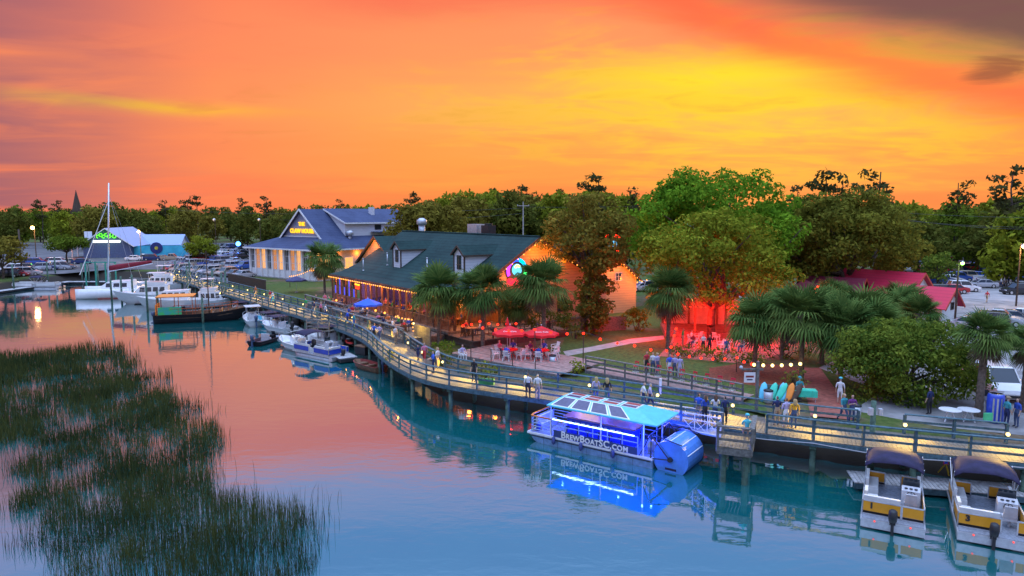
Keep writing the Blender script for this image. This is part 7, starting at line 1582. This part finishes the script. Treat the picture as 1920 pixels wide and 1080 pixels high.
string_px('orange bulb string hanging right of the cottage gable', [(1195, 528, 80), (1240, 512, 78), (1290, 540, 74), (1330, 560, 70)], M_bulb_o, .6, .08, C_ORANGE, 14, 4, .04, False)
string_px('red bulb string between the palmettos right of the stage', [(1395, 560, 62), (1450, 555, 60), (1530, 545, 60), (1560, 575, 58)], M_bulb_r, .7, .1, C_RED, 22, 3, .04)
# yellow lit ramp wall by the bend
p = G(790, 645); yr = thing('lit_ramp', 'pale timber wall glowing yellow beside the bend of the boardwalk', 'wall', p, R(-55)); MB().box(-1.6, 1.8, 0, .12, 0, 1.8).build('wall', M_plank, yr); MB().ball((-1.0, -.3, 1.9), .1, 8).build('bulb', M_bulb_y, yr); lamp('wall_light', (0, -.9, 1.7), 130, C_YEL, yr, .15)
# red light wrapped palm stump by the hedge and red posts
p = on_land(1255, 672); t = thing('lit_post', 'bent post wrapped in red lights at the left of the red floor', 'post', p); pts = [Vector((0, 0, 0)), Vector((.1, 0, 1.0)), Vector((.35, 0, 2.0)), Vector((.5, 0, 2.6))]; MB().path(pts, .1, 8).build('post', M_palmbark, t)
for q in pts[1:]: MB().ball(q + Vector((0, -.12, 0)), .12, 8).build('bulb', M_bulb_r, t)
lamp('post_light', (.3, -.5, 1.8), 60, C_RED, t, .2)
# ================================================================== cars
M_tail = mat('tail_lens', (.35, .01, .01), .25, var=.1); M_head = mat('head_lens', (.7, .7, .72), .15, var=.05)
PAINT = {k: mat('paint_' + k, v, .22, var=.04, coat=.6, spec=.5) for k, v in dict(white=(.75, .75, .76), silver=(.42, .43, .46), grey=(.14, .15, .17), black=(.015, .015, .018), navy=(.015, .03, .12), red=(.4, .015, .015), blue=(.03, .09, .35), tan=(.36, .3, .22), green=(.03, .09, .05)).items()}
def car_proto(kind):
    t = thing(kind, 'x', 'car')
    if kind == 'sedan': L_, w, belt, rf, g0, g1, r0_, r1_, hood, boot = 4.7, 1.82, .95, 1.45, -1.55, 1.25, -.95, .45, .92, 1.0
    elif kind == 'suv': L_, w, belt, rf, g0, g1, r0_, r1_, hood, boot = 4.7, 1.92, 1.1, 1.78, -2.15, 1.1, -1.9, .45, 1.08, 1.1
    elif kind == 'pickup': L_, w, belt, rf, g0, g1, r0_, r1_, hood, boot = 5.6, 1.98, 1.12, 1.85, -.7, 1.2, -.55, .6, 1.1, 1.12
    else: L_, w, belt, rf, g0, g1, r0_, r1_, hood, boot = 5.4, 2.0, 1.2, 2.1, -2.55, 1.7, -2.45, 1.1, 1.15, 1.2
    h = L_ / 2; mb = MB(); rings = []
    for x, zt, k, zb in ((-h, boot * .72, .86, .38), (-h + .08, boot * .92, .95, .28), (-h + .35, boot, 1, .22), (g0 + .1, belt, 1, .2), (0, belt, 1, .2), (g1, belt - .02, 1, .2), (h - .7, hood * .9, .98, .22), (h - .12, hood * .74, .9, .26), (h, hood * .55, .8, .34)):
        b = w / 2 * k; rings.append([(x, b * .92, zb), (x, b, zb + .15), (x, b, zt - .22), (x, b * .93, zt), (x, -b * .93, zt), (x, -b, zt - .22), (x, -b, zb + .15), (x, -b * .92, zb)])
    mb.loft(rings)
    bw, tw = w / 2 * .92, w / 2 * .76
    mb.loft([[(r0_ - .02, -tw - .01, rf - .05), (r1_ + .02, -tw - .01, rf - .05), (r1_ + .02, tw + .01, rf - .05), (r0_ - .02, tw + .01, rf - .05)], [(r0_ + .1, -tw + .1, rf + .03), (r1_ - .12, -tw + .1, rf + .03), (r1_ - .12, tw - .1, rf + .03), (r0_ + .1, tw - .1, rf + .03)]])
    for s in (-1, 1):
        for xb, xt in ((g1, r1_), (g0, r0_), ((g0 + g1) / 2 - .1, (r0_ + r1_) / 2 - .05)): mb.beam((xb, s * bw, belt - .03), (xt, s * tw, rf - .03), .07, .07)
        mb.box(g1 - .35, g1 - .18, s * (bw + .12) - .09, s * (bw + .12) + .09, belt + .02, belt + .17)
    if kind == 'pickup': mb.box(-h + .1, g0 - .05, -w / 2 + .02, -w / 2 + .12, belt - .05, belt + .12); mb.box(-h + .1, g0 - .05, w / 2 - .12, w / 2 - .02, belt - .05, belt + .12); mb.box(-h + .05, -h + .15, -w / 2 + .05, w / 2 - .05, belt - .05, belt + .12)
    mb.build('body', PAINT['white'], t, False)
    g = MB(); g.loft([[(g0, -bw + .02, belt - .04), (g1, -bw + .02, belt - .04), (g1, bw - .02, belt - .04), (g0, bw - .02, belt - .04)], [(r0_, -tw + .02, rf - .05), (r1_, -tw + .02, rf - .05), (r1_, tw - .02, rf - .05), (r0_, tw - .02, rf - .05)]]); g.build('glass', M_glass, t)
    for sx in (-1, 1):
        for sy in (-1, 1):
            x = sx * h * .62; y = sy * (w / 2 - .1); wh = MB().tube((x, y - .11, .33), (x, y + .11, .33), .34, .34, 14).build('wheel', M_rubber, t); MB().tube((x, y + sy * .112, .33), (x, y + sy * .125, .33), .2, .18, 10).build('rim', M_alu, wh)
    for s in (-1, 1):
        MB().box(h - .22, h - .06, s * w * .34 - .2, s * w * .34 + .2, hood * .58, hood * .72).build('headlight', M_head, t); MB().box(-h - .012, -h + .15, s * w * .36 - .15, s * w * .36 + .12, boot * .62, boot * .8).build('taillight', M_tail, t)
    MB().box(h - .06, h + .02, -.45, .45, .36, .55).build('grille', M_black, t); return t
CP_ = {k: car_proto(k) for k in ('sedan', 'suv', 'pickup', 'van')}; cused = set()
def car(kind, p, rz, color, label, group):
    if kind in cused: t = dup(CP_[kind])
    else: t = CP_[kind]; cused.add(kind)
    t.location = (p[0], p[1], LAND + .01); t.rotation_euler[2] = rz; t['label'] = label; t['group'] = group
    for c in t.children:
        if c.name.split('.')[0] == 'body': tint(c, PAINT[color])
    return t
def row(where, pa, pb2, n, rz, jitter=.15, skip=0.06):
    a = G(*pa); b = G(*pb2)
    for i in range(n):
        if rng.random() < skip: continue
        p = a.lerp(b, (i + .5) / n); k = rng.choice(['sedan', 'suv', 'suv', 'sedan', 'pickup']); c = rng.choice(['white', 'white', 'silver', 'silver', 'grey', 'black', 'navy', 'red', 'blue', 'tan'])
        car(k, (p.x + rng.uniform(-.2, .2), p.y + rng.uniform(-.3, .3)), rz + rng.uniform(-.05, .05) + (math.pi if rng.random() < .4 else 0), c, '%s %s parked %s' % (c, k if k != 'suv' else 'sport utility car', where), '%s %s %s' % (c, k, where))
W1 = 'in the row behind the marina boardwalk'; W2 = 'in the middle rows left of the veranda restaurant'; W3 = 'in the far rows left of the veranda restaurant'
row(W1, (318, 508), (470, 521), 9, R(60)); row(W2, (330, 497), (465, 505), 9, R(62)); row(W2, (345, 490), (462, 494), 8, R(62)); row(W3, (400, 483), (460, 486), 5, R(64)); row(W3, (398, 477), (458, 479), 5, R(64)); row(W3, (405, 471), (455, 472), 4, R(64)); row(W3, (410, 466), (452, 466), 4, R(64))
W4 = 'beside the mural wall at the head of the marina'; row(W4, (245, 489), (330, 488), 5, R(10)); W5 = 'in the lot at the far left of the marina'
row(W5, (5, 521), (60, 516), 3, R(20)); row(W5, (15, 510), (128, 505), 7, R(25)); row(W5, (40, 497), (165, 495), 6, R(15))
W6 = 'in the front row of the right hand car park'; W7 = 'in the second row of the right hand car park'; W8 = 'in the far rows of the right hand car park'; W9 = 'in the near row of the right car park beside palmettos'
row(W6, (1755, 556), (1850, 538), 5, R(-12)); row(W6, (1850, 532), (1960, 520), 5, R(-15)); row(W7, (1735, 535), (1870, 518), 8, R(-14)); row(W8, (1730, 515), (1930, 500), 11, R(-10)); row(W8, (1725, 498), (1930, 488), 12, R(-8)); row(W8, (1725, 486), (1930, 478), 13, R(-8)); row(W8, (1725, 476), (1900, 470), 12, R(-8)); row(W8, (1560, 500), (1700, 492), 6, R(-8))
row(W9, (1800, 620), (1960, 596), 6, R(-38), skip=0); row(W9, (1900, 660), (1980, 636), 3, R(-40), skip=0)
car('suv', G(1908, 552), R(175), 'black', 'black sport utility car standing alone beside the road', 'lone cars'); car('van', G(1858, 738), R(-100), 'white', 'white van parked nose first behind the giant can', 'lone cars')
row('behind the orange lit cottage', (1195, 545), (1260, 548), 3, R(10), skip=0)
# ================================================================== lamp posts and utility poles
def lamp_post(label, px, py, y, col, watts, bulb, r=.28, arm=True, m=M_darkwood):
    p = AT(px, py, y); t = thing('lamp_post', label, 'street lamp', (p.x, p.y, LAND)); h = p.z - LAND
    MB().tube((0, 0, 0), (0, 0, h + .3), .12, .08, 8).build('pole', m, t); MB().beam((0, 0, h + .25), (0, -.6, h + .25), .07).build('arm', M_steel, t); MB().lathe([(r * 1.1, .0), (r * .5, .2)], 10, (0, -.6, h + .08)).build('hood', M_steel, t); MB().ball((0, -.6, h), r, 10).build('globe', bulb, t); lamp('lamp_light', (0, -.6 - r * 1.6, h - .1), watts, col, t, r); return t
LB = emit('street_globe', (1, .55, .16), 40); LG = emit('green_globe', (.35, 1, .1), 22)
lamp_post('tall street lamp glaring orange at the right edge of the car park', 1914, 461, 92, C_WARM, 1500, LB, .3); lamp_post('street lamp glaring orange among the trees at the far left', 64, 427, 170, C_WARM, 1500, LB, .42); lamp_post('wooden pole lamp beside the mural wall', 262, 434, 182, C_WARM, 900, LB, .34, m=M_plank); lamp_post('green tinted lamp on a dark pole beside the small red roof', 1798, 493, 76, (.5, 1, .3), 160, LG, .17)
lamp_post('unlit double headed car park lamp left of the lettered gable', 403, 412, 190, C_WARM, 20, M_steel, .4); lamp_post('unlit car park lamp nearest the lettered gable', 487, 412, 190, C_WARM, 20, M_steel, .4)
t = lamp_post('blue glowing lamp at the back of the left hand car park', 448, 457, 205, (.05, .15, 1), 500, emit('blue_globe', (.05, .2, 1), 10), .7)
def utility(label, px, ptop, y, wires=()):
    p = AT(px, ptop, y); t = thing('utility_pole', label, 'utility pole', (p.x, p.y, LAND)); h = p.z - LAND; MB().tube((0, 0, 0), (0, 0, h), .17, .11, 8).build('pole', mat('pale_pole', (.4, .38, .38), .8, var=.15), t); MB().beam((-1.3, 0, h - .9), (1.3, 0, h - .9), .12).build('crossarm', M_steel, t)
    for x in (-1.2, 0, 1.2): MB().lathe([(.06, 0), (.08, .1), (.03, .2)], 8, (x, 0, h - .84)).build('insulator', M_steel, t)
    return t, p
u1, pu1 = utility('pale utility pole with crossarm and wires behind the green roof', 981, 378, 150)
u2, pu2 = utility('utility pole at the back of the right hand car park', 1808, 455, 150)
for i, (a, b, lab) in enumerate([((981, 390, 150), (300, 392, 240), 'upper'), ((981, 400, 150), (500, 410, 230), 'lower')]):
    t = MB(); A_ = AT(*a); B_ = AT(*b); pts = [A_.lerp(B_, k / 12) - Vector((0, 0, 4 * 1.5 * (k / 12) * (1 - k / 12))) for k in range(13)]; t.path(pts, .03, 4); tag(t.build('overhead_wire', M_black), '%s overhead wire running left from the pale utility pole' % lab, 'wire')
for i, (a, b) in enumerate([((981, 388, 150), (1300, 380, 190)), ((1560, 388, 118), (2000, 408, 100)), ((1650, 408, 112), (2000, 426, 100)), ((1700, 412, 112), (2000, 430, 100)), ((1808, 462, 150), (2000, 466, 140))]):
    t = MB(); A_ = AT(*a); B_ = AT(*b); pts = [A_.lerp(B_, k / 12) - Vector((0, 0, 4 * .5 * (k / 12) * (1 - k / 12))) for k in range(13)]; t.path(pts, .025, 4); tag(t.build('overhead_wire', M_black), ['overhead wire running right from the pale utility pole', 'highest overhead wire across the right hand car park', 'middle overhead wire across the right hand car park', 'third overhead wire across the right hand car park', 'lowest overhead wire from the car park pole'][i], 'wire')
# jetty slide: green tube slide at the marina head
t = thing('green_gallows', 'green timber boat hoist frame at the head of the marina', 'hoist', G(190, 530, .5)); 
for x in (-3, -1, 1, 3): MB().tube((x, 0, -1), (x, 0, 4.2), .16, .15, 8).build('pile', mat('green_paint', (.05, .35, .25), .6, var=.2), t)
MB().beam((-3.2, 0, 4.1), (3.2, 0, 4.1), .2).build('beam', MATS['green_paint'], t)

# guests on the side porch
for i, (lx, ly) in enumerate([(31.6, 1.5), (33.2, 4.0), (31.8, 6.5), (33.4, 9.2)]):
    c = res.matrix_basis @ Vector((lx, ly, FL - .25)); round_table('brown round table on the side porch under the palmettos', c, M_brown, .6, group='tables on the side porch')
    for k in range(3):
        a = k * 2.09 + i; p = c + Vector((math.cos(a), math.sin(a), 0)) * .95; co = cols[(i * 3 + k) % 9]
        chair(p, a - math.pi / 2, 'dark chair on the side porch under the palmettos', 'chairs on the side porch', M_darkwood)
        if k < 2: person('sit', p + Vector((0, 0, .02)), a - math.pi / 2, co, 'denim', ['brown', 'black', 'grey'][k], 'diner in a %s top on the side porch under the palmettos' % co, group='diners in %s on the side porch' % co)
# tall neon totem behind the leaning oak
p = AT(1147, 500, 104); t = thing('neon_totem', 'tall neon totem with red bars, blue ball and yellow stem behind the leaning oak', 'sign', (p.x, 104, LAND)); zt_ = AT(1147, 437, 104).z - LAND
MB().tube((0, .3, 0), (0, .3, zt_), .15, .12, 8).build('pole', M_steel, t)
for x in (-1.0, 1.0): MB().box(x - .7, x + .5, -.1, .1, zt_ - .8, zt_).build('neon_bar', MATS['bulb_red'], t)
MB().ball((0, -.1, zt_ - 1.7), .75, 12).build('neon_ball', emit('totem_cyan', (.15, .6, 1), 1.2), t); MB().box(-1.1, 1.1, -.15, .15, zt_ - 3.0, zt_ - 2.5).build('neon_bar', MATS['bulb_red'], t)
for k in range(3): MB().box(-.7 + k * .5, -.4 + k * .5, -.12, .12, zt_ - 5.2 + .3 * k, zt_ - 3.2).build('neon_stem', emit('totem_yellow', (.9, .8, .03), 1.2), t)

# small clutter on the walks
for i, (px, py, lab) in enumerate([(1604, 800, 'grey litter bin at the brick entrance to the boardwalk'), (1036, 700, 'grey litter bin at the end of the parasol terrace'), (1440, 770, 'grey litter bin beside the hanging sign')]):
    p = on_land(px, py - 14); t = thing('litter_bin', lab, 'bin', p); MB().lathe([(.24, 0), (.28, .1), (.3, .8)], 14).build('body', M_steel, t, True); MB().lathe([(.31, .8), (.31, .87), (.12, .95)], 14).build('lid', M_black, t, True)
